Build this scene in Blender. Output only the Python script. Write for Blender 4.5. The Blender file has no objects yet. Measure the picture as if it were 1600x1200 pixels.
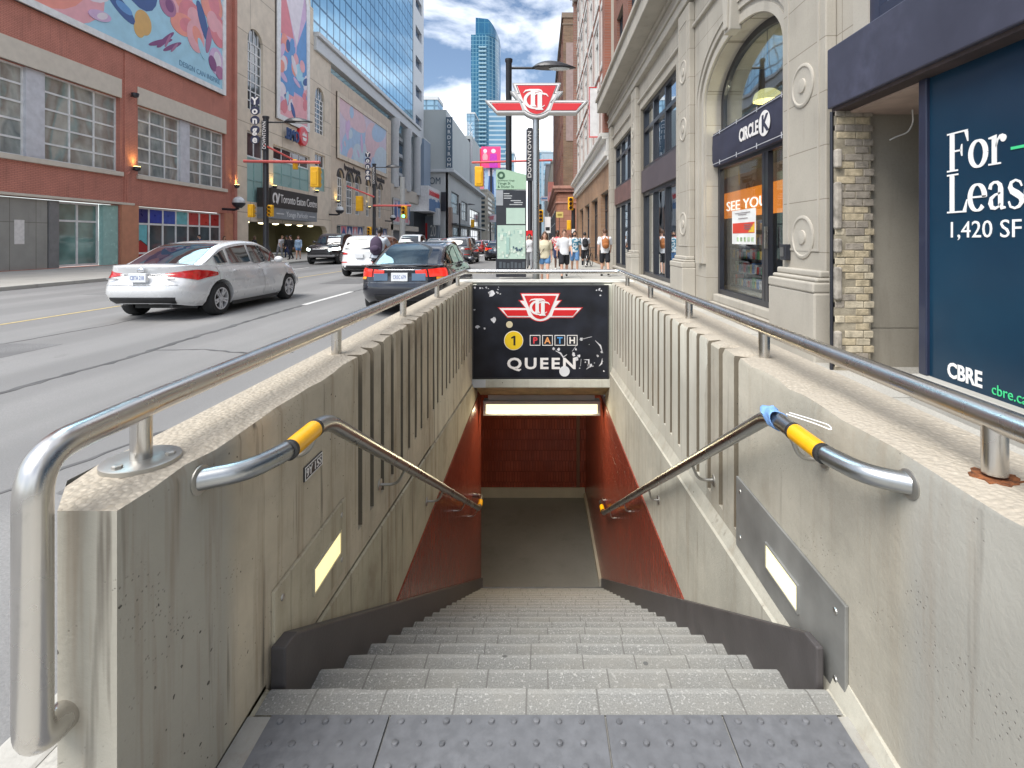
import bpy, bmesh, math, random
from mathutils import Vector, Matrix
from mathutils.geometry import tessellate_polygon
S = bpy.context.scene
COL = S.collection
PI = math.pi
R = math.radians
rnd = random.Random(11)
CAMZ = 1.385            # eye height above the pavement
ROAD = -0.12            # road surface below the pavement

# ------------------------------------------------------------------ materials
class G:
    def __init__(s, name):
        s.m = bpy.data.materials.new(name); s.m.use_nodes = True
        s.t = s.m.node_tree; s.b = s.t.nodes['Principled BSDF']
    def n(s, typ, inp=None, **props):
        x = s.t.nodes.new(typ)
        for k, v in props.items(): setattr(x, k, v)
        for k, v in (inp or {}).items(): s.set(x.inputs[k], v)
        return x
    def set(s, sock, v):
        if isinstance(v, bpy.types.NodeSocket): s.t.links.new(v, sock)
        elif isinstance(v, (tuple, list)) and len(v) == 3 and sock.type == 'RGBA': sock.default_value = (*v, 1)
        else: sock.default_value = v
    def P(s, **k):
        names = dict(col='Base Color', rough='Roughness', metal='Metallic', spec='Specular IOR Level', coat='Coat Weight',
                     crough='Coat Roughness', nrm='Normal', ecol='Emission Color', estr='Emission Strength', alpha='Alpha')
        for a, v in k.items(): s.set(s.b.inputs[names[a]], v)
    def pos(s): return s.n('ShaderNodeNewGeometry').outputs['Position']
    def obj(s): return s.n('ShaderNodeTexCoord').outputs['Object']
    def noise(s, vec, scale, detail=4, rough=.55, dist=0):
        return s.n('ShaderNodeTexNoise', {'Vector': vec, 'Scale': scale, 'Detail': detail, 'Roughness': rough, 'Distortion': dist}).outputs['Fac']
    def ramp(s, fac, a, b, ca=(0, 0, 0), cb=(1, 1, 1)):
        r = s.n('ShaderNodeValToRGB', {'Fac': fac}); e = r.color_ramp.elements
        e[0].position = a; e[1].position = b; e[0].color = (*ca, 1); e[1].color = (*cb, 1)
        return r.outputs['Color']
    def mix(s, fac, a, b, mode='MIX'):
        x = s.n('ShaderNodeMix', data_type='RGBA', blend_type=mode)
        s.set(x.inputs[0], fac); s.set(x.inputs[6], a); s.set(x.inputs[7], b)
        return x.outputs[2]
    def math(s, op, a, b=0.0, c=None):
        x = s.n('ShaderNodeMath', operation=op); s.set(x.inputs[0], a); s.set(x.inputs[1], b)
        if c is not None: s.set(x.inputs[2], c)
        return x.outputs[0]
    def map(s, vec, scale=(1, 1, 1), loc=(0, 0, 0)):
        return s.n('ShaderNodeMapping', {'Vector': vec, 'Scale': scale, 'Location': loc}).outputs['Vector']
    def sep(s, vec):
        return s.n('ShaderNodeSeparateXYZ', {'Vector': vec}).outputs
    def comb(s, a, b, c=0.0):
        return s.n('ShaderNodeCombineXYZ', {'X': a, 'Y': b, 'Z': c}).outputs[0]
    def bump(s, h, strength=.3, dist=.01, nrm=None):
        x = s.n('ShaderNodeBump', {'Height': h, 'Strength': strength, 'Distance': dist})
        if nrm is not None: s.set(x.inputs['Normal'], nrm)
        return x.outputs['Normal']

def sc(c, k): return tuple(min(1, max(0, v * k)) for v in c)
_mc = {}
def mat(name, col, rough=.6, metal=0, var=.12, scale=3, bump=0, bscale=60, coat=0, spec=.5, emit=0, ecol=None, fine=0):
    if name in _mc: return _mc[name]
    g = G(name); v = g.obj()
    n1 = g.noise(v, scale, 5)
    c = g.ramp(n1, .3, .7, sc(col, 1 - var), sc(col, 1 + var))
    if fine: c = g.mix(g.ramp(g.noise(v, bscale, 3), .35, .65), sc(col, 1 - fine), c)
    g.P(col=c, rough=g.math('MULTIPLY_ADD', n1, .2, max(.02, rough - .1)), metal=metal, spec=spec, coat=coat, crough=.05)
    if bump: g.P(nrm=g.bump(g.noise(v, bscale, 4), bump, .01))
    if emit: g.P(ecol=ecol or col, estr=emit)
    _mc[name] = g.m
    return g.m

def glass(name, tint=(.75, .82, .82), body=(.02, .025, .03), clear=.8, k=2.6):
    """pane: mirror part by fresnel, the rest seen through with a tint"""
    if name in _mc: return _mc[name]
    g = G(name)
    fr = g.math('MULTIPLY_ADD', g.math('POWER', g.n('ShaderNodeLayerWeight', {'Blend': .5}).outputs['Facing'], 5.0), .96, .04)
    wob = g.bump(g.noise(g.pos(), .9, 1), .12, .05)
    tr = g.n('ShaderNodeBsdfTransparent', {'Color': (*tint, 1)})
    gl = g.n('ShaderNodeBsdfGlossy', {'Color': (.9, .95, 1, 1), 'Roughness': .015, 'Normal': wob})
    df = g.n('ShaderNodeBsdfDiffuse', {'Color': (*body, 1)})
    m1 = g.n('ShaderNodeMixShader', {0: clear, 1: df.outputs[0], 2: tr.outputs[0]})
    m2 = g.n('ShaderNodeMixShader', {0: g.math('MINIMUM', g.math('MULTIPLY_ADD', fr, k, .02), 1.0), 1: m1.outputs[0], 2: gl.outputs[0]})
    g.t.links.new(m2.outputs[0], g.t.nodes['Material Output'].inputs['Surface'])
    _mc[name] = g.m
    return g.m

def pane_mat(name, col=(.03, .04, .05), rough=.04, refl=.6, var=.5, scale=.5):
    """opaque reflecting window for buildings further off"""
    if name in _mc: return _mc[name]
    g = G(name); p = g.pos()
    c = g.ramp(g.noise(p, scale, 3), .35, .65, sc(col, 1 - var), sc(col, 1 + var))
    g.P(col=c, rough=rough, spec=refl, coat=.5, nrm=g.bump(g.noise(p, .5, 1), .15, .1))
    _mc[name] = g.m
    return g.m

def bricks(name, c1, c2, mortar, axis='yz', bw=.22, bh=.075, ms=.012, rough=.85, bump=.5, offset=.5, var=.25):
    if name in _mc: return _mc[name]
    g = G(name); p = g.pos(); s = g.sep(p); ax = 'xyz'
    v = g.comb(s[ax.index(axis[0])], s[ax.index(axis[1])])
    b = g.n('ShaderNodeTexBrick', {'Vector': v, 'Color1': (*c1, 1), 'Color2': (*c2, 1), 'Mortar': (*mortar, 1), 'Scale': 1.0, 'Mortar Size': ms,
                                   'Brick Width': bw, 'Row Height': bh, 'Bias': 0.0, 'Mortar Smooth': .3}, offset=offset)
    big = g.ramp(g.noise(p, .5, 6), .3, .7, (1 - var,) * 3, (1 + var * .5,) * 3)
    c = g.mix(1.0, b.outputs['Color'], big, 'MULTIPLY')
    h = g.math('SUBTRACT', g.math('MULTIPLY', g.noise(p, 60, 3), .4), b.outputs['Fac'])
    g.P(col=c, rough=rough, nrm=g.bump(h, bump, .01))
    _mc[name] = g.m
    return g.m

def stone(name, col, stain=(.22, .2, .17), amt=.35, joint=None, axis='yz', bump=.25, rough=.85, streak=.5):
    """cut stone or precast: mottled, streaked by rain, optional block joints (width, height)"""
    if name in _mc: return _mc[name]
    g = G(name); p = g.pos()
    c = g.ramp(g.noise(p, 1.3, 6), .25, .75, sc(col, .86), sc(col, 1.1))
    st = g.ramp(g.noise(g.map(p, (2.2, 2.2, .25)), 1.6, 5, .65), .55, .8)
    c = g.mix(g.math('MULTIPLY', st, amt * streak * 2), c, stain)
    c = g.mix(g.math('MULTIPLY', g.ramp(g.noise(p, 45, 3), .5, .75), .22), c, sc(col, .6))
    h = g.noise(p, 50, 5)
    if joint:
        s = g.sep(p); ax = 'xyz'
        b = g.n('ShaderNodeTexBrick', {'Vector': g.comb(s[ax.index(axis[0])], s[ax.index(axis[1])]), 'Color1': (1, 1, 1, 1), 'Color2': (.93, .93, .93, 1),
                'Mortar': (.55, .53, .5, 1), 'Scale': 1.0, 'Mortar Size': joint[2] if len(joint) > 2 else .012, 'Brick Width': joint[0], 'Row Height': joint[1]}, offset=joint[3] if len(joint) > 3 else 0)
        c = g.mix(1.0, c, b.outputs['Color'], 'MULTIPLY')
        h = g.math('SUBTRACT', g.math('MULTIPLY', h, .3), b.outputs['Fac'])
    g.P(col=c, rough=rough, nrm=g.bump(h, bump, .01))
    _mc[name] = g.m
    return g.m

# ------------------------------------------------------------------ mesh builder
def wloc(o):
    v = Vector((0, 0, 0))
    while o is not None:
        v = v + o.location; o = o.parent
    return v

class MB:
    def __init__(s): s.v = []; s.f = []; s.mi = []; s.m = 0
    def add(s, vs, fs):
        o = len(s.v); s.v += [tuple(v) for v in vs]
        for f in fs: s.f.append(tuple(i + o for i in f)); s.mi.append(s.m)
        return s
    def box(s, x0, x1, y0, y1, z0, z1):
        return s.add([(x, y, z) for x in (x0, x1) for y in (y0, y1) for z in (z0, z1)],
                     [(0, 1, 3, 2), (4, 6, 7, 5), (0, 4, 5, 1), (2, 3, 7, 6), (0, 2, 6, 4), (1, 5, 7, 3)])
    def fbox(s, fn, u0, u1, v0, v1, w0, w1):
        return s.add([fn(u, v, w) for u in (u0, u1) for v in (v0, v1) for w in (w0, w1)],
                     [(0, 1, 3, 2), (4, 6, 7, 5), (0, 4, 5, 1), (2, 3, 7, 6), (0, 2, 6, 4), (1, 5, 7, 3)])
    def quad(s, a, b, c, d): return s.add([a, b, c, d], [(0, 1, 2, 3)])
    def prism(s, poly, fn, w0, w1, back=True):
        n = len(poly)
        tri = tessellate_polygon([[Vector((u, v, 0)) for u, v in poly]])
        vs = [fn(u, v, w1) for u, v in poly] + [fn(u, v, w0) for u, v in poly]
        fs = [tuple(t) for t in tri] + ([tuple(i + n for i in reversed(t)) for t in tri] if back else [])
        fs += [(i, (i + 1) % n, (i + 1) % n + n, i + n) for i in range(n)]
        return s.add(vs, fs)
    def tube(s, path, r, seg=12, cap=True, closed=False):
        P = [Vector(p) for p in path]; n = len(P)
        rr = r if isinstance(r, (list, tuple)) else [r] * n
        up = None; vs = []
        for i in range(n):
            a = P[i - 1] if i or closed else P[0]; b = P[(i + 1) % n] if i < n - 1 or closed else P[-1]
            t = (b - a).normalized()
            if up is None:
                up = t.orthogonal().normalized()
            up = (up - t * up.dot(t))
            up = up.normalized() if up.length > 1e-6 else t.orthogonal().normalized()
            w = t.cross(up)
            for k in range(seg):
                an = 2 * PI * k / seg
                vs.append(P[i] + (up * math.cos(an) + w * math.sin(an)) * rr[i])
        fs = []
        for i in range(n if closed else n - 1):
            j = (i + 1) % n
            for k in range(seg):
                fs.append((i * seg + k, i * seg + (k + 1) % seg, j * seg + (k + 1) % seg, j * seg + k))
        if cap and not closed:
            fs.append(tuple(reversed(range(seg)))); fs.append(tuple((n - 1) * seg + k for k in range(seg)))
        return s.add(vs, fs)
    def lathe(s, prof, c=(0, 0, 0), ax=(0, 0, 1), seg=24, caps=True):
        A = Vector(ax).normalized(); U = A.orthogonal().normalized(); W = A.cross(U); C = Vector(c)
        vs = [C + A * h + (U * math.cos(2 * PI * k / seg) + W * math.sin(2 * PI * k / seg)) * r for r, h in prof for k in range(seg)]
        n = len(prof)
        fs = [(i * seg + k, i * seg + (k + 1) % seg, (i + 1) * seg + (k + 1) % seg, (i + 1) * seg + k) for i in range(n - 1) for k in range(seg)]
        if caps: fs += [tuple(reversed(range(seg))), tuple((n - 1) * seg + k for k in range(seg))]
        return s.add(vs, fs)
    def ball(s, c, r, seg=12, rings=8, rot=None):
        if not isinstance(r, (tuple, list)): r = (r, r, r)
        M = rot or Matrix.Identity(3)
        vs = []
        for i in range(1, rings):
            a = PI * i / rings
            for k in range(seg):
                b = 2 * PI * k / seg
                vs.append(Vector(c) + M @ Vector((r[0] * math.sin(a) * math.cos(b), r[1] * math.sin(a) * math.sin(b), r[2] * math.cos(a))))
        t = len(vs); vs += [Vector(c) + M @ Vector((0, 0, r[2])), Vector(c) + M @ Vector((0, 0, -r[2]))]
        fs = [(i * seg + k, (i + 1) * seg + k, (i + 1) * seg + (k + 1) % seg, i * seg + (k + 1) % seg) for i in range(rings - 2) for k in range(seg)]
        fs += [(t, k, (k + 1) % seg) for k in range(seg)] + [(t + 1, (rings - 2) * seg + (k + 1) % seg, (rings - 2) * seg + k) for k in range(seg)]
        return s.add(vs, fs)
    def grid(s, rows):
        n, m = len(rows), len(rows[0])
        return s.add([p for r in rows for p in r], [(i * m + j, i * m + j + 1, (i + 1) * m + j + 1, (i + 1) * m + j) for i in range(n - 1) for j in range(m - 1)])
    def wall(s, outer, holes, fn, depth, back=True):
        """flat wall with real openings: outer and holes are (u, v) loops; thickness goes inward"""
        loops = [outer] + holes
        tri = tessellate_polygon([[Vector((u, v, 0)) for u, v in l] for l in loops])
        flat = [p for l in loops for p in l]; n = len(flat)
        vs = [fn(u, v, 0) for u, v in flat] + [fn(u, v, -depth) for u, v in flat]
        fs = [tuple(t) for t in tri] + ([tuple(i + n for i in t) for t in tri] if back else [])
        o = 0
        for l in loops:
            k = len(l); fs += [(o + i, o + (i + 1) % k, o + (i + 1) % k + n, o + i + n) for i in range(k)]; o += k
        return s.add(vs, fs)
    def build(s, name, m, parent=None, smooth=False, bevel=0, fix=True, seg=2):
        me = bpy.data.meshes.new(name)
        off = wloc(parent) if parent else Vector((0, 0, 0))
        me.from_pydata([Vector(v) - off for v in s.v], [], s.f)
        ms = m if isinstance(m, (list, tuple)) else [m]
        for x in ms: me.materials.append(x)
        if len(ms) > 1: me.polygons.foreach_set('material_index', s.mi)
        if fix:
            b = bmesh.new(); b.from_mesh(me); bmesh.ops.recalc_face_normals(b, faces=b.faces); b.to_mesh(me); b.free()
        if smooth:
            me.polygons.foreach_set('use_smooth', [True] * len(me.polygons))
            me.set_sharp_from_angle(angle=R(smooth if smooth is not True else 40))
        me.update()
        o = bpy.data.objects.new(name, me); COL.objects.link(o)
        if parent: o.parent = parent
        if bevel:
            bv = o.modifiers.new('edge', 'BEVEL'); bv.width = bevel; bv.segments = seg; bv.limit_method = 'ANGLE'; bv.angle_limit = R(50)
        return o

def tag(o, label=None, cat=None, group=None, kind=None):
    if label: o['label'] = label
    if cat: o['category'] = cat
    if group: o['group'] = group
    if kind: o['kind'] = kind
    return o
def thing(name, label, cat, loc=(0, 0, 0), group=None):
    o = bpy.data.objects.new(name, None); COL.objects.link(o); o.location = loc; o.empty_display_size = .3
    return tag(o, label, cat, group)
def struct(o): return tag(o, kind='structure')
def dup(o, parent=None, loc=None, rz=None, label=None):
    c = o.copy(); COL.objects.link(c)
    if parent is not None: c.parent = parent
    if loc is not None: c.location = loc
    if rz is not None: c.rotation_euler = (0, 0, rz)
    if label: c['label'] = label
    for ch in list(o.children): dup(ch, c)
    return c

def fillet(pts, r, n=6):
    out = [Vector(pts[0])]
    for i in range(1, len(pts) - 1):
        a, b, c = (Vector(pts[k]) for k in (i - 1, i, i + 1))
        d1 = (a - b); d2 = (c - b); q = min(r, d1.length * .49, d2.length * .49)
        p0 = b + d1.normalized() * q; p1 = b + d2.normalized() * q
        for k in range(n + 1):
            t = k / n; out.append(p0 * (1 - t) ** 2 + b * 2 * t * (1 - t) + p1 * t * t)
    out.append(Vector(pts[-1]))
    return out

def apply_mods(o):
    dg = bpy.context.evaluated_depsgraph_get(); dg.update()
    me = bpy.data.meshes.new_from_object(o.evaluated_get(dg))
    o.modifiers.clear(); o.data = me
    return o

def text(name, s, org, right, up, h, m, parent, depth=.004, align='LEFT', fit=None, space=1.0, bold=0):
    cu = bpy.data.curves.new('t', 'FONT'); cu.body = s; cu.align_x = align; cu.space_character = space; cu.resolution_u = 3
    cu.offset = bold
    t = bpy.data.objects.new('t', cu); COL.objects.link(t)
    dg = bpy.context.evaluated_depsgraph_get(); dg.update()
    me = bpy.data.meshes.new_from_object(t.evaluated_get(dg))
    bpy.data.objects.remove(t)
    r = Vector(right).normalized(); u = Vector(up).normalized(); nrm = r.cross(u)
    k = h / .69                                   # built-in font: capitals are about 0.69 of the size
    xs = [v.co.x for v in me.vertices]; kx = k
    if fit: kx = fit / (max(xs) - min(xs))
    O = Vector(org)
    front = [O + r * v.co.x * kx + u * v.co.y * k + nrm * depth for v in me.vertices]
    backv = [O + r * v.co.x * kx + u * v.co.y * k for v in me.vertices]
    n = len(front); b = MB(); fs = [tuple(p.vertices) for p in me.polygons]
    cnt = {}
    for f in fs:
        for i in range(len(f)):
            e = (f[i], f[(i + 1) % len(f)]); cnt[tuple(sorted(e))] = cnt.get(tuple(sorted(e)), []) + [e]
    fs2 = list(fs) + [(e[0][1], e[0][0], e[0][0] + n, e[0][1] + n) for e in cnt.values() if len(e) == 1]
    b.add(front + backv, fs2)
    bpy.data.meshes.remove(me)
    return b.build(name, m, parent, fix=False)

def ell(cx, cy, rx, ry, rot=0, n=20, a0=0, a1=2 * PI):
    c, s_ = math.cos(rot), math.sin(rot); out = []
    full = abs(a1 - a0 - 2 * PI) < 1e-6
    for i in range(n if full else n + 1):
        a = a0 + (a1 - a0) * i / n; x, y = rx * math.cos(a), ry * math.sin(a)
        out.append((cx + x * c - y * s_, cy + x * s_ + y * c))
    return out
def stroke(b, pts, w, fn, w0, w1):
    """ribbon of varying width along a 2-D polyline, as a thin solid"""
    n = len(pts); ww = w if isinstance(w, (list, tuple)) else [w] * n; L = []; Q = []
    for i in range(n):
        a = pts[max(0, i - 1)]; c = pts[min(n - 1, i + 1)]
        dx, dy = c[0] - a[0], c[1] - a[1]; l = math.hypot(dx, dy) or 1
        nx, ny = -dy / l * ww[i] / 2, dx / l * ww[i] / 2
        L.append((pts[i][0] + nx, pts[i][1] + ny)); Q.append((pts[i][0] - nx, pts[i][1] - ny))
    vs = [fn(*p, w1) for p in L] + [fn(*p, w1) for p in Q] + [fn(*p, w0) for p in L] + [fn(*p, w0) for p in Q]
    fs = []
    for i in range(n - 1):
        fs += [(i, i + 1, n + i + 1, n + i), (i, 2 * n + i, 2 * n + i + 1, i + 1), (n + i, n + i + 1, 3 * n + i + 1, 3 * n + i)]
    fs += [(0, n, 3 * n, 2 * n), (n - 1, 2 * n - 1, 4 * n - 1, 3 * n - 1)]
    return b.add(vs, fs)

XL = -23.5               # front plane of the shops across the street
def FL(u, v, w, X=XL): return (X + w, u, v)
XR = 3.4                 # stone front on this side
def FR(u, v, w, X=XR): return (X - w, u, v)
def FF(y): return lambda u, v, w: (u, y - w, v)
def at(x, y, X):         # sight line through a photo point met with a front plane X: (distance, height)
    d = X * 800 / (x - 843); return d, CAMZ + (375 - y) * d / 800
def rect(u0, u1, v0, v1): return [(u0, v0), (u1, v0), (u1, v1), (u0, v1)]

def window(parent, fn, u0, u1, v0, v1, us, vs, rec, fm, gm, fw=.05, fd=.06, name='window', rowfrac=None):
    """frame with glazing bars; the pane is its child. us, vs: number of columns and rows (or lists of positions)"""
    U = us if isinstance(us, list) else [u0 + (u1 - u0) * i / us for i in range(1, us)]
    V = vs if isinstance(vs, list) else [v0 + (v1 - v0) * i / vs for i in range(1, vs)]
    b = MB(); h = fw / 2
    b.fbox(fn, u0, u0 + fw, v0, v1, -rec, -rec + fd); b.fbox(fn, u1 - fw, u1, v0, v1, -rec, -rec + fd)
    b.fbox(fn, u0 + fw, u1 - fw, v0, v0 + fw, -rec, -rec + fd - .003); b.fbox(fn, u0 + fw, u1 - fw, v1 - fw, v1, -rec, -rec + fd - .003)
    for u in U: b.fbox(fn, u - h, u + h, v0 + fw, v1 - fw, -rec, -rec + fd - .006)
    for v in V: b.fbox(fn, u0 + fw, u1 - fw, v - h, v + h, -rec, -rec + fd - .01)
    f = b.build(name, fm, parent)
    MB().fbox(fn, u0 + fw * .5, u1 - fw * .5, v0 + fw * .5, v1 - fw * .5, -rec - .012, -rec + .012).build('pane', gm, f)
    return f
# ================================================================== the stairwell
STEEL = None
def steel(name, rough=.28, tint=(.62, .6, .57)):
    g = G(name); p = g.obj()
    n = g.noise(p, 6, 4); f = g.noise(g.map(p, (1, 1, .08)), 120, 2)
    c = g.mix(g.ramp(g.noise(p, 14, 5, .7), .55, .75), tint, sc(tint, .84))
    g.P(col=c, metal=1.0, rough=g.math('MULTIPLY_ADD', n, .3, rough - .1), nrm=g.bump(f, .05, .002))
    return g.m
M_STEEL = steel('brushed_steel', .22)
M_STEELD = steel('handrail_steel', .25, (.42, .43, .43))
M_STEEL2 = steel('dull_steel', .42, (.5, .49, .46))

def concrete(name, base, paint=None, py=None, grey=None, gy=None, dark=(.1, .085, .065), streak=.5):
    """cast concrete with pits and rain streaks; painted beyond distance py, grey-washed before gy"""
    g = G(name); p = g.pos(); s = g.sep(p)
    c = g.ramp(g.noise(p, 1.6, 7, .65), .25, .75, sc(base, .66), sc(base, 1.2))
    c = g.mix(g.math('MULTIPLY', g.ramp(g.noise(p, 6, 5, .7), .5, .8), .4), c, sc(base, .6))
    if paint:
        edge = g.math('ADD', s[1], g.math('MULTIPLY', g.noise(p, 5, 3), .16))
        pc = g.ramp(g.noise(p, 2.5, 5), .3, .7, sc(paint, .88), sc(paint, 1.06))
        c = g.mix(g.ramp(edge, 0, 1, (0, 0, 0), (1, 1, 1)) if False else g.math('GREATER_THAN', edge, py + .08), c, pc)
    if grey:
        e2 = g.math('ADD', s[1], g.math('MULTIPLY', g.noise(p, 3, 3), .05))
        gc = g.ramp(g.noise(p, 2, 5), .3, .7, sc(grey, .85), sc(grey, 1.08))
        c = g.mix(g.n('ShaderNodeMapRange', {'Value': e2, 'From Min': gy - .02, 'From Max': gy + .05, 'To Min': .85, 'To Max': 0}).outputs[0], c, gc)
    st = g.ramp(g.noise(g.map(p, (9, 9, .55)), 1.0, 4, .7), .52, .78)
    c = g.mix(g.math('MULTIPLY', st, streak), c, (.19, .12, .06))
    blot = g.ramp(g.noise(g.map(p, (1, 1, .8), (7, 2, 4)), 2.3, 6, .62), .56, .74)
    c = g.mix(g.math('MULTIPLY', blot, streak * .8), c, (.21, .155, .095))
    dr = g.ramp(g.noise(g.map(p, (16, 16, .9), (3, 1, 2)), 1.0, 3, .6), .64, .72)
    c = g.mix(g.math('MULTIPLY', dr, streak * .9), c, dark)
    wp = g.n('ShaderNodeVectorMath', {0: p, 1: g.n('ShaderNodeVectorMath', {0: g.n('ShaderNodeTexNoise', {'Vector': p, 'Scale': 38.0, 'Detail': 2}).outputs['Color'], 1: (.022, .022, .022)}, operation='MULTIPLY').outputs[0]}, operation='ADD').outputs[0]
    vn = g.n('ShaderNodeTexVoronoi', {'Vector': wp, 'Scale': 24.0}); rn = g.sep(vn.outputs['Color'])[0]
    big_ = g.math('MULTIPLY', g.math('POWER', rn, 3.0), g.math('MULTIPLY', g.ramp(g.noise(p, 3.5, 3), .2, .7), .235))
    pit = g.math('LESS_THAN', vn.outputs['Distance'], g.math('SUBTRACT', big_, .035))
    vor2 = g.n('ShaderNodeTexVoronoi', {'Vector': p, 'Scale': 75.0}).outputs['Distance']
    pit2 = g.math('MULTIPLY', g.ramp(vor2, .1, .2, (1, 1, 1), (0, 0, 0)), g.ramp(g.noise(p, 5, 3), .54, .62))
    pits = g.math('MAXIMUM', pit, g.math('MULTIPLY', pit2, .6))
    c = g.mix(g.math('MULTIPLY', pits, .85), c, (.03, .025, .02))
    h = g.math('SUBTRACT', g.math('MULTIPLY', g.noise(p, 45, 6, .7), .5), pits)
    g.P(col=c, rough=.85, nrm=g.bump(h, .55, .008))
    return g.m
CONC = (.52, .455, .345); PAINT = (.6, .565, .45); GREYW = (.37, .355, .305)
M_CL = concrete('cast_concrete_street_side', CONC, PAINT, 4.1, GREYW, 1.42, streak=.85)
M_CR = concrete('cast_concrete_shop_side', (.415, .385, .315), (.52, .5, .425), 2.85, (.335, .325, .29), 1.30, streak=.35)
M_LL = concrete('painted_base_concrete', (.45, .41, .3), None, streak=.8)
M_LR = concrete('painted_base_concrete_shop_side', (.45, .43, .36), None, streak=.5)
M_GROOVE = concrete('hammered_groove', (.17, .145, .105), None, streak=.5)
def aggregate():
    g = G('exposed_aggregate_top'); p = g.pos()
    v = g.n('ShaderNodeTexVoronoi', {'Vector': p, 'Scale': 75.0})
    c = g.mix(g.ramp(v.outputs['Distance'], .1, .6), g.ramp(g.sep(v.outputs['Color'])[0], 0, 1, (.36, .31, .24), (.56, .5, .41)), (.36, .32, .26))
    c = g.mix(g.ramp(g.noise(p, 4, 5), .35, .7), c, (.4, .355, .29))
    g.P(col=c, rough=.9, nrm=g.bump(g.math('SUBTRACT', g.noise(p, 40, 4), v.outputs['Distance']), .5, .008))
    return g.m
M_AGG = aggregate()

HL, HR, LL, LR, ZW = -.85, .925, -.80, .885, .84
RISE, GOING, Y0, NST = .174, .28, 1.59, 20
ZF = -RISE * NST; YB = Y0 + GOING * NST
YE = 6.6                 # front of the end wall

def side_wall(name, label, sgn, xi, xo, yf, mside, chamfer, g0):
    root = thing(name, label, 'wall', (xi, yf, 0))
    rr = random.Random(5 + int(sgn))
    # plan of the fluted upper part; ribs stand between grooves
    pts = [(xi, yf)]; gro = set()
    y = yf + .1
    while y < g0 - .12: pts.append((xi, y)); y += .11
    y = g0
    while y < 6.42:
        d = .055 + rr.random() * .012
        gro.update(range(len(pts), len(pts) + 3))
        pts += [(xi, y), (xi + sgn * d, y + .008), (xi + sgn * d, y + .046), (xi, y + .056)]
        y += .165 + rr.random() * .05
        pts.append((xi, y - .07))
    pts += [(xi, YE)]
    outer = [(xo, YE), (xo, yf + (.13 if chamfer else 0))] + ([(xi + sgn * .12, yf)] if chamfer else [(xo - sgn * 0, yf)])
    if not chamfer: outer = [(xo, YE), (xo, yf)]
    b = MB(); n = len(pts)
    zb = 0.02
    top = []; bot = []
    for (x, yy) in pts:
        e_ = yy < yf + .02; top.append((x + (0 if e_ else sgn * (.003 + rr.random() * .009)), yy, ZW - (0 if e_ else rr.random() * .012))); bot.append((x, yy, zb))
    low = [(xi, p[1], zb) for p in pts]
    mid = [(p[0], p[1], .45) for p in pts]
    rws = [top, [(q_[0], q_[1], ZW - .018 - rr.random() * .014) for q_ in pts], mid, bot]
    o_ = len(b.v); b.v += [p for q in rws for p in q]
    for i in range(3):
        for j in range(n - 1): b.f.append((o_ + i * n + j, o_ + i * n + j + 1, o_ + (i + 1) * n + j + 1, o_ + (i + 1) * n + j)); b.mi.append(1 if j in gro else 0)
    b.grid([bot, low, [(xi, p[1], -.42) for p in pts]])
    # groove bottoms closed; end, outside faces
    ov = [(x, yy) for x, yy in outer]
    loop = ov + [(xi, yf)]
    prev = (xi, YE)
    for (x, yy) in loop:
        steps = 8; rows = []
        for k in range(3):
            z = (-.42, .4, ZW)[k]
            rows.append([(prev[0] + (x - prev[0]) * i / steps, prev[1] + (yy - prev[1]) * i / steps, z) for i in range(steps + 1)])
        b.grid(rows); prev = (x, yy)
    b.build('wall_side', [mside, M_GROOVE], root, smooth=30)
    t = MB(); a = [(p[0], p[1], p[2]) for p in top]
    xe = xi + sgn * .12 if chamfer else xo
    cx = lambda yy: xo if yy >= yf + .13 or not chamfer else xe + (xo - xe) * max(0, (yy - yf)) / .13
    rows = []
    for k in range(7):
        f = k / 6
        rows.append([(p[0] + (cx(p[1]) - p[0]) * f, p[1], (p[2] if k == 0 else ZW + (0 if k == 6 or p[1] < yf + .02 else .001 + (rr.random() - .5) * .006))) for p in a])
    t.grid(rows).build('wall_top', M_AGG, root, smooth=60)
    return root
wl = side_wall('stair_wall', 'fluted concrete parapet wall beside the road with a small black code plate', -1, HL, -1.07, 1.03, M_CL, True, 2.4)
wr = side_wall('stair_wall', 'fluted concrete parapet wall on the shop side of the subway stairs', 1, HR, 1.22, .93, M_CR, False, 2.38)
# battered base under each parapet, its top a sloping ledge
for xi, xw, sgn, m, root in ((-.838, HL, -1, M_LL, wl), (LR, HR, 1, M_LR, wr)):
    b = MB()
    for (y0, y1) in ((.93, Y0), (Y0, 4.0), (4.0, YE + .3)):
        z = lambda y: -.015 if y <= Y0 else -.05 - (.08 if sgn < 0 else .05) * (y - Y0)
        za, zc = (z(y0 + .001), z(y1))
        m_ = xi + sgn * .012
        pts = [(xi, y0, za), (xi, y1, zc), (m_, y1, zc + .006), (m_, y0, za + .006), (xw, y1, zc + .02 + abs(xw - m_) * 2), (xw, y0, za + .01 + (abs(xw - m_) * 2 if y0 > Y0 - .01 else 0))]
        b.add(pts + [(xi, y0, -4), (xi, y1, -4)], [(0, 1, 2, 3), (3, 2, 4, 5), (6, 7, 1, 0)])
    b.build('wall_base', m, root, fix=False)
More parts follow.
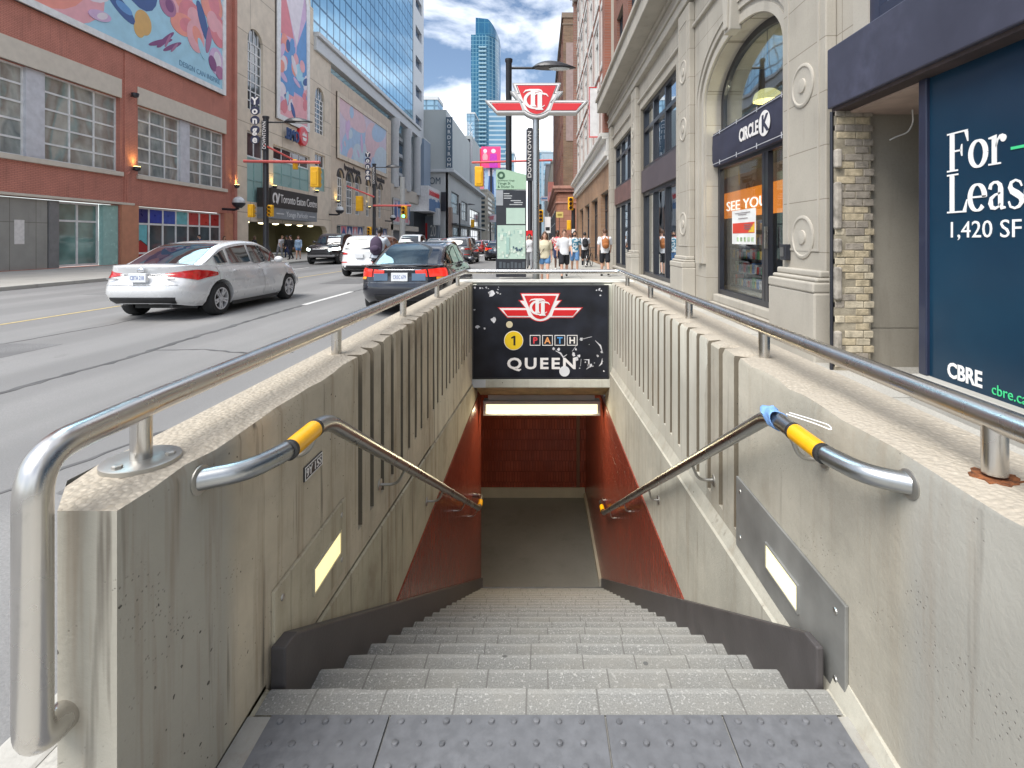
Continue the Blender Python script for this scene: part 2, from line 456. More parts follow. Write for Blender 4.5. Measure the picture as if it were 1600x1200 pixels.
# landing, steps
def granite():
    g = G('speckled_granite'); p = g.pos(); s = g.sep(p)
    c = g.ramp(g.noise(p, 190, 3, .7), .3, .7, (.15, .15, .143), (.335, .335, .315))
    c = g.mix(g.ramp(g.noise(p, 95, 2), .58, .68), c, (.47, .465, .44))
    c = g.mix(g.math('MULTIPLY', g.ramp(g.noise(p, 3, 5), .45, .75), .8), c, (.27, .26, .23))
    row = g.math('FLOOR', g.math('DIVIDE', g.math('ADD', s[1], .089), .28))
    fx = g.math('FRACT', g.math('ADD', g.math('DIVIDE', s[0], .215), g.math('MULTIPLY', g.math('SINE', g.math('MULTIPLY', row, 12.9)), 3.7)))
    jt = g.math('LESS_THAN', g.math('ABSOLUTE', g.math('SUBTRACT', fx, .5)), .013)
    tone = g.n('ShaderNodeTexWhiteNoise', {'W': g.math('ADD', g.math('MULTIPLY', row, 17.0), g.math('FLOOR', g.math('ADD', g.math('ADD', g.math('DIVIDE', s[0], .215), g.math('MULTIPLY', g.math('SINE', g.math('MULTIPLY', row, 12.9)), 3.7)), .5)))}, noise_dimensions='1D').outputs[0]
    c = g.mix(g.math('MULTIPLY', tone, .22), c, (.25, .245, .23))
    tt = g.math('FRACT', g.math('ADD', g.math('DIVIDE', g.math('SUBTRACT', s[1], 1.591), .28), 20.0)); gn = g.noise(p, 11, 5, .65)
    c = g.mix(g.math('MULTIPLY', g.ramp(g.math('ADD', tt, g.math('MULTIPLY', g.math('SUBTRACT', gn, .5), .5)), .3, .95, (1, 1, 1), (0, 0, 0)), .55), c, (.105, .1, .088))  # tread darker towards the riser: occlusion shade and dirt put into the colour
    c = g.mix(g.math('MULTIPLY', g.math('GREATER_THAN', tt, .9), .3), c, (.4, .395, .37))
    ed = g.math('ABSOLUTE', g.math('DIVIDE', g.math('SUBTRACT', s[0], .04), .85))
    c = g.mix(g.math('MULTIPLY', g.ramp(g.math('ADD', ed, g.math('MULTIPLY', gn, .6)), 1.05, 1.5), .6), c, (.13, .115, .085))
    gum = g.n('ShaderNodeTexVoronoi', {'Vector': p, 'Scale': 7.0}); c = g.mix(g.math('MULTIPLY', g.math('LESS_THAN', gum.outputs['Distance'], .085), g.math('GREATER_THAN', g.sep(gum.outputs['Color'])[1], .6)), c, (.12, .12, .115))
    c = g.mix(g.math('MULTIPLY', jt, .75), c, (.12, .115, .105))
    g.P(col=c, rough=.75, nrm=g.bump(g.math('SUBTRACT', g.noise(p, 90, 4), jt), .35, .005))
    return g.m
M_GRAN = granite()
fl = thing('stair_flight', 'grey granite stair flight going down between two concrete walls', 'stairs', (0, Y0, 0))
rs = random.Random(3)
for k in range(0, NST + 1):
    b = MB()
    ya = 1.492 if k == 0 else Y0 + GOING * (k - 1) - .02; yb = Y0 + GOING * k
    z = -RISE * k
    if k == NST: break
    xs = [LL - .03 + (LR - LL + .03) * i / 16 for i in range(17)]
    nz = [(x, yb - .006 + rs.random() * .005, z - .004 - rs.random() * .004) for x in xs]
    b.grid([[(x, ya, z) for x in xs], [(x, yb - .022, z) for x in xs], nz, [(x, yb, z - .018) for x in xs], [(x, yb - .012, z - RISE) for x in xs]])
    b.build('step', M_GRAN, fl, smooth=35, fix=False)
M_SKIRT = mat('dark_skirting', (.075, .068, .068), .5, var=.25, scale=5, bump=.1)
for xa, xb in ((-.842, LL + .006), (LR - .02, LR + .005)):
    poly = [(1.6, -.17), (1.6, .112), (1.68, .1), (YB, .112 - .6214 * (YB - 1.6)), (YB, ZF - .05), (YB - .3, ZF - .05)]
    MB().prism(poly, lambda u, v, w: (w, u, v), xa, xb).build('skirting', M_SKIRT, fl, bevel=.006)
land = MB()
land.box(LL - .12, LR + .12, -.6, 1.492, -.12, -.004)
landing = struct(land.build('floor', concrete('landing_concrete', (.34, .33, .3)), None))
M_TACT = mat('tactile_plastic', (.145, .149, .16), .6, var=.12, scale=5, bump=.15, fine=.2, bscale=30)
M_DOME = mat('worn_dome', (.125, .127, .135), .5, var=.4, scale=40)
tac = thing('tactile_paving', 'dark grey tactile warning tiles at the head of the stairs', 'paving', (0, 1.2, 0))
seams = [LL + .02, -.434, .19, .53, LR - .02]
for i in range(4):
    x0, x1 = seams[i] + .003, seams[i + 1] - .003
    t = MB(); t.box(x0, x1, .85, 1.487, -.01, .006); t.m = 1
    x = x0 + .035
    while x < x1 - .02:
        for j in range(10):
            y = 1.465 - j * .064
            rr = .0098 * (1 + .15 * (rs.random() - .5)); hh = .007 * (.6 + .6 * rs.random())
            t.lathe([(rr, .005), (rr * .82, .006 + hh * .8), (rr * .45, .006 + hh)], (x, y, 0), (0, 0, 1), 10)
        x += .0645
    t.build('tile', [M_TACT, M_DOME], tac, smooth=35)
# ---- passage at the foot of the flight
def redtile(name):
    g = G(name); p = g.pos(); s = g.sep(p)
    b = g.n('ShaderNodeTexBrick', {'Vector': g.comb(g.math('ADD', s[0], s[1]), s[2]), 'Color1': (.34, .068, .038, 1), 'Color2': (.24, .05, .03, 1), 'Mortar': (.09, .018, .012, 1),
            'Scale': 1.0, 'Mortar Size': .004, 'Brick Width': .052, 'Row Height': .2, 'Mortar Smooth': .4}, offset=.5)
    c = g.mix(g.ramp(g.noise(p, 2, 5), .35, .75), b.outputs['Color'], (.2, .036, .021))
    g.P(col=c, rough=.22, spec=.6, nrm=g.bump(g.math('SUBTRACT', g.math('MULTIPLY', g.noise(g.map(p, (1, 1, .3)), 22, 3), 1.6), b.outputs['Fac']), .8, .008))
    return g.m
M_RED = redtile('red_glazed_tile')
b = MB()
b.box(-.86, -.826, 2.0, YB + .05, -4, -.72)
o = tag(b.build('tiled_wall', M_RED, None), 'glazed red tile wall below the parapet on the road side', 'wall')
b = MB(); b.box(LR - .012, LR + .02, 2.0, 9.7, -4, -.81)
o = tag(b.build('tiled_wall', M_RED, None), 'glazed red tile wall below the parapet on the shop side', 'wall')
bw = thing('passage_wall', 'red tiled wall with pale skirting facing up the stairs', 'wall', (0, 9.7, ZF))
MB().box(-3.6, 1.0, 9.7, 9.85, -4, -.4).build('wall_face', M_RED, bw)
MB().box(-3.6, .86, 9.66, 9.72, ZF - .05, ZF + .18).build('baseboard', mat('pale_terrazzo', (.46, .42, .34), .5), bw)
MB().box(.70, .76, 9.67, 9.74, ZF + .2, -1.9).build('corner_guard', mat('guard_metal', (.2, .1, .07), .45, .3), bw)
MB().box(.835, .873, YB, 9.66, ZF - .02, ZF + .1).build('side_skirting', mat('pale_terrazzo', (.46, .42, .34), .5), bw)
M_PF = stone('worn_floor', (.2, .2, .185), (.1, .1, .085), .5, rough=.55)
struct(MB().box(-3.6, 1.0, YB - .012, 9.9, ZF - .1, ZF).build('floor', M_PF))
struct(MB().box(-3.6, 1.2, YE + .22, 9.9, -.52, -.42).build('ceiling', mat('soffit', (.16, .13, .1), .9)))
lw = MB().box(-3.7, -3.6, YB, 9.9, -4, -.4).build('passage_end_wall', M_RED); tag(lw, 'dark red wall at the turn of the underpass', 'wall')
ret = MB().box(-3.6, -.85, YB - .1, YB + .045, -4, -.4).build('corner_wall', M_RED); tag(ret, 'red tiled corner where the underpass turns off the stairs', 'wall')
# ---- end wall, sign, light
ew = thing('end_wall', 'painted concrete end wall of the stairwell carrying the station sign', 'wall', (0, YE, 0))
M_EW = concrete('painted_concrete_end', (.55, .55, .47), None, streak=.3)
MB().box(-1.07, 1.22, YE, YE + .24, -.485, ZW - .004).build('wall_face', M_EW, ew, bevel=.012)
MB().box(-1.07, 1.22, YE - .03, YE + .25, ZW - .004, ZW + .02).build('coping', mat('pale_coping', (.62, .61, .56), .8, bump=.2), ew, bevel=.008)
for x0, x1 in ((HL + .001, HL + .05), (HR - .1, HR - .001)):
    MB().box(x0, x1, YE - .1, YE - .002, -.36, ZW - .02).build('pilaster', M_EW, ew, bevel=.008)
MB().box(-.86, .93, YE - .14, YE - .002, -.482, -.372).build('lintel', M_EW, ew, bevel=.01)
MB().box(-.862, -.68, YE - .148, YE - .139, -.475, -.378).build('patch_plate', mat('patch_grey', (.5, .53, .55), .6), ew)
MB().prism([(YE - .13, -.486), (YE + .35, -.72), (YE + .35, -.6), (YE + .1, -.49)], lambda u, v, w: (w, u, v), LL, LR).build('soffit', mat('stained_soffit', (.25, .19, .1), .9, var=.4, scale=6), ew)
fx = thing('ceiling_light', 'long fluorescent light fixture glowing over the foot of the stairs', 'light', (0, 6.9, -.98))
MB().box(-.76, .82, 6.9, 7.05, -.985, -.955).box(-.76, .82, 6.9, 7.05, -.83, -.79).box(-.76, -.725, 6.9, 7.05, -.955, -.83).box(.785, .82, 6.9, 7.05, -.955, -.83).box(-.725, .785, 7.03, 7.05, -.955, -.83).box(-.7, .75, 6.96, 7.02, -.79, -.52).build('housing', mat('fixture_grey', (.4, .4, .38), .5), fx, bevel=.004)
MB().box(-.722, .782, 6.91, 7.03, -.952, -.833).build('diffuser', mat('tube_glow', (.8, .75, .5), .4, emit=.75, ecol=(1, .88, .55)), fx, bevel=.01)

al = bpy.data.lights.new('tube_light', 'AREA'); al.shape = 'RECTANGLE'; al.size = 1.45; al.size_y = .1; al.energy = 11; al.color = (1, .86, .55)
ao = bpy.data.objects.new('tube_light', al); COL.objects.link(ao); ao.location = (.03, 6.89, -.9); ao.rotation_euler = Vector((0, .75, .65)).to_track_quat('Z', 'Y').to_euler()
al2 = bpy.data.lights.new('tube_light', 'AREA'); al2.shape = 'RECTANGLE'; al2.size = 1.45; al2.size_y = .1; al2.energy = 11; al2.color = (1, .86, .55)
ao = bpy.data.objects.new('tube_light', al2); COL.objects.link(ao); ao.location = (.03, 7.0, -1.0); ao.rotation_euler = Vector((0, -.8, .6)).to_track_quat('Z', 'Y').to_euler()
# ---- transit roundel: shield with wings, as mesh layers on a plane
OUT = [(218, 0), (188, 75), (238, 75), (172, 155), (464, 155), (357, 270), (112, 270), (90, 286), (60, 300), (30, 309), (0, 312)]
SHIELD = [(174, 27), (100, 208), (84, 236), (60, 260), (30, 275), (0, 280)]
WING = [(150, 183), (402, 183), (356, 246), (128, 246)]
def sym(h): return h + [(-x, y) for x, y in reversed(h) if x > 0]
def inset(poly, d):
    n = len(poly); out = []
    ar = sum(poly[i][0] * poly[(i + 1) % n][1] - poly[(i + 1) % n][0] * poly[i][1] for i in range(n)); sg = 1 if ar > 0 else -1
    for i in range(n):
        a, b_, c = Vector(poly[i - 1]), Vector(poly[i]), Vector(poly[(i + 1) % n])
        e1 = (b_ - a).normalized(); e2 = (c - b_).normalized()
        n1 = Vector((-e1.y, e1.x)) * sg; n2 = Vector((-e2.y, e2.x)) * sg
        m = n1 + n2; k = m.length_squared
        off = m * (2 * d / k) if k > .25 else n1 * d
        if off.length > 2.2 * d: off = off.normalized() * 2.2 * d
        out.append((b_.x + off.x, b_.y + off.y))
    return out
M_TR = mat('enamel_red', (.62, .018, .022), .3, var=.06, coat=.3)
M_TW = mat('enamel_white', (.78, .76, .74), .35, var=.05)
M_TG = mat('enamel_grey', (.5, .5, .5), .4, var=.05)
def roundel(parent, cx, y, ztop, width, depth, raised, rim=None):
    k = width / 928; fn0 = lambda u, v, w: (cx + u * k, y - w, ztop - v * k)
    base = MB().prism(sym(OUT), fn0, -depth, 0).build('roundel', rim or M_TR, parent)
    s = raised
    MB().prism(inset(sym(OUT), 9), fn0, 0, s).build('border', M_TW, base)
    gb = MB()
    band = [(184, 78), (206, 78), (160, 165), (128, 250), (104, 250), (118, 215)]
    if rim:
        gb.prism(band, fn0, s, s * 2); gb.prism([(-x, v) for x, v in band], fn0, s, s * 2)
        gb.build('ear_band', M_TG, base)
        ln = MB()
        for i in range(len(OUT) - 1):
            pass
        o2 = inset(sym(OUT), 20); o3 = inset(sym(OUT), 26)
        n = len(o2)
        for i in range(n):
            j = (i + 1) % n
            ln.add([fn0(*o2[i], s + .001), fn0(*o2[j], s + .001), fn0(*o3[j], s + .001), fn0(*o3[i], s + .001)], [(0, 1, 2, 3)])
        ln.build('outline', mat('line_dark', (.09, .06, .07), .5), base)
    r = MB(); r.prism(sym(SHIELD), fn0, s, s * 2.5); r.prism(WING, fn0, s, s * 2.5); r.prism([(-x, v) for x, v in WING], fn0, s, s * 2.5)
    r.build('field', M_TR, base)
    l = MB(); a, c = s * 2.5, s * 4
    arc = [(-5 + 98 * math.cos(t), 156 + 74 * math.sin(t)) for t in [R(38 + i * 284 / 24) for i in range(25)]]
    stroke(l, arc, [6 + 22 * math.sin(PI * i / 24) ** 2 for i in range(25)], fn0, a, c)
    stroke(l, [(-118, 92), (-98, 72), (-60, 66), (20, 66), (40, 72), (56, 90)], [4, 14, 16, 16, 14, 4], fn0, a, c * 1.02)
    l.prism([(-52, 70), (-14, 70), (-14, 196), (0, 214), (-72, 214), (-52, 196)], fn0, a, c * 1.04)
    stroke(l, [(-22, 118), (-6, 100), (30, 98), (70, 100), (88, 106), (104, 126)], [4, 12, 14, 14, 12, 4], fn0, a, c * 1.06)
    l.prism([(8, 104), (48, 104), (48, 226), (62, 244), (-14, 244), (8, 226)], fn0, a, c * 1.08)
    l.build('monogram', M_TW, base)
    return base
M_SB = mat('sign_black', (.012, .014, .022), .35, var=.5, scale=4, fine=.0)
ss = thing('station_sign', 'black station sign with red winged logo, yellow disc and white lettering', 'sign', (0, YE - .1, .2))
ys = YE - .13
MB().box(-.843, .868, ys, YE - .002, -.362, .806).build('panel', M_SB, ss, bevel=.006)
fb = MB()
fb.box(-.85, .875, ys - .008, ys + .03, .8, .815).box(-.85, .875, ys - .008, ys + .03, -.37, -.355).box(-.85, -.835, ys - .008, ys + .03, -.355, .8).box(.86, .875, ys - .008, ys + .03, -.355, .8)
fb.build('frame', mat('frame_black', (.03, .03, .033), .4), ss)
pz = lambda x, y: ((x - 843) * ys / 800, CAMZ - (y - 375) * ys / 800)
zx, zz = pz(730 + 794 / 6.957, 440 + 125 / 6.957)
roundel(ss, zx, ys - .003, zz, 928 / 6.957 * ys / 800, .002, .0025)
cx_, cz_ = pz(730 + 505 / 6.957, 440 + 640 / 6.957)
rad = 105 / 6.957 * ys / 800
MB().lathe([(rad, 0), (rad, .004)], (cx_, ys, cz_), (0, -1, 0), 32).build('disc_rim', M_TW, ss)
dk = MB().lathe([(rad * .94, .004), (rad * .94, .006)], (cx_, ys, cz_), (0, -1, 0), 32).build('disc', mat('line_yellow', (.8, .55, .02), .4, var=.04), ss)
MB().prism([(cx_ + .022, cz_ - .06), (cx_ + .022, cz_ + .06), (cx_ + .002, cz_ + .06), (cx_ - .03, cz_ + .042), (cx_ - .03, cz_ + .022), (cx_ - .002, cz_ + .034), (cx_ - .002, cz_ - .06)], FF(ys - .006), 0, .002).build('numeral', mat('ink', (.015, .015, .015), .5), dk)
PC = [(.62, .05, .06), (.75, .33, .12), (.08, .3, .62), (.78, .75, .7)]
for i, ch in enumerate('PATH'):
    x, z = pz(730 + (738 + i * 134.5) / 6.957, 440 + 638 / 6.957); h = 57 / 6.957 * ys / 800; t = .008
    bx = MB(); bx.box(x - h, x + h, ys - .004, ys, z - h, z - h + t).box(x - h, x + h, ys - .004, ys, z + h - t, z + h).box(x - h, x - h + t, ys - .004, ys, z - h + t, z + h - t).box(x + h - t, x + h, ys - .004, ys, z - h + t, z + h - t)
    q = bx.build('letter_box', M_TW, ss)
    text('letter', ch, (x, ys, z - h * .58), (1, 0, 0), (0, 0, 1), h * 1.16, mat('path_ink_' + ch.lower(), PC[i], .5), q, .004, 'CENTER', bold=.025)
qx, qz = pz(792, 576); qe, _ = pz(899, 576)
text('lettering', 'QUEEN', (qx, ys, qz), (1, 0, 0), (0, 0, 1), .133, M_TW, ss, .003, fit=qe - qx, space=1.25, bold=.028)
sk = MB(); rs = random.Random(9)
def flake(x, y, r, n=9):
    a, c = pz(x, y); k = r * ys / 800
    sk.prism([(a + k * (.45 + .75 * rs.random()) * math.cos(2 * PI * i / n), c + k * (.45 + .75 * rs.random()) * math.sin(2 * PI * i / n)) for i in range(n)], FF(ys), 0, .0012)
for x, y, r in ((768, 459, 7), (771, 500, 5), (746, 511, 4), (757, 513, 2), (742, 449, 2), (750, 450, 2), (760, 449, 2), (778, 458, 1.5), (741, 484, 2), (873, 546, 2.5), (865, 545, 2.5), (896, 553, 3.5), (905, 556, 3), (900, 560, 4), (921, 571, 4), (934, 556, 2), (940, 550, 2), (908, 530, 3), (900, 546, 2)):
    flake(x, y, r)
for _ in range(9): flake(742 + 40 * rs.random(), 448 + 12 * rs.random(), .8 + .7 * rs.random(), 6)
for _ in range(14): flake(905 + 40 * rs.random() ** .7, 450 + 12 * rs.random() if rs.random() < .3 else 530 + 52 * rs.random(), .7 + 1.2 * rs.random(), 6)
for pts in ([(868, 548), (876, 552), (880, 558), (886, 554)], [(912, 562), (920, 562), (920, 574), (916, 577)], [(930, 532), (938, 540), (942, 552)], [(905, 531), (925, 526)], [(900, 541), (894, 549)], [(941, 560), (940, 568), (936, 572)], [(908, 561), (907, 572)]):
    stroke(sk, [pz(*p) for p in pts], [.004] + [.02] * (len(pts) - 2) + [.005], FF(ys), 0, .0012)
sk.build('torn_paper', mat('torn_paper', (.6, .6, .62), .8, var=.3, scale=20), ss)
for x, y, r in ((796, 507, 5.2), (882, 580, 8.2)):
    a, c = pz(x, y)
    MB().lathe([(r * ys / 800, 0), (r * ys / 800, .003)], (a, ys - .0035, c), (0, -1, 0), 20).build('sticker', mat('sticker_cream' if x < 800 else 'sticker_white', (.62, .55, .36) if x < 800 else (.7, .72, .74), .6), ss)

# ---- guard rail on the parapets
gr = thing('guard_rail', 'stainless steel guard rail on short posts running along the parapet tops', 'railing', (0, 1.0, ZW))
GX, GX2, GZ, GE = -.972, 1.04, .978, 6.6
path = fillet([(-.955, 1.06, .43), (-.955, .965, .43), (-.955, .965, GZ), (-.972, 1.3, GZ)], .085, 8) + \
       fillet([(-.972, 1.4, GZ), (GX, GE, GZ), (GX2, GE, GZ), (GX2, .9, GZ), (GX2, .82, GZ), (GX2, .8, .43), (GX2, .95, .43)], .09, 8)
MB().tube(path, .03, 20).build('rail', M_STEEL, gr, smooth=60)
for y in (1.25, 2.45, 3.65, 4.85, 6.08):
    MB().lathe([(.023, ZW - .005), (.023, GZ)], (GX, y, 0), (0, 0, 1), 16).build('post', M_STEEL, gr, smooth=40)
for y in (1.17, 2.37, 3.56, 4.79, 6.05):
    MB().lathe([(.025, ZW + (.012 if y < 2 else -.01)), (.025, GZ)], (GX2, y, 0), (0, 0, 1), 16).build('post', M_STEEL, gr, smooth=40)
f = MB().lathe([(.082, ZW + .001), (.082, ZW + .012), (.078, ZW + .014)], (GX, 1.25, 0), (0, 0, 1), 32).build('flange', M_STEEL2, gr, smooth=40)
bb = MB()
for a in (20, 140, 260):
    bb.lathe([(.011, ZW + .012), (.011, ZW + .02), (.007, ZW + .022)], (GX + .06 * math.cos(R(a)), 1.25 + .06 * math.sin(R(a)), 0), (0, 0, 1), 6)
bb.build('bolt', M_STEEL2, f)
def rust():
    g = G('rust_stain'); p = g.pos(); n = g.noise(p, 45, 6, .7)
    g.P(col=g.ramp(n, .3, .7, (.045, .018, .008), (.36, .12, .035)), rough=.95, nrm=g.bump(n, .8, .01)); return g.m
rp = MB(); rs = random.Random(4)
rp.prism([(GX2 + (.026 + .03 * rs.random()) * (1 if math.cos(2 * PI * i / 26) < 0 else 1.5) * math.cos(2 * PI * i / 26), 1.17 + (.03 + .022 * rs.random()) * math.sin(2 * PI * i / 26)) for i in range(26)], lambda u, v, w: (u, v, ZW + w), -.004, .0045)
rp.build('rust_patch', rust(), gr)

# ---- handrails on the inner faces
M_YEL = mat('yellow_band', (.85, .42, .005), .35, var=.08, scale=20, coat=.3)
M_BLK = mat('black_tape', (.02, .02, .02), .5)
def handrail(label, xw, xr, sgn, hz, y1, ye, sl, xl):
    r = thing('handrail', label, 'handrail', (xw, 1.34, hz))
    p = fillet([(xw + sgn * .005, 1.28, hz), (xr + (xw - xr) * .35, 1.33, hz), (xr, 1.46, hz), (xr, y1, hz), (xr, ye, hz - sl * (ye - y1)), (xr, ye + .3, hz - sl * (ye - y1)), (xl, ye + .32, hz - sl * (ye - y1))], .09, 8)
    MB().tube(p, .0265, 18).build('rail', M_STEELD, r, smooth=60)
    MB().lathe([(.036, 0), (.036, .004), (.03, .006)], (xw, 1.28, hz), (-sgn, 0, 0), 24).build('wall_plate', M_STEEL2, r, smooth=30)
    MB().lathe([(.0278, 0), (.0278, .15)], (xr, 1.47, hz), (0, 1, 0), 24).build('band', M_YEL, r, smooth=40)
    for y in (1.455, 1.62): MB().lathe([(.0272, 0), (.0285, .001), (.0285, .014), (.0272, .015)], (xr, y, hz), (0, 1, 0), 24).build('tape', M_BLK, r, smooth=40)
    MB().lathe([(.0285, 0), (.0285, .12)], (xr, ye + .05, hz - sl * (ye - y1)), (0, 1, 0), 20).build('band', M_YEL, r, smooth=40)
    for yb in (1.66, 2.72, 3.8, 4.9, 5.9):
        zb = hz - max(0, yb - y1) * sl
        xk = xl if zb < .12 else xw
        a = fillet([(xk, yb, zb - .1), (xr + (xk - xr) * .3, yb, zb - .1), (xr, yb - .01, zb - .02)], .05, 6)
        q = MB().tube(a, .0075, 10).build('bracket', M_STEEL2, r, smooth=60)
        MB().lathe([(.03, 0), (.03, .006), (.012, .009)], (xk, yb, zb - .1), (-sgn, 0, 0), 18).build('wall_disc', M_STEEL2, q, smooth=30)
    return r
handrail('steel wall handrail with yellow band sloping down beside the black code plate', HL, -.715, -1, .785, 1.71, 6.05, .593, -.838)
handrail('steel wall handrail with yellow band and blue mask tied to its bend', HR, .81, 1, .775, 1.79, 6.5, .607, LR)
# face mask tied on the rail
mk = thing('face_mask', 'crumpled blue face mask hanging on the bend of the handrail', 'mask', (.81, 1.77, .775))
b = MB(); rs = random.Random(2); rows = []
for i in range(9):
    a = 2 * PI * i / 8; row = []
    for j in range(8):
        t = j / 7; rad = .033 + .013 * math.sin(3 * a + t * 6) * (.4 + t) + .008 * rs.random()
        if i == 8: row.append(rows[0][j]); continue
        row.append((.81 + rad * math.cos(a) * (1 - .1 * t), 1.725 + .075 * t + .01 * rs.random(), .772 + rad * math.sin(a) - .012 * math.cos(a)))
    rows.append(row)
b.grid(rows); mo = b.build('cloth', mat('mask_blue', (.2, .38, .72), .8, var=.25, scale=30, bump=.4, bscale=50), mk, smooth=80)
sd = mo.modifiers.new('s', 'SUBSURF'); sd.levels = sd.render_levels = 1
so = mo.modifiers.new('t', 'SOLIDIFY'); so.thickness = .002
lp = fillet([(.84, 1.72, .805), (.87, 1.62, .815), (.885, 1.56, .82), (.875, 1.53, .815), (.86, 1.58, .815), (.82, 1.70, .807)], .03, 5)
MB().tube(lp, .002, 6).build('ear_loop', mat('loop_white', (.8, .8, .78), .8), mk, smooth=80)

# ---- wall plates with step lights, code plate
M_GLOW = mat('step_light_glow', (1, .95, .6), .4, emit=.5, ecol=(1, .84, .4))
def plate(label, xw, sgn, y0, y1, z0, z1, m, ly, lz):
    r = thing('wall_light', label, 'light', (xw, y0, z0))
    MB().box(min(xw, xw - sgn * .012), max(xw, xw - sgn * .012), y0, y1, z0, z1).build('cover_plate', m, r, bevel=.003)
    xs_ = xw - sgn * .012
    fr = MB(); h = .045; l = .125; e = .006
    for a in ((ly - l, ly + l, lz - h - e, lz - h), (ly - l, ly + l, lz + h, lz + h + e), (ly - l - e, ly - l, lz - h - e, lz + h + e), (ly + l, ly + l + e, lz - h - e, lz + h + e)):
        fr.box(min(xs_, xs_ - sgn * .008), max(xs_, xs_ - sgn * .008), *a)
    fr.build('bezel', m, r)
    MB().box(min(xs_, xs_ - sgn * .004), max(xs_, xs_ - sgn * .004), ly - l, ly + l, lz - h, lz + h).build('lens', M_GLOW, r)
    sw = MB()
    for y in (y0 + .05, y1 - .05):
        for z in (z0 + .06, z1 - .05): sw.lathe([(.011, 0), (.009, .003), (.004, .0035)], (xs_, y, z), (-sgn, 0, 0), 10)
    sw.build('screw', M_STEEL2, r)
plate('brushed metal cover plate with lit step light under the masked handrail', HR, 1, 1.53, 2.38, -.03, .29, mat('plate_steel', (.27, .27, .255), .5, .35, var=.25, scale=4), 1.93, .12)
plate('beige painted cover plate with lit step light below the code plate', HL, -1, 1.62, 2.22, -.03, .27, concrete('plate_paint', (.47, .42, .31), None, streak=.7), 2.02, .12)
cp = thing('code_plate', 'small black plate reading 9Y 15S on the concrete wall', 'sign', (HL, 1.92, .54))
MB().box(HL, HL + .006, 1.84, 1.992, .512, .566).build('plate', mat('plate_black', (.03, .03, .03), .4), cp, bevel=.004)
eb = MB()
for a in ((1.844, 1.988, .56, .563), (1.844, 1.988, .515, .518), (1.844, 1.847, .518, .56), (1.985, 1.988, .518, .56)): eb.box(HL + .006, HL + .0075, *a)
eb.build('border', M_TW, cp)
text('lettering', '9Y 15S', (HL + .006, 1.853, .524), (0, 1, 0), (0, 0, 1), .03, M_TW, cp, .0015, fit=.126, bold=.01)
# ---- station marker on its pole
tp = thing('station_marker', 'tall steel pole topped by a red winged transit logo sign', 'sign', (-.045, 7.2, 0))
MB().lathe([(.048, 0), (.048, 3.1)], (-.05, 7.2, 0), (0, 0, 1), 24).build('pole', M_STEELD, tp, smooth=40)
MB().lathe([(.1, 0), (.1, .02), (.06, .03)], (-.05, 7.2, 0), (0, 0, 1), 24).build('pole_base', M_STEEL2, tp, smooth=40)
roundel(tp, -.04, 7.1, 3.565, 1.44, .16, .004, rim=mat('sign_case', (.42, .42, .42), .45, .2))
# ================================================================== ground
def asphalt():
    g = G('worn_asphalt'); p = g.pos(); s = g.sep(p)
    n = g.noise(p, .35, 6, .6)
    c = g.ramp(n, .3, .7, (.215, .212, .21), (.31, .306, .3))
    c = g.mix(g.ramp(g.noise(p, 90, 3, .7), .35, .7), (.19, .19, .19), c)
    wear = g.ramp(g.noise(g.map(p, (1.1, .05, 1)), 1.0, 4), .45, .65)
    c = g.mix(g.math('MULTIPLY', wear, .45), c, (.175, .175, .173))
    ln = g.math('ABSOLUTE', g.math('SINE', g.math('MULTIPLY', g.math('ADD', s[0], .55), 1.62)))
    c = g.mix(g.math('MULTIPLY', g.ramp(g.math('ADD', ln, g.math('MULTIPLY', g.noise(p, .8, 4), .4)), .75, 1.2), .45), c, (.15, .15, .15))
    sp = g.ramp(g.noise(p, 1.7, 3, .6), .68, .74)
    c = g.mix(g.math('MULTIPLY', sp, .5), c, (.14, .14, .14))
    g.P(col=c, rough=.85, nrm=g.bump(g.noise(p, 70, 4, .7), .4, .01))
    return g.m
M_ASPH = asphalt()
def paving():
    g = G('concrete_paving'); p = g.pos(); s = g.sep(p)
    c = g.ramp(g.noise(p, .9, 6), .3, .7, (.4, .39, .355), (.52, .505, .46))
    b = g.n('ShaderNodeTexBrick', {'Vector': g.comb(s[0], s[1]), 'Color1': (1, 1, 1, 1), 'Color2': (.9, .9, .9, 1), 'Mortar': (.4, .4, .38, 1), 'Scale': 1.0, 'Mortar Size': .012, 'Brick Width': 1.5, 'Row Height': 1.5}, offset=0)
    c = g.mix(1.0, c, b.outputs['Color'], 'MULTIPLY')
    c = g.mix(g.math('MULTIPLY', g.ramp(g.noise(p, 7, 4, .7), .62, .75), .4), c, (.2, .19, .17))
    c = g.mix(g.ramp(g.noise(p, 60, 3), .4, .75), c, (.28, .27, .25))
    g.P(col=c, rough=.85, nrm=g.bump(g.noise(p, 50, 4), .3, .008))
    return g.m
M_PAVE = paving()
KX = -1.32; KL = -15.8
hole = [(-1.065, .93), (1.215, .93), (1.215, 6.83), (-1.065, 6.83)]
def flat(name, outer, holes, z, m, thick=.3):
    return struct(MB().wall(outer, holes, lambda u, v, w: (u, v, z + w), thick).build(name, m, None))
flat('ground', rect(-700, 700, -300, 1600), [rect(-4.2, 1.3, .6, 10.2)], -.17, mat('far_ground', (.2, .2, .19), .9), .05)
flat('road', rect(KL, KX - .16, -12, 420), [rect(-4, KX - .2, 7.6, 9.8)] if False else [], ROAD, M_ASPH, .04)
flat('cross_street', rect(-60, KL - .002, 43.5, 44.0), [], ROAD - .006, M_ASPH, .03)
flat('sidewalk', rect(KX, 6.5, -3, 47.2), [hole], 0, M_PAVE, .155)
flat('sidewalk', rect(KX, 6.5, 59.5, 400), [], 0, M_PAVE, .155)
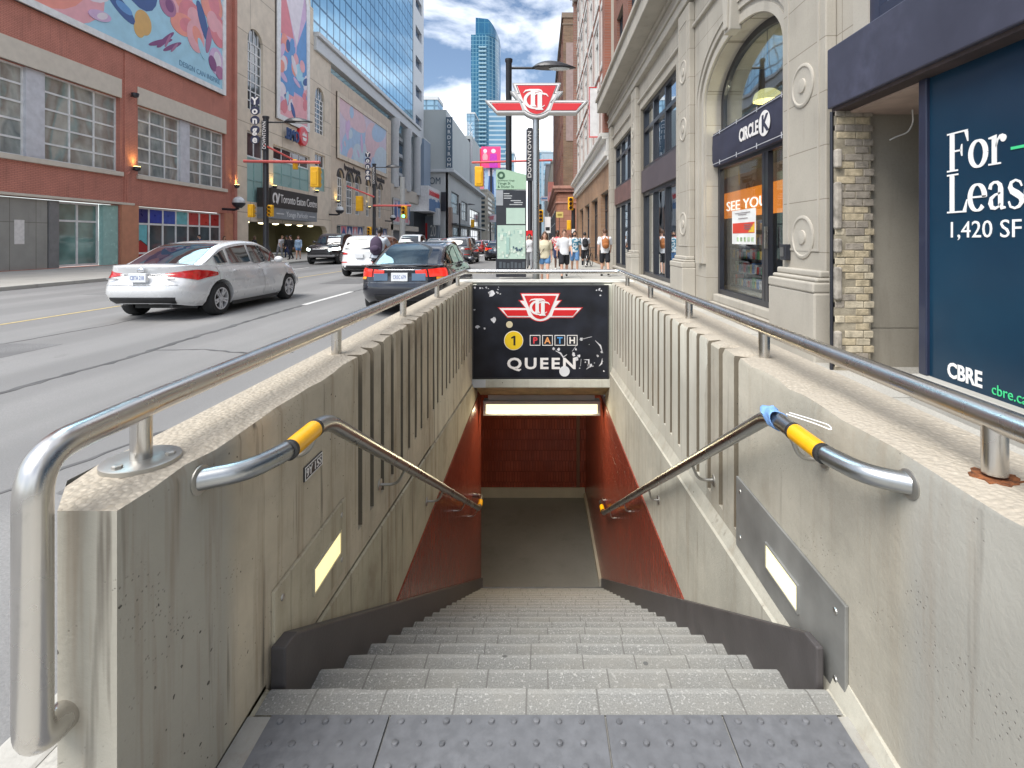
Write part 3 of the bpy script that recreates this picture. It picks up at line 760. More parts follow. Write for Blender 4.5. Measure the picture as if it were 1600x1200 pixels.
flat('cross_street', rect(KX - .1, 60, 47.1, 59.6), [], ROAD - .004, M_ASPH, .03)
flat('sidewalk', rect(-26, KL - .16, -12, 400), [], 0, M_PAVE, .155)
M_KERB = stone('kerb_concrete', (.4, .39, .36), (.15, .14, .13), .5)
struct(MB().box(KX - .16, KX, -3, 47.2, -.3, .004).build('kerb', M_KERB, None, bevel=.015))
struct(MB().box(KX - .16, KX, 59.5, 400, -.3, .004).build('kerb', M_KERB, None, bevel=.015))
struct(MB().box(KL - .16, KL, -12, 400, -.3, .004).build('kerb', M_KERB, None, bevel=.015))
M_LW = mat('worn_white_paint', (.68, .68, .66), .7, var=.12, scale=12, fine=.25, bscale=30)
M_LY = mat('worn_yellow_paint', (.5, .4, .2), .75, var=.2, scale=10, fine=.25, bscale=30)
b = MB()
for y in (-1, 11.9, 20.9, 29.9, 38.9, 62, 71, 80, 95, 110):
    b.box(-5.53, -5.40, y, y + 3.0, ROAD - .01, ROAD + .004)
for y in (16, 25, 34, 62, 75, 90): b.box(-12.7, -12.58, y, y + 3, ROAD - .01, ROAD + .004)
struct(b.build('lane_marking', M_LW))
b = MB(); b.box(-9.62, -9.52, -6, 46, ROAD - .01, ROAD + .004); b.box(-9.5, -9.4, 61, 300, ROAD - .01, ROAD + .004)
struct(b.build('lane_marking', M_LY))
b = MB(); b.box(KL + .3, KX - .4, 45.6, 46.1, ROAD - .01, ROAD + .004)
for i in range(14): b.box(KL + .6 + i * 1.02, KL + 1.15 + i * 1.02, 48, 51, ROAD - .01, ROAD + .004)
struct(b.build('crosswalk_marking', M_LW))
M_TAR = mat('tar_seal', (.085, .085, .086), .7, var=.4)
rs = random.Random(8)
def crack(pts, w):
    b = MB(); q = []
    for i in range(len(pts) - 1):
        a, c = Vector(pts[i]), Vector(pts[i + 1]); n = max(2, int((c - a).length / .12))
        for k in range(n):
            p = a.lerp(c, k / n); q.append((p.x + (rs.random() - .5) * .05, p.y + (rs.random() - .5) * .05))
    q.append(pts[-1])
    stroke(b, q, [w * (.5 + .9 * rs.random()) for _ in q], lambda u, v, w_: (u, v, ROAD + w_), -.01, .003)
    return struct(b.build('road_crack', M_TAR, None))
crack([(-5.35, 2.0), (-5.3, 5.0), (-5.25, 6.5), (-5.36, 8.2), (-5.46, 11.8)], .085)
crack([(-5.25, 7.0), (-4.6, 7.05), (-3.9, 6.8), (-3.3, 6.85)], .045)
crack([(-5.42, 13.9), (-5.36, 20)], .06)
crack([(-3.6, 1.0), (-3.1, 3.5), (-2.9, 4.2)], .03)
crack([(-8.0, 5.0), (-7.6, 9.0), (-8.2, 15.0)], .025)
def patch_(x0, x1, y0, y1, k):
    rr = random.Random(k); P_ = [(x0 + (x1 - x0) * t / 8 + .03 * rr.random(), y0 + .04 * rr.random()) for t in range(9)] + [(x1 + .03 * rr.random(), y0 + (y1 - y0) * t / 8) for t in range(1, 9)] + [(x1 - (x1 - x0) * t / 8, y1 + .04 * rr.random()) for t in range(1, 9)] + [(x0 + .03 * rr.random(), y1 - (y1 - y0) * t / 8) for t in range(1, 8)]
    struct(MB().prism(P_, lambda u, v, w: (u, v, ROAD + w), -.02, .002).build('road_patch', mat('asphalt_patch_%d' % k, ((.18, .18, .182), (.21, .21, .21), (.15, .15, .152))[k % 3], .9, var=.3, scale=1.5, fine=.35, bscale=60, bump=.4)))
patch_(-8.6, -6.9, 5.2, 7.4, 0); patch_(-12.6, -10.2, 14, 17.5, 1); patch_(-2.9, -1.9, 3.0, 4.6, 2); patch_(-7.6, -6.2, 17.5, 20, 2)
# ================================================================== this side of the street
M_STONE = stone('limestone', (.405, .375, .32), (.21, .19, .16), .55, (1.15, .62, .006), 'yz')
M_STONE2 = stone('limestone_plain', (.415, .387, .335), (.22, .2, .165), .5)
M_FRAME = mat('black_frame', (.018, .02, .028), .4, coat=.2)
M_GLASS = glass('shop_glass')
M_DOORG = glass('door_glass', (.93, .96, .96), clear=.97, k=.9)
M_DARKG = pane_mat('dark_glass', (.05, .07, .085), refl=.9)
M_RB = bricks('dark_red_brick', (.26, .085, .05), (.19, .06, .04), (.2, .17, .14), 'yz')
M_RBx = bricks('dark_red_brick_side', (.26, .085, .05), (.19, .06, .04), (.2, .17, .14), 'xz')
def arch_pts(yc, hw, zs, rise, n=28, top=True):
    return [(yc - hw * math.cos(PI * i / n), zs + rise * math.sin(PI * i / n)) for i in range(n + 1)]
AC, AH, AS, AR = 8.75, 1.68, 4.12, .88
sb = thing('stone_building', 'pale limestone corner building with arched doorway, black shop windows and deep cornice', 'building', (XR, 15, 0))
arch = [(AC - AH, .0)] + arch_pts(AC, AH, AS, AR) + [(AC + AH, .0)]
bay = [(12.75, 17.25, 5.77), (18.75, 23.45, 5.62)]
holes = [arch] + [rect(a, b_, .22, z) for a, b_, z in bay]
holes[0] = [(u, max(v, .02)) for u, v in arch]
MB().wall(rect(5.55, 24.3, -.05, 6.9), holes, FR, .34).build('wall', M_STONE, sb)
MB().box(XR + .345, XR + 1.9, 5.552, 5.62, -.05, 8).box(XR, XR + 9, 24.26, 24.32, -.05, 20).build('side_wall', M_STONE2, sb)
# archivolt: stepped bands round the arch, keystone
def band(b, off0, off1, w0, w1):
    def ring(o): return [(AC - AH - o, .9)] + [(AC - (AH + o) * math.cos(PI * i / 36), AS + (AR + o) * math.sin(PI * i / 36)) for i in range(37)] + [(AC + AH + o, .9)]
    r0, r1 = ring(off0), ring(off1); n = len(r0)
    vs = [FR(*p, w) for p in r0 for w in (w0, w1)] + [FR(*p, w) for p in r1 for w in (w0, w1)]
    fs = []
    for i in range(n - 1):
        fs += [(2 * i + 1, 2 * i + 3, 2 * n + 2 * i + 3, 2 * n + 2 * i + 1), (2 * i, 2 * i + 1, 2 * i + 3, 2 * i + 2)[::-1], (2 * n + 2 * i, 2 * n + 2 * i + 1, 2 * n + 2 * i + 3, 2 * n + 2 * i + 2)]
    b.add(vs, fs)
b = MB(); band(b, 0.02, .16, -.01, .05); band(b, .162, .24, -.01, .03); band(b, .242, .36, -.01, .075); band(b, .362, .41, -.01, .10)
b.build('archivolt', M_STONE2, sb, smooth=30)
b = MB(); b.prism([(AC - .14, 4.93), (AC + .14, 4.93), (AC + .24, 5.75), (AC - .24, 5.75)], FR, 0, .2); b.prism([(AC - .07, 4.98), (AC + .07, 4.98), (AC + .14, 5.7), (AC - .14, 5.7)], FR, .2, .235)
b.build('keystone', M_STONE2, sb, bevel=.015)
def pier(y0, y1, ztop, orn):
    b = MB(); x0 = XR - .13
    b.box(x0, XR - .002, y0, y1, 1.0, ztop)
    p = b.build('pilaster', M_STONE, sb, bevel=.015)
    q = MB(); q.box(XR - .3, XR - .002, y0 - .07, y1 + .07, -.02, .78).build('pedestal', M_STONE2, p, bevel=.02)
    m = MB()
    for (z0, z1, o) in ((.78, .9, .31), (.9, .95, .26), (.95, 1.03, .21)): m.box(XR - o, XR - .003, y0 - .06 + (.31 - o) * .4, y1 + .06 - (.31 - o) * .4, z0, z1)
    m.build('base_moulding', M_STONE2, p, bevel=.03, seg=4)
    # sunk panel edge, discs
    t = MB(); e = .012; a0, a1 = y0 + .13, y1 - .13
    for aa in ((a0, a0 + .03, 1.25, ztop - .3), (a1 - .03, a1, 1.25, ztop - .3), (a0 + .03, a1 - .03, 1.25, 1.28), (a0 + .03, a1 - .03, ztop - .33, ztop - .3)): t.box(x0 - e, x0 + .001, *aa)
    t.build('panel_moulding', M_STONE2, p)
    o = MB(); yc = (y0 + y1) / 2
    for z in orn:
        k = min(.27, (y1 - y0) * .3)
        for r, h in ((k, .02), (k * .35, .03)):
            pr = [(r, -.01), (r, h * .6), (r - .015, h), (r - .035, h), (r - .05, h * .35), (.01, h * .3)] if r > .15 else [(r, -.01), (r * .9, h * .8), (r * .4, h)]
            o.lathe(pr, (x0, yc, z), (-1, 0, 0), 28)
        o.build('medallion', M_STONE2, p, smooth=40); o = MB()
pier(5.85, 6.87, 6.6, (3.3, 1.42)); pier(11.2, 12.1, 6.6, (3.9, 5.2, 1.75)); pier(17.45, 18.35, 6.6, (3.9, 5.2)); pier(23.55, 24.25, 6.6, (3.9,))
pier(-2.0, -1.0, 6.6, ())
# entablature and cornice
b = MB()
for z0, z1, o in ((6.02, 6.1, .07), (6.66, 6.9, .15), (6.9, 6.98, .2), (6.98, 7.3, .13)): b.box(XR - o, XR + .3, 5.55, 24.28, z0 + .001, z1)
b.build('entablature', M_STONE2, sb, bevel=.02)
b = MB()
for z0, z1, o in ((7.3, 7.42, .2), (7.42, 7.9, .66), (7.9, 8.05, .75)): b.box(XR - o, XR + .4, 5.4, 24.35 - .0 + o * .1, z0 + .001, z1)
b.build('cornice', M_STONE2, sb, bevel=.02)
up = []
for i in range(6):
    y0 = 6.6 + i * 3.0
    for k in range(4): up.append((y0, y0 + 1.7, 9.1 + k * 3.5, 11.4 + k * 3.5))
FRu = lambda u, v, w: FR(u, v, w, XR + .12)
MB().wall(rect(5.5, 24.3, 8.04, 23), [rect(*u) for u in up], FRu, .3).build('brick_wall', M_RB, sb)
for k, u in enumerate(up):
    f = window(sb, FRu, *u, 1, 2, .2, M_FRAME, M_DARKG, .08)
    MB().fbox(FRu, u[0] - .12, u[1] + .12, u[2] - .16, u[2] - .002, -.1, .1).build('sill', M_STONE2, f)
# shop bays: black frames, spandrel panel
M_SPAN = mat('spandrel_panel', (.085, .07, .08), .55, var=.2, scale=2)
M_SPAN2 = mat('spandrel_copper', (.17, .095, .085), .5, var=.3, scale=2)
for (y0, y1, zt), sm in zip(bay, (M_SPAN, M_SPAN2)):
    w3 = (y1 - y0)
    window(sb, FR, y0, y1, 3.70, zt, [y0 + w3 * .34, y0 + w3 * .67], [5.02], .2, M_FRAME, M_GLASS, .12, .1)
    window(sb, FR, y0, y1, .22, 2.96, [y0 + w3 * .34, y0 + w3 * .67], 1, .2, M_FRAME, M_GLASS, .12, .1)
    MB().fbox(FR, y0 + .01, y1 - .01, 2.965, 3.695, -.3, -.03).build('spandrel', sm, sb, bevel=.01)
    MB().fbox(FR, y0 - .05, y1 + .05, .14, .219, -.3, .06).build('sill', M_STONE2, sb, bevel=.01)
# arched shopfront
M_NAVY = mat('navy_canvas', (.032, .034, .062), .65, var=.2, scale=2, bump=.25, bscale=4)
XD = .30
tr = [(AC - AH + .0, 3.3)] + arch_pts(AC, AH, AS, AR) + [(AC + AH, 3.3)]
fr = MB(); inn = [(AC - AH + .12, 3.3)] + arch_pts(AC, AH - .12, AS, AR - .12) + [(AC + AH - .12, 3.3)]
fr.prism(tr + inn[::-1], lambda u, v, w: FR(u, v, w - XD), -.08, 0)
af = fr.build('arched_window', M_FRAME, sb)
MB().prism(inn, lambda u, v, w: FR(u, v, w - XD), -.06, -.04).build('pane', glass('transom_glass', (.8, .86, .88), clear=.93, k=2.2), af)
dw = window(sb, FR, AC - AH + .02, AC + AH - .02, .3, 2.9, [8.2, 8.32, 7.55], 1, XD + .02, M_FRAME, M_DOORG, .1, .09, name='shopfront')
MB().fbox(FR, 8.12, 8.16, 1.25, 1.6, -XD + .08, -XD + .12).build('door_handle', M_STEEL, dw)
MB().box(XR - .05, XR + .32, AC - AH + .02, AC + AH - .02, -.02, .15).build('doorstep', M_STONE2, sb, bevel=.02)
MB().box(XR + .12, XR + .33, AC - AH + .03, AC + AH - .03, .15, .3).build('threshold', M_STONE2, sb, bevel=.02)
# awning with its lettering
aw = thing('shop_awning', 'navy fascia awning lettered CIRCLE K across the arched doorway', 'awning', (XR + .15, AC, 3.2))
FA = lambda u, v, w: FR(u, v, w - .12)
b = MB()
for i in range(9):
    pass
rs = random.Random(6); rows = []
for j in range(6):
    v = 2.86 + .66 * j / 5
    rows.append([FA(AC + AH - .03 - (2 * AH - .06) * i / 24, v, (.015 * rs.random() if 0 < j < 5 else 0) + (0 if j else -.02)) for i in range(25)])
b.grid(rows); b.grid([[(p[0] + .24, p[1], p[2]) for p in rows[0]], rows[0]]); b.grid([rows[-1], [(p[0] + .24, p[1], p[2]) for p in rows[-1]]])
for e in (0, -1): b.grid([[r[e] for r in rows], [(r[e][0] + .24, r[e][1], r[e][2]) for r in rows]])
b.build('canvas', M_NAVY, aw, smooth=50)
c1 = MB(); c1.fbox(FA, AC - AH + .03, AC + AH - .03, 2.9, 2.912, .012, .02).fbox(FA, AC - AH + .03, AC + AH - .03, 3.48, 3.492, .012, .02)
for i in range(4):
    y = AC + 1.2 - i * .85; c1.fbox(FA, y, y + .02, 2.86, 2.95, .014, .022).fbox(FA, y, y + .02, 3.45, 3.53, .014, .022)
c1.build('piping', mat('piping_grey', (.42, .43, .46), .6), aw)
y_, z_ = at(1155, 224, XR + .1)
text('lettering', 'CIRCLE', (XR + .10, y_ + .0, 3.10), (0, -1, 0), (0, 0, 1), .21, M_TW, aw, .006, fit=.78, bold=.03)
MB().lathe([(.2, 0), (.2, .006)], (XR + .103, y_ - 1.0, 3.205), (-1, 0, 0), 32).build('logo_disc', M_TW, aw)
text('letter', 'K', (XR + .096, y_ - .91, 3.08), (0, -1, 0), (0, 0, 1), .25, M_NAVY, aw, .004, bold=.035)
# inside the corner shop
M_SHOPW = mat('shop_wall', (.55, .52, .42), .8)
M_WARM = mat('lamp_warm', (1, .85, .35), .5, emit=.7, ecol=(1, .86, .35))
inr = thing('shop_interior', 'interior of the corner shop seen through the arched doorway', 'interior', (XR + 2.2, AC, 0))
b = MB(); b.box(XR + 2.6, XR + 2.65, 6.2, 12.4, 0, 5.6).box(XR + .36, XR + 2.6, 12.35, 12.4, 0, 5.6).box(XR + .36, XR + 2.6, 6.2, 6.25, 0, 5.6)
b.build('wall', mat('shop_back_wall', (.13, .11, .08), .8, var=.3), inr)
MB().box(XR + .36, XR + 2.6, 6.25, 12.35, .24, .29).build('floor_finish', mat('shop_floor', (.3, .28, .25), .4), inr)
MB().box(XR + .36, XR + 2.6, 6.25, 12.35, 5.5, 5.6).build('ceiling_finish', M_SHOPW, inr)
MB().box(XR + .9, XR + 1.0, 9.0, 12.2, 2.45, 2.8).build('bulkhead', mat('bulkhead_brown', (.18, .12, .07), .7), inr)
sg = thing('hanging_banner', 'orange banner reading SEE YOU inside the corner shop door', 'banner', (XR + .75, 9.4, 2.1))
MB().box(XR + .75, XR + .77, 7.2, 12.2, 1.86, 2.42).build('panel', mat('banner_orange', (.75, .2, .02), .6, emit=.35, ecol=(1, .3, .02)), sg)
text('lettering', 'SEE YOU', (XR + .748, 11.35, 2.02), (0, -1, 0), (0, 0, 1), .2, mat('banner_letter', (.9, .85, .8), .5, emit=.8), sg, .012, fit=2.0)
dl = thing('pendant_lamp', 'yellow dome pendant lamp glowing behind the arched window', 'lamp', (XR + .85, 8.75, 4.2))
yl, zl = at(1199, 148, XR + .9)
MB().lathe([(.26, 0), (.255, .06), (.22, .15), (.14, .21), (.04, .24)], (XR + .9, yl, zl - .12), (0, 0, 1), 28).build('shade', M_WARM, dl, smooth=40)
MB().lathe([(.012, .26), (.012, 1.6)], (XR + .9, yl, zl - .12), (0, 0, 1), 8).build('cord', M_FRAME, dl)
pl = bpy.data.lights.new('shop_lamp', 'POINT'); pl.energy = 70; pl.color = (1, .82, .55); pl.shadow_soft_size = .25
po = bpy.data.objects.new('shop_lamp', pl); COL.objects.link(po); po.location = (XR + 1.0, 9.6, 3.4)
GC = [(.55, .06, .05), (.6, .6, .62), (.1, .2, .45), (.6, .45, .08), (.08, .3, .14), (.3, .3, .34)]
for ki, (y0, y1, xs) in enumerate(((10.15, 12.2, XR + 1.15), (6.7, 8.4, XR + 1.6))):
    rk = thing('display_shelf', ('dark shelf of packaged snacks behind the shop door glass', 'dark shelf of packaged goods deeper inside the corner shop')[ki], 'shelf', (xs, y0, .29))
    b = MB(); b.box(xs, xs + .4, y0, y0 + .03, .29, 2.0).box(xs, xs + .4, y1 - .03, y1, .29, 2.0).box(xs + .38, xs + .4, y0 + .03, y1 - .03, .29, 2.0)
    for z in (.35, .66, .97, 1.28, 1.59): b.box(xs, xs + .38, y0 + .03, y1 - .03, z - .02, z)
    b.build('rack', M_FRAME, rk)
    for c in range(6):
        g_ = MB(); rr = random.Random(40 + c + ki * 9)
        for z in (.35, .66, .97, 1.28, 1.59):
            n = int((y1 - y0 - .1) / .12)
            for i in range(n):
                if (i + int(z * 7) * 2) % 6 != c: continue
                y = y0 + .05 + i * .12; h = .14 + .1 * rr.random()
                g_.box(xs + .01 + .03 * rr.random(), xs + .2, y, y + .1, z + .001, z + h)
        tag(g_.build('goods', mat('goods_%s' % 'abcdef'[c], GC[c], .5, var=.4, scale=18), rk, bevel=.01), kind='stuff')
ps = thing('poster', 'white and red notice poster stuck on the shop door glass', 'poster', (XR + .25, 9.3, 1.5))
ya, za = at(1145, 330, XR + .24); yb2, zb2 = at(1182, 382, XR + .24)
MB().box(XR + .226, XR + .232, yb2, ya, zb2, za).build('sheet', mat('poster_white', (.72, .73, .72), .7), ps)
hh = za - zb2; ww_ = ya - yb2
MB().box(XR + .222, XR + .226, yb2 + .04, ya - .04, zb2 + hh * .32, zb2 + hh * .62).build('red_block', mat('poster_red', (.6, .05, .03), .6), ps)
MB().prism([(yb2 + .04, zb2 + hh * .34), (yb2 + .3, zb2 + hh * .34), (yb2 + .04, zb2 + hh * .6)], lambda u, v, w: (XR + w, u, v), .219, .2215).build('yellow_corner', mat('poster_yellow', (.7, .45, .03), .6), ps)
b = MB()
for i, (z, a, c) in enumerate(((.9, .15, .8), (.85, .3, .65), (.74, .3, .7), (.55, .55, .85), (.5, .55, .9), (.45, .55, .8), (.42, .6, .85))):
    b.box(XR + .217, XR + .219, ya - ww_ * c, ya - ww_ * a, zb2 + hh * z, zb2 + hh * (z + .018))
b.build('print', mat('poster_ink', (.2, .16, .18), .6), ps)
b = MB()
for i in range(5): b.box(XR + .222, XR + .226, yb2 + .08 + i * .16, yb2 + .17 + i * .16, zb2 + hh * .08, zb2 + hh * .2)
b.build('picture', mat('poster_pictures', (.3, .4, .25), .6, var=.8, scale=9), ps)
# dark rooms behind the other shop windows
for (y0, y1, zt), nm in zip(bay, ('nearer', 'farther')):
    ri = thing('shop_room', 'dim shop room behind the %s black framed shop window' % nm, 'interior', (XR + 1.2, y0, 0))
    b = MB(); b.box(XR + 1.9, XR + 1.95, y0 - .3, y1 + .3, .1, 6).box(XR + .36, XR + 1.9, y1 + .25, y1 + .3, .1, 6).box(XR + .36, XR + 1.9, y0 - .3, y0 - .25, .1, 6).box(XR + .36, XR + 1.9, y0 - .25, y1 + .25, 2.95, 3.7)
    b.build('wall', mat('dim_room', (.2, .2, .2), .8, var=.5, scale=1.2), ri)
    b = MB(); rr = random.Random(int(y0))
    for i in range(7):
        y = y0 + .3 + i * .6; b.box(XR + .9 + .5 * rr.random(), XR + 1.7, y, y + .35, .3, .9 + 1.3 * rr.random())
    b.build('stock', mat('stock_mixed', (.35, .3, .26), .7, var=.8, scale=2.5), ri)
# entry phone / bracket on the pier
eb_ = thing('wall_box', 'small black box on the limestone pier beside the shop door', 'box', (XR - .13, 6.75, 1.3))
MB().box(XR - .21, XR - .131, 6.66, 6.8, 1.12, 1.33).build('case', M_FRAME, eb_, bevel=.01)
MB().box(XR - .222, XR - .211, 6.69, 6.77, 1.17, 1.29).build('cover', mat('case_grey', (.1, .1, .1), .4), eb_)

# ---- vacant shop next door
vs = thing('vacant_shop', 'vacant shop with dark purple fascia and boarded entrance recess', 'shop', (XR, 2, 0))
M_FASC = mat('purple_fascia', (.05, .052, .082), .5, var=.25, scale=1.5, fine=.15, bscale=8)
MB().box(3.1, 3.62, -3, 5.52, 2.79, 3.43).build('fascia', M_FASC, vs, bevel=.012)
MB().box(3.14, 3.62, -3, 5.50, 2.755, 2.79).build('fascia_lip', mat('lip_rust', (.05, .035, .035), .7, var=.4, scale=6), vs)
MB().box(3.4, 3.7, -3, 5.54, 3.43, 3.6).box(3.4, 3.7, 5.3, 5.55, 3.6, 8).box(3.4, 3.7, -3, 5.3, 5.6, 8).build('wall', M_STONE2, vs)
window(vs, FR, -2.9, 5.3, 3.6, 5.6, [3.4, 1.6, -.4], 1, .12, mat('navy_frame', (.02, .026, .055), .4, coat=.3), pane_mat('sky_pane', (.2, .26, .32), refl=.9), .14, .1)
MB().box(3.2, 3.75, -3, 4.42, -.05, .235).build('plinth', stone('plinth_concrete', (.38, .37, .34), (.2, .19, .17), .4), vs, bevel=.015)
MB().box(3.27, 3.42, 4.33, 4.42, .235, 2.79).build('corner_post', M_NAVY if False else mat('navy_frame', (.03, .035, .09), .4), vs, bevel=.008)
MB().box(3.42, 3.5, 4.30, 4.41, .235, 2.79).build('return_panel', mat('board_grey', (.3, .29, .27), .8), vs)
MB().box(3.5, 5.2, 5.505, 5.545, .442, 2.78).box(3.5, 5.2, 5.5, 5.545, .02, .434).build('board', stone('grey_board', (.33, .305, .255), (.17, .15, .12), .7), vs)
MB().box(3.44, 5.2, 4.3, 4.36, .02, 2.78).box(5.15, 5.2, 4.36, 5.58, .02, 2.78).build('recess_wall', mat('board_grey', (.3, .29, .27), .8), vs)
MB().box(3.3, 5.2, 4.42, 5.58, 2.735, 2.79).build('recess_ceiling', mat('pink_ceiling', (.47, .36, .31), .8, var=.15, scale=4), vs)
MB().box(3.3, 5.2, 4.42, 5.58, -.04, .02).build('recess_floor', M_PAVE, vs)
# exposed buff bricks, one by one, with a ragged edge
M_BUFF = [mat('buff_brick_' + n, c, .9, var=.3, scale=14, bump=.6, bscale=60) for n, c in zip(('pale', 'warm', 'grey'), ((.5, .44, .33), (.46, .39, .27), (.31, .275, .23)))]
b = MB(); rr = random.Random(12); zz_ = .03
row = 0
while zz_ < 2.7:
    h = .074 + .008 * rr.random(); x = 3.16 + (.0 if row % 2 else -.02)
    xe = 3.5 + (.0 if row % 2 else .05) + .02 * rr.random()
    first = True
    while x < xe - .02:
        l = min((.2 if row % 2 or not first else .11) * (.94 + .1 * rr.random()), xe - x); first = False
        b.m = rr.choice((0, 0, 1, 1, 2)) if zz_ < 1.5 else rr.choice((1, 2, 2, 2))
        o = rr.random() * .009
        if not (x < 3.2 and rr.random() < .25): b.box(x, x + l - .01, 5.43 + o, 5.5, zz_ + .004 * rr.random(), zz_ + h - .006 - .004 * rr.random())
        x += l
    zz_ += h; row += 1
b.build('brick', M_BUFF, vs, bevel=.006)
MB().box(3.14, 3.52, 5.443, 5.548, 0, 2.75).build('mortar_bed', mat('old_mortar', (.3, .265, .2), .95, var=.4, scale=8, bump=.5), vs)
for z0, z1 in ((.1, .42), (.75, 1.1), (1.25, 1.4), (1.5, 2.0), (2.15, 2.35)): MB().box(3.13, 3.2, 5.40, 5.47, z0, z1).build('plaster_lump', mat('plaster_grey', (.33, .3, .26), .95, var=.4, scale=10, bump=.6, bscale=25), vs, bevel=.02)
MB().tube([(3.12, 5.47, 0), (3.12, 5.47, 2.75)], .018, 10).build('conduit', M_FRAME, vs, smooth=40)
wi = tag(MB().tube(fillet([(3.86, 5.3, 2.74), (3.87, 5.3, 2.6), (3.83, 5.32, 2.5), (3.74, 5.34, 2.47), (3.66, 5.35, 2.43)], .05, 6), .008, 8).build('loose_cable', mat('cable_white', (.75, .75, .73), .6), None, smooth=60), 'loose white cable hanging from the ceiling of the vacant entrance', 'cable')
# lease panel
lp_ = thing('lease_sign', 'large dark teal window panel lettered For Lease 1,420 SF', 'sign', (3.3, 2, .24))
g = G('teal_panel'); p = g.pos()
g.P(col=g.ramp(g.noise(p, .8, 4), .3, .7, (.007, .03, .062), (.011, .046, .085)), rough=.22, spec=.35); M_TEAL = g.m
MB().box(3.3, 3.36, -3, 4.33, .235, 2.79).build('panel', M_TEAL, lp_)
SX = 3.298
FS = lambda k, y0, z0: (lambda u, v, w: (SX - w, y0 - u * k, z0 + v * k))
def circ(cx, cy, rx, ry, a0, a1, n=22): return [(cx + rx * math.cos(R(a0 + (a1 - a0) * i / n)), cy + ry * math.sin(R(a0 + (a1 - a0) * i / n))) for i in range(n + 1)]
def thickthin(pts, thick, thin):   # pen broad on verticals
    out = []
    for i in range(len(pts)):
        a = pts[max(0, i - 1)]; c = pts[min(len(pts) - 1, i + 1)]; dx, dy = c[0] - a[0], c[1] - a[1]; l = math.hypot(dx, dy) or 1
        out.append(thin + (thick - thin) * abs(dy / l) ** 1.3)
    return out
def serif(b, ch, fn):
    Z = (0, .004); pz_ = lambda poly: b.prism(poly, fn, *Z)
    if ch == 'F':
        pz_(rect(.10, .26, .04, .96)); pz_(rect(0, .38, 0, .042)); pz_([(0, .958), (.70, .958), (.72, 1), (0, 1)]); pz_([(.6, .958), (.70, .70), (.73, .70), (.72, .958)])
        pz_(rect(.26, .5, .49, .535)); pz_([(.46, .535), (.5, .66), (.53, .66), (.53, .36), (.5, .36), (.46, .49)]); return .74
    if ch == 'L':
        pz_(rect(.10, .26, .04, .96)); pz_(rect(0, .68, 0, .042)); pz_(rect(0, .40, .958, 1)); pz_([(.56, .042), (.69, .32), (.72, .32), (.68, .042)]); return .74
    if ch == 'o':
        q = circ(.3, .34, .235, .315, 0, 360, 36); stroke(b, q, thickthin(q, .15, .055), fn, *Z); return .62
    if ch == 'r':
        pz_(rect(.1, .24, .04, .62)); pz_(rect(0, .36, 0, .04)); pz_([(0, .66), (0, .625), (.1, .61), (.24, .62), (.24, .70)])
        q = [(.22, .42), (.26, .56), (.34, .64), (.42, .64)]; stroke(b, q, [.03, .05, .08, .1], fn, *Z); b.prism(ell(.43, .585, .085, .085), fn, 0, .0041); return .53
    if ch == 'e':
        q = circ(.3, .34, .235, .315, 0, 318, 34); stroke(b, q, thickthin(q, .15, .05), fn, *Z); pz_(rect(.13, .59, .33, .375)); return .62
    if ch == 'a':
        q = [(.08, .5), (.11, .6), (.2, .655), (.3, .65), (.38, .58), (.4, .48), (.4, .14), (.44, .05), (.54, .05)]; stroke(b, q, [.1, .09, .06, .07, .11, .14, .14, .1, .04], fn, *Z)
        q = [(.4, .4), (.24, .36), (.12, .28), (.1, .17), (.14, .07), (.24, .045), (.34, .08), (.4, .16)]; stroke(b, q, [.04, .06, .1, .14, .11, .07, .05, .03], fn, *Z); return .56
    if ch == 's':
        q = [(.43, .5), (.38, .6), (.26, .65), (.14, .6), (.11, .5), (.17, .41), (.3, .34), (.41, .26), (.43, .15), (.36, .06), (.24, .02), (.12, .06), (.07, .18)]
        stroke(b, q, [.03, .05, .05, .08, .12, .15, .16, .15, .12, .08, .05, .05, .04], fn, *Z); return .5
def sertext(word, y0, z0, cap, width, parent):
    b0 = MB(); u = 0
    for ch in word: u += serif(b0, ch, lambda *_: (0, 0, 0))
    k = cap; kx = width / (u * cap); u = 0; b = MB()
    for ch in word:
        off = u
        fn = lambda x, v, w, off=off: (SX - w, y0 - (off + x) * k * kx, z0 + v * k)
        u += serif(b, ch, fn)
    return b.build('lettering', mat('sign_white', (.9, .9, .89), .4, var=.03), parent)
M_TW2 = mat('sign_white', (.9, .9, .89), .4, var=.03)
sertext('For', 4.14, 1.93, .31, .53, lp_); sertext('Lease', 4.14, 1.60, .31, .83, lp_)
yg, _ = at(1580, 248, SX)
MB().box(SX - .004, SX, yg - .34, yg, 2.015, 2.035).build('green_dash', mat('sign_green', (.06, .62, .25), .5), lp_)
text('lettering', '1,420 SF', (SX, 4.14, 1.405), (0, -1, 0), (0, 0, 1), .125, M_TW2, lp_, .003, fit=.60)
text('lettering', 'CBRE', (SX, 4.14, .285), (0, -1, 0), (0, 0, 1), .115, M_TW2, lp_, .003, fit=.325, bold=.03)
text('lettering', 'cbre.ca/', (SX, 3.735, .265), (0, -1, 0), (0, 0, 1), .075, mat('sign_green', (.06, .62, .25), .5), lp_, .003, fit=.30)

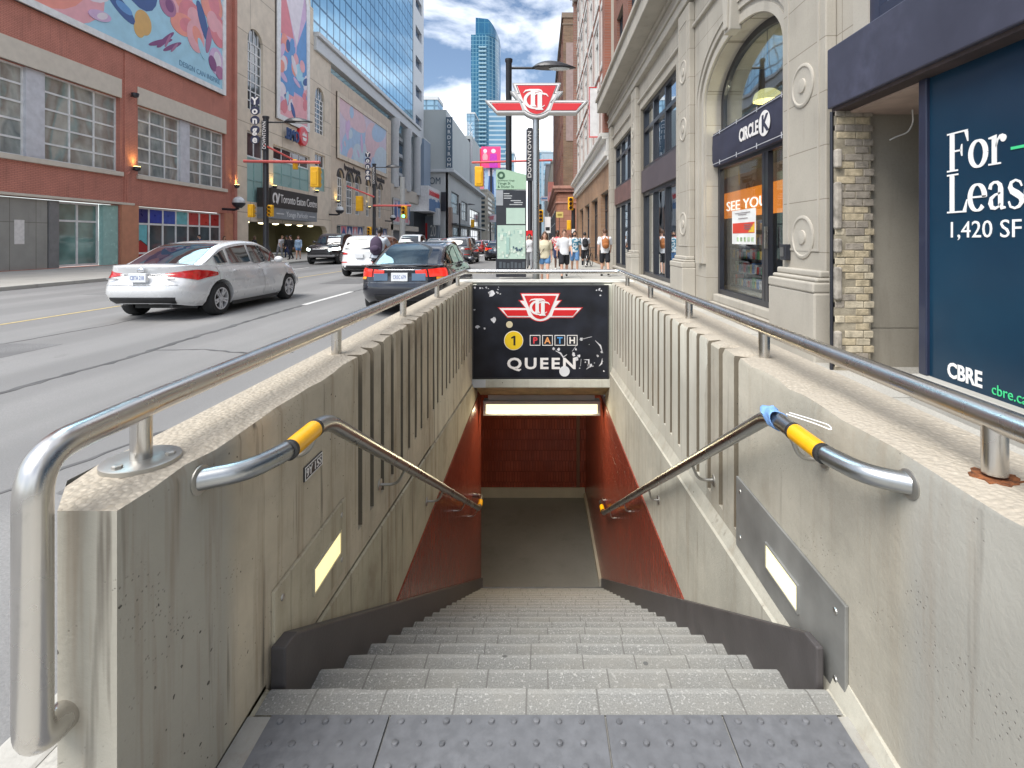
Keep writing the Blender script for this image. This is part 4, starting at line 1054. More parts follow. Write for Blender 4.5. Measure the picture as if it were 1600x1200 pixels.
# ---- next block on this side: brick shop with white cornice
M_TAN = bricks('tan_brick', (.36, .2, .1), (.3, .16, .085), (.3, .25, .2), 'yz')
M_ORB = bricks('orange_red_brick', (.33, .1, .055), (.27, .08, .045), (.25, .2, .17), 'yz')
M_WTRIM = mat('white_trim', (.62, .61, .58), .6, var=.08, bump=.1)
nb = thing('brick_building', 'red brick building with white window bays over a white cornice', 'building', (3.5, 36, 0))
gh = [rect(25.3, 28.4, 0.02, 3.9), rect(30.0, 33.6, 0.02, 3.9), rect(35.0, 38.6, .02, 3.9), rect(40, 43.6, .02, 3.9)]
MB().wall(rect(24.4, 47.2, -.05, 5.2), gh, FR, .5).build('shop_wall', M_TAN, nb)
for h in gh:
    window(nb, FR, h[0][0], h[1][0], .1, 3.9, 3, [3.0], .3, M_FRAME, M_DARKG, .09)
b = MB()
for z0, z1, o in ((5.2, 5.4, .18), (5.4, 5.62, .3), (5.62, 6.2, .22), (6.2, 6.32, .42), (6.32, 6.5, .52)): b.box(XR - o, XR + .4, 24.4, 47.3, z0 + .001, z1)
b.build('cornice', M_WTRIM, nb, bevel=.02)
uw = []
for i in range(6):
    y0 = 25.6 + i * 3.65
    for k in range(4): uw.append((y0, y0 + 2.5, 7.0 + k * 4.0, 10.0 + k * 4.0))
MB().wall(rect(24.4, 47.2, 6.48, 23.5), [rect(*u) for u in uw], FR, .35).build('wall', M_ORB, nb)
for k, u in enumerate(uw):
    yc, hw = (u[0] + u[1]) / 2, 1.25
    f = window(nb, FR, *u, [u[0] + .55, u[1] - .55], [u[3] - .9], .12, M_WTRIM, M_DARKG, .2, .1)
    b = MB(); b.fbox(FR, u[0] - .2, u[1] + .2, u[3] + .002, u[3] + .35, -.1, .04).fbox(FR, u[0] - .2, u[0] - .002, u[2], u[3], -.1, .025).fbox(FR, u[1] + .002, u[1] + .2, u[2], u[3], -.1, .025).fbox(FR, u[0] - .2, u[1] + .2, u[2] - .3, u[2] - .002, -.1, .06)
    b.build('surround', M_WTRIM, f)
MB().fbox(FR, 24.4, 25.3, 6.51, 23.4, .0, .3).fbox(FR, 46.2, 47.1, 6.51, 23.4, 0, .3).build('brick_pier', M_ORB, nb)
b = MB(); b.box(XR - .6, XR + .4, 24.4, 47.3, 23.5, 24.3).box(XR - .4, XR + .4, 24.4, 47.25, 22.9, 23.5); b.build('parapet', M_WTRIM, nb, bevel=.03)
MB().box(XR + .05, XR + .7, 47.2, 47.4, 0, 23.4).build('end_wall', M_RBx, nb)
bs = thing('blade_sign', 'blank white sign panel with thin red edges on the brick building', 'sign', (3.3, 30, 9))
MB().box(2.93, 3.56, 30, 30.14, 7.45, 10.3).build('panel', mat('sign_blank', (.6, .6, .6), .5), bs)
b = MB()
for a in ((2.9, 3.56, 7.4, 7.45), (2.9, 3.56, 10.3, 10.35), (2.9, 2.93, 7.45, 10.3)): b.box(a[0], a[1], 29.98, 30.16, a[2], a[3])
b.build('edge', M_TR, bs)
# ---- across the side street: tall brown brick block
tb = thing('brick_tower', 'tall brown brick block with a rounded red sandstone shop base', 'building', (2.8, 75, 0))
M_BRx = bricks('brown_brick_side', (.235, .145, .085), (.17, .1, .06), (.2, .16, .12), 'xz', bw=.5, bh=.16, ms=.02)
M_BRy = bricks('russet_brick', (.3, .1, .06), (.23, .075, .045), (.2, .14, .1), 'yz', bw=.4, bh=.14, ms=.02)
M_SAND = stone('red_sandstone', (.36, .16, .1), (.2, .09, .06), .4, (1.4, .7, .02, .5), 'xz')
hl = []
for i in range(9):
    y0 = 62 + i * 4.6
    for k in range(5): hl.append((y0, y0 + 2.2, 9.6 + k * 3.5, 12.0 + k * 3.5))
FT = lambda u, v, w: (2.78 - w, u, v)
MB().wall(rect(60, 104, 7.6, 27.4), [rect(*h) for h in hl], FT, .4).build('street_wall', M_BRy, tb)
for h in hl: window(tb, FT, *h, 1, 2, .25, M_WTRIM, M_DARKG, .14)
MB().box(2.785, 30, 59.96, 60.4, 7.6, 27.4).build('side_wall', M_BRx, tb)
b = MB(); b.box(2.6, 30, 59.85, 104, 27.4, 28.0).box(2.66, 30, 59.9, 104, 26.6, 26.75).build('parapet', mat('parapet_brown', (.2, .15, .11), .8), tb)
MB().box(3.1, 4.6, 59.9, 59.955, 13, 24.5).box(3.1, 30, 59.86, 59.955, 21.6, 21.9).build('recess_panel', mat('panel_mauve', (.3, .22, .2), .8), tb)
b = MB()
b.box(1.95, 30, 59.0, 104, 0, 6.9); b.build('base_wall', M_SAND, tb, bevel=.4, seg=4)
b = MB(); b.box(1.7, 30, 58.7, 104.2, 6.9, 7.25).box(1.5, 30, 58.5, 104.4, 7.25, 7.6).box(1.85, 30, 58.9, 104, 5.6, 5.8).build('cornice', mat('sandstone_trim', (.38, .19, .14), .75, var=.2), tb, bevel=.06)
for i in range(7):
    y0 = 61.5 + i * 6
    window(tb, lambda u, v, w: (1.95 - w, u, v), y0, y0 + 4, .3, 4.9, 3, [3.4], -.02, M_FRAME, M_DARKG, .15)
# farther blocks on this side
def block(label, x0, x1, y0, y1, h, m, nm='office_block', cat='building', cols=6, rows=8, face='S', gm=None, wm=None):
    r = thing(nm, label, cat, ((x0 + x1) / 2, y0, 0))
    MB().box(x0, x1, y0, y1, -.1, h).build('wall', m, r)
    fw = MB()
    xs = x0 if x0 > 0 else x1; s = -1 if x0 > 0 else 1
    for k in range(rows):
        z0 = 4.5 + (h - 6) * k / rows; z1 = z0 + (h - 6) / rows * .55
        fw.box(min(xs, xs + s * .08), max(xs, xs + s * .08), y0 + 1, y1 - 1, z0, z1)
        fw.box(x0 + .8, x1 - .8, y0 - .08, y0, z0, z1)
    fw.build('window_band', gm or M_DARKG, r)
    mu = MB(); n = max(4, int((y1 - y0) / 2.5)); nx = max(3, int((x1 - x0) / 2.5))
    for i in range(n + 1):
        y = y0 + 1 + (y1 - y0 - 2) * i / n; mu.box(min(xs, xs + s * .14), max(xs, xs + s * .14), y - .12, y + .12, 4, h - 1)
    for i in range(nx + 1):
        x = x0 + .8 + (x1 - x0 - 1.6) * i / nx; mu.box(x - .12, x + .12, y0 - .14, y0, 4, h - 1)
    mu.build('mullion', wm or m, r)
    MB().box(x0 - .1, x1 + .1, y0 - .2, y1, h, h + .5).build('parapet', m, r)
    return r
block('cream low block beyond the tall brown brick building', 2.5, 20, 110, 150, 18, mat('cream_wall', (.45, .42, .36), .8, var=.15, scale=.5))
block('dark grey block with red banners farther up the shop side', 2.0, 20, 155, 200, 24, mat('slate_wall', (.2, .2, .21), .7, var=.15, scale=.5))
block('pale blue glass slab far up the shop side', 1.0, 26, 250, 280, 44, mat('pale_blue_wall', (.35, .45, .52), .5), 'glass_block', gm=pane_mat('pale_pane', (.2, .34, .44), refl=.8))
# ================================================================== across the street
def RL(x0, x1, y0, y1, X=XL):      # photo-plane rectangle on a front parallel to the street: pixel pairs -> (u0,u1,v0,v1)
    u0, za = at(x0, y0, X); u1, zb = at(x1, y1, X); return u0, u1, zb, za
M_SALM = stone('salmon_brick', (.55, .225, .17), (.34, .15, .12), .7, (.24, .08, .008, .5), 'yz', rough=.85)
M_SALM2 = mat('orange_brick_pier', (.5, .23, .14), .85, var=.1, bump=.2)
M_BEIGEB = mat('beige_lintel', (.6, .55, .47), .8, var=.06, bump=.15)
M_WFR = mat('pale_frame', (.72, .73, .73), .5)
M_GRNGL = pane_mat('green_glass', (.15, .26, .24), refl=.7)
def reflection_tint_pane(name, cols):  # opaque pane; blurred street reflections are put into its colour as noise
    g = G(name); p = g.pos(); s = g.sep(p)
    v = g.comb(g.math('MULTIPLY', s[1], .9), g.math('MULTIPLY', s[2], .7))
    n = g.noise(g.comb(g.math('MULTIPLY', s[1], 1.1), g.math('MULTIPLY', s[2], .45)), .45, 3, .55, .4); r = g.n('ShaderNodeValToRGB', {'Fac': g.n('ShaderNodeMapRange', {'Value': n, 'From Min': .28, 'From Max': .72}).outputs[0]})
    e = r.color_ramp.elements; e[0].color = (*cols[0], 1); e[1].color = (*cols[-1], 1)
    for i, c in enumerate(cols[1:-1]): x = e.new((i + 1) / (len(cols) - 1)); x.color = (*c, 1)
    c = g.mix(.45, r.outputs['Color'], g.ramp(g.noise(p, 1.4, 4), .3, .7, (.1, .12, .125), (.42, .46, .45)))
    g.P(col=c, rough=.06, spec=.7, coat=.6, nrm=g.bump(g.noise(p, .6, 1), .1, .1))
    return g.m
M_REFLTINT = reflection_tint_pane('pane_reflection_tint', [(.12, .16, .16), (.34, .38, .36), (.14, .17, .18), (.46, .47, .42), (.26, .2, .16), (.24, .38, .37), (.55, .54, .48)])
rb = thing('brick_store', 'salmon brick store with big gridded windows and beige lintel bands', 'building', (XL, 28, 0))
YR0, YR1 = 12.0, 39.4
wA = (19.3, 28.7, 5.2, 9.35); wB = (29.95, 38.3, 5.2, 9.3)
gA = (13, 28.65, .02, 3.36); gB = (29.95, 38.1, .02, 3.4)
MB().wall(rect(YR0, YR1, -.05, 24), [rect(*wA), rect(*wB), rect(*gA), rect(*gB)], FL, .5).build('wall', M_SALM, rb)
b = MB()
for w in (wA, wB): b.fbox(FL, w[0] - .05, w[1] + .05, w[3], w[3] + 1.05, -.1, .06)
b.fbox(FL, YR0, 29.6, 3.37, 3.5, -.1, .12)
for w in (wA, wB): b.fbox(FL, w[0] - .1, w[1] + .1, w[2] - .24, w[2], -.3, .14)
b.build('lintel', M_BEIGEB, rb, bevel=.02)
MB().fbox(FL, 39.15, YR1 + .05, -.05, 24, .0, .22).fbox(FL, 28.95, 29.7, 3.5, 24, 0, .06).build('pilaster', M_SALM, rb)
for a_ in ((28.7, 29.9), (38.15, 39.1)): MB().fbox(FL, *a_, -.05, 3.4, -.1, .1).build('shop_pier', M_SALM2, rb)
for (u0, u1, v0, v1) in (wA, wB):
    a = (u0 + u1) / 2
    window(rb, FL, u0, a - .45, v0, v1, 4 if u1 - u0 > 9 else 3, 5, .3, M_WFR, M_REFLTINT, .09)
    window(rb, FL, a + .45, u1, v0, v1, 3, 5, .3, M_WFR, M_REFLTINT, .09)
    MB().fbox(FL, a - .449, a + .449, v0, v1, -.35, -.12).build('mid_panel', mat('pale_panel', (.55, .56, .6), .6), rb)
# street level: boards, doors, teal panels
M_BOARD = stone('hoarding_board', (.32, .315, .29), (.2, .19, .17), .5, (1.2, 2.2, .015, 0), 'yz')
MB().fbox(FL, 13, 24.55, .02, 3.3, -.4, -.1).build('hoarding', M_BOARD, rb)
MB().fbox(FL, 24.6, 25.1, .02, 3.3, -.35, -.05).build('steel_post', mat('post_grey', (.2, .2, .2), .6), rb)
window(rb, FL, 25.1, 27.6, .05, 3.3, 2, [2.35], .35, M_WFR, M_GRNGL, .1, name='entrance_door')
MB().fbox(FL, 27.65, 28.62, .02, 3.3, -.3, -.06).build('teal_panel', mat('teal_glass_panel', (.3, .5, .47), .25, var=.1), rb)
no = tag(MB().fbox(FL, 23.0, 23.45, 1.2, 2.3, -.098, -.09).build('paper_notice', mat('notice_paper', (.7, .68, .66), .8, var=.1, scale=8)), 'white paper notice taped to the grey hoarding', 'notice')
fr_ = window(rb, FL, gB[0] + .02, gB[1] - .02, .05, 3.35, 7, [2.35, .6], .3, M_WFR, pane_mat('street_pane', (.08, .1, .11), refl=.6), .11, name='shopfront')
TC = [(.02, .03, .16), (.03, .06, .35), (.05, .1, .4), (.16, .45, .5), (.45, .06, .06), (.55, .05, .04), (.4, .03, .03)]
for i in range(7):
    u = gB[0] + .1 + i * (gB[1] - gB[0] - .2) / 7
    MB().fbox(FL, u + .06, u + (gB[1] - gB[0] - .2) / 7 - .06, 2.42, 3.25, -.285, -.27).build('transom_panel', mat('transom_%s' % 'abcdefg'[i], TC[i], .3, var=.2), fr_)
MB().prism([(30.1, .3), (31.0, .3), (31.05, 1.0), (30.5, 1.35), (30.1, 1.1)], FL, -.286, -.27).build('red_graphic', mat('graphic_red', (.4, .03, .03), .4), fr_)
MB().prism([(30.1, 1.2), (30.5, 1.4), (31.0, 1.1), (31.0, 2.3), (30.1, 2.3)], FL, -.286, -.27).build('teal_graphic', mat('graphic_teal', (.16, .5, .56), .4), fr_)
# wall lamps
M_UPL = mat('uplight_glow', (1, .75, .25), .5, emit=6, ecol=(1, .72, .22))
def uplight(x, y, lit, label, X=XL):
    d, z = at(x, y, X)
    r = thing('wall_lamp', label, 'lamp', (X, d, z))
    MB().lathe([(.05, -.1), (.16, -.05), (.2, .12), (.19, .16)], (X + .3, d, z), (0, 0, 1), 16).build('shade', M_FRAME, r, smooth=40)
    MB().box(X, X + .3, d - .03, d + .03, z - .04, z + .02).build('arm', M_FRAME, r)
    if lit:
        MB().lathe([(.17, .12), (.16, .18)], (X + .3, d, z), (0, 0, 1), 16).build('bulb', M_UPL, r)
        l = bpy.data.lights.new('uplight', 'SPOT'); l.energy = 30; l.color = (1, .68, .2); l.spot_size = R(110); l.spot_blend = .9; l.shadow_soft_size = .12
        o = bpy.data.objects.new('uplight', l); COL.objects.link(o); o.location = (X + .3, d, z + .25); o.rotation_euler = Vector((.25, 0, -1)).to_track_quat('Z', 'Y').to_euler()
uplight(206, 265, True, 'lit brass uplight on the salmon brick pier between the window groups')
uplight(364, 292, True, 'lit uplight at the corner of the salmon brick store')
uplight(203, 150, False, 'unlit black floodlight high on the salmon brick pier')
cd = tag(MB().tube([(XL + .08, 29.1, 3.5), (XL + .08, 29.1, 5.1), (XL + .08, 29.3, 5.3)], .03, 8).build('drain_pipe', M_SALM, None), 'thin pipe running down the salmon brick wall below a lamp', 'pipe')
# ---- mural panels: flat printed boards with cut shapes
def mural(label, fn, outer, bg, shapes, frame=.18, fm=None, step=.0007, th=.12):
    r = thing('billboard', label, 'billboard', fn(outer[0][0], outer[0][1], 0))
    MB().prism(outer, fn, .02, th).build('panel', bg, r)
    n = len(outer)
    if frame:
        b = MB(); o2 = inset(outer, -frame) if True else outer
        for i in range(n):
            j = (i + 1) % n
            b.add([fn(*outer[i], th + .1), fn(*outer[j], th + .1), fn(*o2[j], th + .1), fn(*o2[i], th + .1), fn(*outer[i], .02), fn(*outer[j], .02), fn(*o2[j], .02), fn(*o2[i], .02)],
                  [(0, 1, 2, 3), (0, 4, 5, 1), (3, 2, 6, 7), (0, 3, 7, 4), (1, 5, 6, 2)])
        b.build('frame', fm or M_WFR, r)
    mats = []; b = MB(); k = 0
    for poly, m in shapes:
        if m not in mats: mats.append(m)
        b.m = mats.index(m); b.prism(poly, fn, th - .002 + k * .0, th + .004 + k * step); k += 1
    b.build('print', mats, r)
    return r
def clip(poly, u0, u1, v0, v1):
    def cl(P, f, inter):
        out = []
        for i in range(len(P)):
            a, c = P[i - 1], P[i]
            if f(c):
                if not f(a): out.append(inter(a, c))
                out.append(c)
            elif f(a): out.append(inter(a, c))
        return out
    def iu(k): return lambda a, c: (k, a[1] + (c[1] - a[1]) * (k - a[0]) / (c[0] - a[0]))
    def iv(k): return lambda a, c: (a[0] + (c[0] - a[0]) * (k - a[1]) / (c[1] - a[1]), k)
    for f, i in ((lambda p: p[0] >= u0, iu(u0)), (lambda p: p[0] <= u1, iu(u1)), (lambda p: p[1] >= v0, iv(v0)), (lambda p: p[1] <= v1, iv(v1))):
        if len(poly) < 3: return []
        poly = cl(poly, f, i)
    return poly
PM = lambda n, c: mat('print_' + n, c, .55, var=.08, scale=1.5)
NAVY, SKY, PINK, ROSE, MAUVE, CORAL, LILAC, PALE, OCH, PLUM, BLUE = (PM('navy', (.05, .11, .3)), PM('sky', (.36, .62, .76)), PM('pink', (.75, .38, .42)), PM('rose', (.68, .22, .26)), PM('mauve', (.4, .17, .3)),
    PM('coral', (.78, .3, .24)), PM('lilac', (.6, .42, .62)), PM('pale', (.72, .66, .72)), PM('ochre', (.65, .4, .14)), PM('plum', (.22, .07, .2)), PM('blue', (.12, .3, .6)))
u0, u1 = 16.5, 38.05; v0, v1 = 12.1, 21.5
def pe(cx, cy, rx, ry, rot, m, k=None):     # ellipse given in units of the visible board
    return (cx, cy, rx, ry, rot, m)
spec = [(24, 13.5, 4.5, 2.2, .2, PINK), (23.0, 16.5, 2.6, 3.0, .1, PLUM), (26.0, 16.5, 3.0, 3.2, -.3, NAVY), (26.6, 15.6, 2.1, 2.2, -.3, PALE), (25.4, 16.2, 1.0, 2.2, .3, MAUVE), (26.9, 15.4, .45, 1.5, .2, PLUM), (26.0, 14.6, .4, 1.3, -.3, PLUM),
        (29.3, 17.6, 2.2, 3.6, .5, NAVY), (29.7, 18.2, 1.3, 2.6, .5, SKY), (28.6, 14.4, 1.4, .5, -.5, NAVY), (30.2, 14.2, .8, .9, 0, OCH), (29.9, 13.7, .5, .6, 0, OCH), (31.6, 13.6, 1.4, .18, .5, PLUM), (32.0, 13.9, 1.3, .18, .8, PLUM), (32.6, 13.7, 1.2, .17, .6, PLUM),
        (33.2, 17.0, 1.7, 1.4, .3, PINK), (34.4, 16.2, 1.6, 1.5, -.2, ROSE), (33.6, 15.5, 1.5, .9, .2, CORAL), (32.2, 16.1, .9, .8, 0, MAUVE), (34.8, 15.2, 1.1, 1.3, .3, PINK), (35.5, 16.6, .5, 1.6, .4, NAVY), (36.2, 15.7, .35, 1.5, -.2, MAUVE),
        (36.5, 18.2, 1.5, 1.7, 0, CORAL), (37.2, 16.6, 1.2, 1.5, .3, ROSE), (36.6, 17.0, .8, .9, 0, PINK), (37.0, 14.3, 1.0, 1.2, 0, LILAC), (36.6, 14.0, .5, .7, .5, PLUM), (37.4, 13.6, .6, .6, 0, MAUVE), (35.4, 14.6, .35, .9, .5, SKY), (33.6, 19.5, 2.2, 1.2, -.2, BLUE), (36.5, 20, 1.4, .9, .2, PALE),
        (20.5, 17, 2.2, 2.4, 0, ROSE), (19.0, 14.8, 1.8, 2.0, .4, CORAL), (20.6, 14.2, .6, 1.6, -.5, PALE), (18.0, 19, 2, 2, 0, BLUE), (22, 19.6, 2.4, 1.2, 0, LILAC), (28.1, 17.9, .5, 1.9, .7, LILAC), (27.2, 13.3, .9, .35, .2, LILAC)]
shp = []
for cx, cy, rx, ry, rot, m in spec:
    q = clip(ell(cx, cy, rx * .8, ry * .8, rot, 22), u0 + .02, u1 - .02, v0 + .02, v1 - .02)
    if len(q) > 2: shp.append((q, m))
    q = clip(ell(cx + rx * .15, cy + ry * .1, rx * .42, ry * .5, rot + .3, 16), u0 + .02, u1 - .02, v0 + .02, v1 - .02)
    if len(q) > 2 and rx > .8: shp.append((q, {PINK: CORAL, ROSE: PINK, CORAL: ROSE, NAVY: BLUE, PLUM: MAUVE, LILAC: PALE, PALE: LILAC, BLUE: NAVY, SKY: PALE, MAUVE: PLUM, OCH: PALE}[m]))
mb_ = mural('wide floral mural billboard in pink and blue on the salmon brick store', FL, rect(u0, u1, v0, v1), SKY, shp, .22, M_WFR)
text('lettering', 'DESIGN CAN INSPIRE', (XL + .125, 33.2, 12.75), (0, 1, 0), (0, 0, 1), .34, PM('ink', (.12, .25, .4)), mb_, .01, fit=4.2)

# ---- beige shopping centre, first front (with its arched billboard)
M_BEIGE = stone('beige_precast', (.7, .615, .5), (.55, .48, .38), .2, (5.2, 3.6, .035, 0), 'yz')
M_BEIGE2 = stone('tan_precast', (.62, .525, .42), (.48, .41, .32), .2, (9.0, 6.0, .035, 0), 'yz')
M_PALEST = mat('pale_precast', (.5, .47, .42), .8, var=.06, scale=.6, bump=.1)
ec = thing('shopping_centre', 'beige shopping centre front with arched windows above a wide entrance', 'building', (XL, 50, 0))
w1 = RL(387, 411, 60, 180); w2 = RL(492, 507, 150, 213)
def archhole(u0, u1, v0, v1, n=14):
    c, h = (u0 + u1) / 2, (u1 - u0) / 2; return [(u0, v0)] + [(c - h * math.cos(PI * i / n), v1 + h * math.sin(PI * i / n)) for i in range(n + 1)] + [(u1, v0)]
wl1 = RL(386, 413, 203, 318); wl2 = RL(427, 484, 225, 300); wl3 = RL(492, 508, 238, 300)
por = RL(388, 511, 346, 388); por = (por[0], por[1], .02, 3.0)
hs = [archhole(*w1), archhole(*w2), rect(*wl1), rect(*wl2), rect(*wl3)]
pr_ = [(por[0], .02), (por[0], 2.9)] + [(por[1] - .9 + .9 * math.sin(PI / 2 * i / 6), 2.0 + .9 * math.cos(PI / 2 * i / 6)) for i in range(7)] + [(por[1], .02)]
hs.append(pr_)
MB().wall([(39.46, -.05), (57.65, -.05), (57.65, 22.6), (53.2, 22.6), (53.2, 25.4), (52.6, 25.4), (51.5, 30), (48.8, 32.2), (39.46, 32.2)], hs, FL, .5).build('wall', M_BEIGE, ec)
for w in (w1, w2):
    f = window(ec, FL, w[0], w[1], w[2], w[3], 3, 7, .25, M_WFR, M_DARKG, .1)
    c, h = (w[0] + w[1]) / 2, (w[1] - w[0]) / 2
    MB().prism([(c - h * math.cos(PI * i / 14), w[3] + h * math.sin(PI * i / 14)) for i in range(15)], FL, -.27, -.22).build('arch_pane', M_DARKG, f)
    b = MB(); b.fbox(FL, c - .04, c + .04, w[3], w[3] + h, -.22, -.15); b.fbox(FL, c - h * .6, c - h * .6 + .08, w[3], w[3] + h * .75, -.22, -.15); b.fbox(FL, c + h * .6 - .08, c + h * .6, w[3], w[3] + h * .75, -.22, -.15); b.build('arch_bar', M_WFR, f)
for w, nc in ((wl1, 2), (wl2, 4), (wl3, 2)):
    mid = w[3] - (w[3] - w[2]) * .36
    window(ec, FL, w[0], w[1], mid, w[3], nc, 1, .25, M_WFR, pane_mat('brown_pane', (.07, .05, .055), refl=.5), .12)
    f = window(ec, FL, w[0], w[1], w[2], mid - .02, nc, 2, .2, mat('teal_bar', (.24, .4, .39), .5), mat('teal_spandrel', (.3, .46, .44), .3, var=.1, scale=.4), .08, name='teal_spandrel')
# dark hall behind the entrance
eh = thing('entrance_hall', 'dim entrance hall with round ceiling lamps under the shopping centre', 'interior', (XL - 3, 48, 0))
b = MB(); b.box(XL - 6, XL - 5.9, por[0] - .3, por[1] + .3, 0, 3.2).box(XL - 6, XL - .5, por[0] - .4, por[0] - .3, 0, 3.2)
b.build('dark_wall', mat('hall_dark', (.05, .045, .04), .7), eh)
MB().box(XL - 5.88, XL - .5, por[1] + .2, por[1] + .3, 0, 3.2).box(XL - 5.85, XL - 5.8, 49.5, por[1] + .2, 0, 3.1).build('olive_wall', mat('hall_olive', (.26, .24, .14), .7, var=.2, scale=.6), eh)
MB().box(XL - 6, XL - .5, por[0] - .3, por[1] + .3, 3.1, 3.2).build('ceiling_finish', mat('hall_ceiling', (.2, .18, .12), .8), eh)
for i in range(6):
    y = por[0] + 1.2 + i * 2.4
    lr = thing('ceiling_lamp', ('round ceiling lamp glowing in the entrance, %s from the salmon brick corner' % ('first', 'second', 'third', 'fourth', 'fifth', 'sixth')[i]), 'lamp', (XL - .9, y, 2.9), 'round lamps in the entrance')
    MB().lathe([(.33, 0), (.33, .14), (.2, .2)], (XL - .9, y, 2.9), (0, 0, 1), 20).build('rim', M_WFR, lr)
    MB().ball((XL - .9, y, 2.9), (.28, .28, .12), 16, 8).build('globe', mat('hall_glow', (1, .9, .55), .4, emit=3, ecol=(1, .88, .5)), lr, smooth=60)
# entrance sign
cs = RL(424, 497, 298, 322); cs = (45.0, 54.3, 3.55, 5.25)
sgn = thing('centre_sign', 'black sign board lettered Toronto Eaton Centre over grey Yonge Parkade strip', 'sign', (XL + 1.2, 49, 3.6))
XS_ = XL + 1.2
y0s, zt = at(424, 297, XS_); y1s, zt2 = at(496, 305, XS_); _, zm = at(424, 325, XS_); _, zb_ = at(424, 341, XS_)
zt, zm, zb_ = 5.75, 4.15, 3.2
MB().box(XS_ - 1.2, XS_, y0s, y1s, zm, zt).build('panel', mat('sign_charcoal', (.035, .03, .028), .45), sgn)
MB().box(XS_ - 1.2, XS_ - .05, y0s, y1s, zb_, zm - .01).build('strip', mat('strip_grey', (.22, .24, .26), .5), sgn)
text('lettering', 'Toronto Eaton Centre', (XS_, y0s + 1.5, zm + .45), (0, 1, 0), (0, 0, 1), .72, M_TW, sgn, .02, fit=y1s - y0s - 1.7)
text('lettering', 'Yonge Parkade', (XS_ - .05, y0s + 2.6, zb_ + .25), (0, 1, 0), (0, 0, 1), .45, mat('letter_pale', (.6, .62, .64), .6), sgn, .02, fit=4.2)
b = MB(); b.fbox(lambda u, v, w: (XS_ + w, u, v), y0s + .9, y0s + 2.2, zb_ + .4, zb_ + .5, -.05, -.03); b.fbox(lambda u, v, w: (XS_ + w, u, v), y0s + 7.1, y0s + 8.4, zb_ + .4, zb_ + .5, -.05, -.03); b.build('dash', mat('letter_pale', (.6, .62, .64), .6), sgn)
b = MB(); fs_ = lambda u, v, w: (XS_ + w, u, v)
stroke(b, circ(y0s + .6, zm + .75, .33, .4, -60, 240, 16), .17, fs_, 0, .03); stroke(b, [(y0s + .75, zm + 1.1), (y0s + .98, zm + .35), (y0s + 1.3, zm + 1.2)], .17, fs_, 0, .034)
b.build('emblem', M_TW, sgn)
# bank sign
bk = thing('bank_sign', 'BMO letters beside a round red emblem on the beige front', 'sign', (XL, 47, 10))
ya, za = at(444, 215, XL); yb_, _ = at(462, 215, XL)
text('lettering', '.BMO', (XL + .3, ya - .5, za - .1), (0, 1, 0), (0, 0, 1), 1.0, mat('letter_navy', (.03, .07, .2), .5), bk, .12, fit=2.6, bold=.02)
yc_, zc_ = at(470, 213, XL)
MB().lathe([(.95, .0), (.95, .3), (.85, .36)], (XL, yc_, zc_), (1, 0, 0), 32).build('emblem_disc', M_TR, bk, smooth=30)
b = MB(); FB = lambda u, v, w: (XL + .36 + w, u, v)
b.prism([(yc_ - .45, zc_ - .15), (yc_ + .45, zc_ - .15), (yc_ + .3, zc_ - .45), (yc_ - .3, zc_ - .45)], FB, 0, .03)
b.prism([(yc_ - .45, zc_), (yc_ - .3, zc_ + .35), (yc_ - .15, zc_ + .1), (yc_, zc_ + .45), (yc_ + .15, zc_ + .1), (yc_ + .3, zc_ + .35), (yc_ + .45, zc_)], FB, 0, .031)
b.build('emblem_mark', M_TW, bk)
uplight(424, 293, True, 'lit uplight beside the black shopping centre sign'); uplight(491, 300, True, 'lit uplight at the far end of the shopping centre sign')
# arched billboard
ya0, ya1 = at(430, 0, XL)[0], at(481, 0, XL)[0]
zlo = at(430, 184, XL)[1]; zhi = 24.5
ar = [(ya0, zlo), (ya1, zlo), (ya1, zhi)] + [((ya0 + ya1) / 2 + (ya1 - ya0) / 2 * math.cos(PI * i / 16), zhi + 2.6 * math.sin(PI * i / 16)) for i in range(1, 16)] + [(ya0, zhi)]
um = (ya0 + ya1) / 2
shp = []
def addc(poly, m):
    q = clip(poly, ya0 + .05, ya1 - .05, zlo + .05, 25.5)
    if len(q) > 2: shp.append((q, m))
addc([(ya0, zlo), (ya1, zlo), (ya1, 15.5), (ya0, 15)], PINK); addc([(ya0, 25.6), (ya0 + 1.0, 25.6), (um, 20.5), (ya0, 20)], ROSE); addc([(ya0 + .6, 25.6), (ya1 - 1, 25.6), (um + .6, 20)], PALE)
addc([(ya1, 24.5), (um + .6, 20), (um, 15.5), (ya1, 15.4)], BLUE); addc([(ya0, 20.2), (um + .3, 19.8), (um, 15), (ya0, 15)], BLUE)
rr = random.Random(21)
for i in range(34):
    addc(ell(ya0 + .5 + (ya1 - ya0 - 1) * rr.random(), zlo + 1 + 6.5 * rr.random(), .25 + .7 * rr.random(), .2 + .6 * rr.random(), rr.random() * 3, 14), rr.choice((PINK, CORAL, SKY, PALE, NAVY, BLUE, LILAC, ROSE)))
mural('tall arch topped billboard in pink and blue on the beige shopping centre', FL, ar, LILAC, shp, .3, M_WFR)

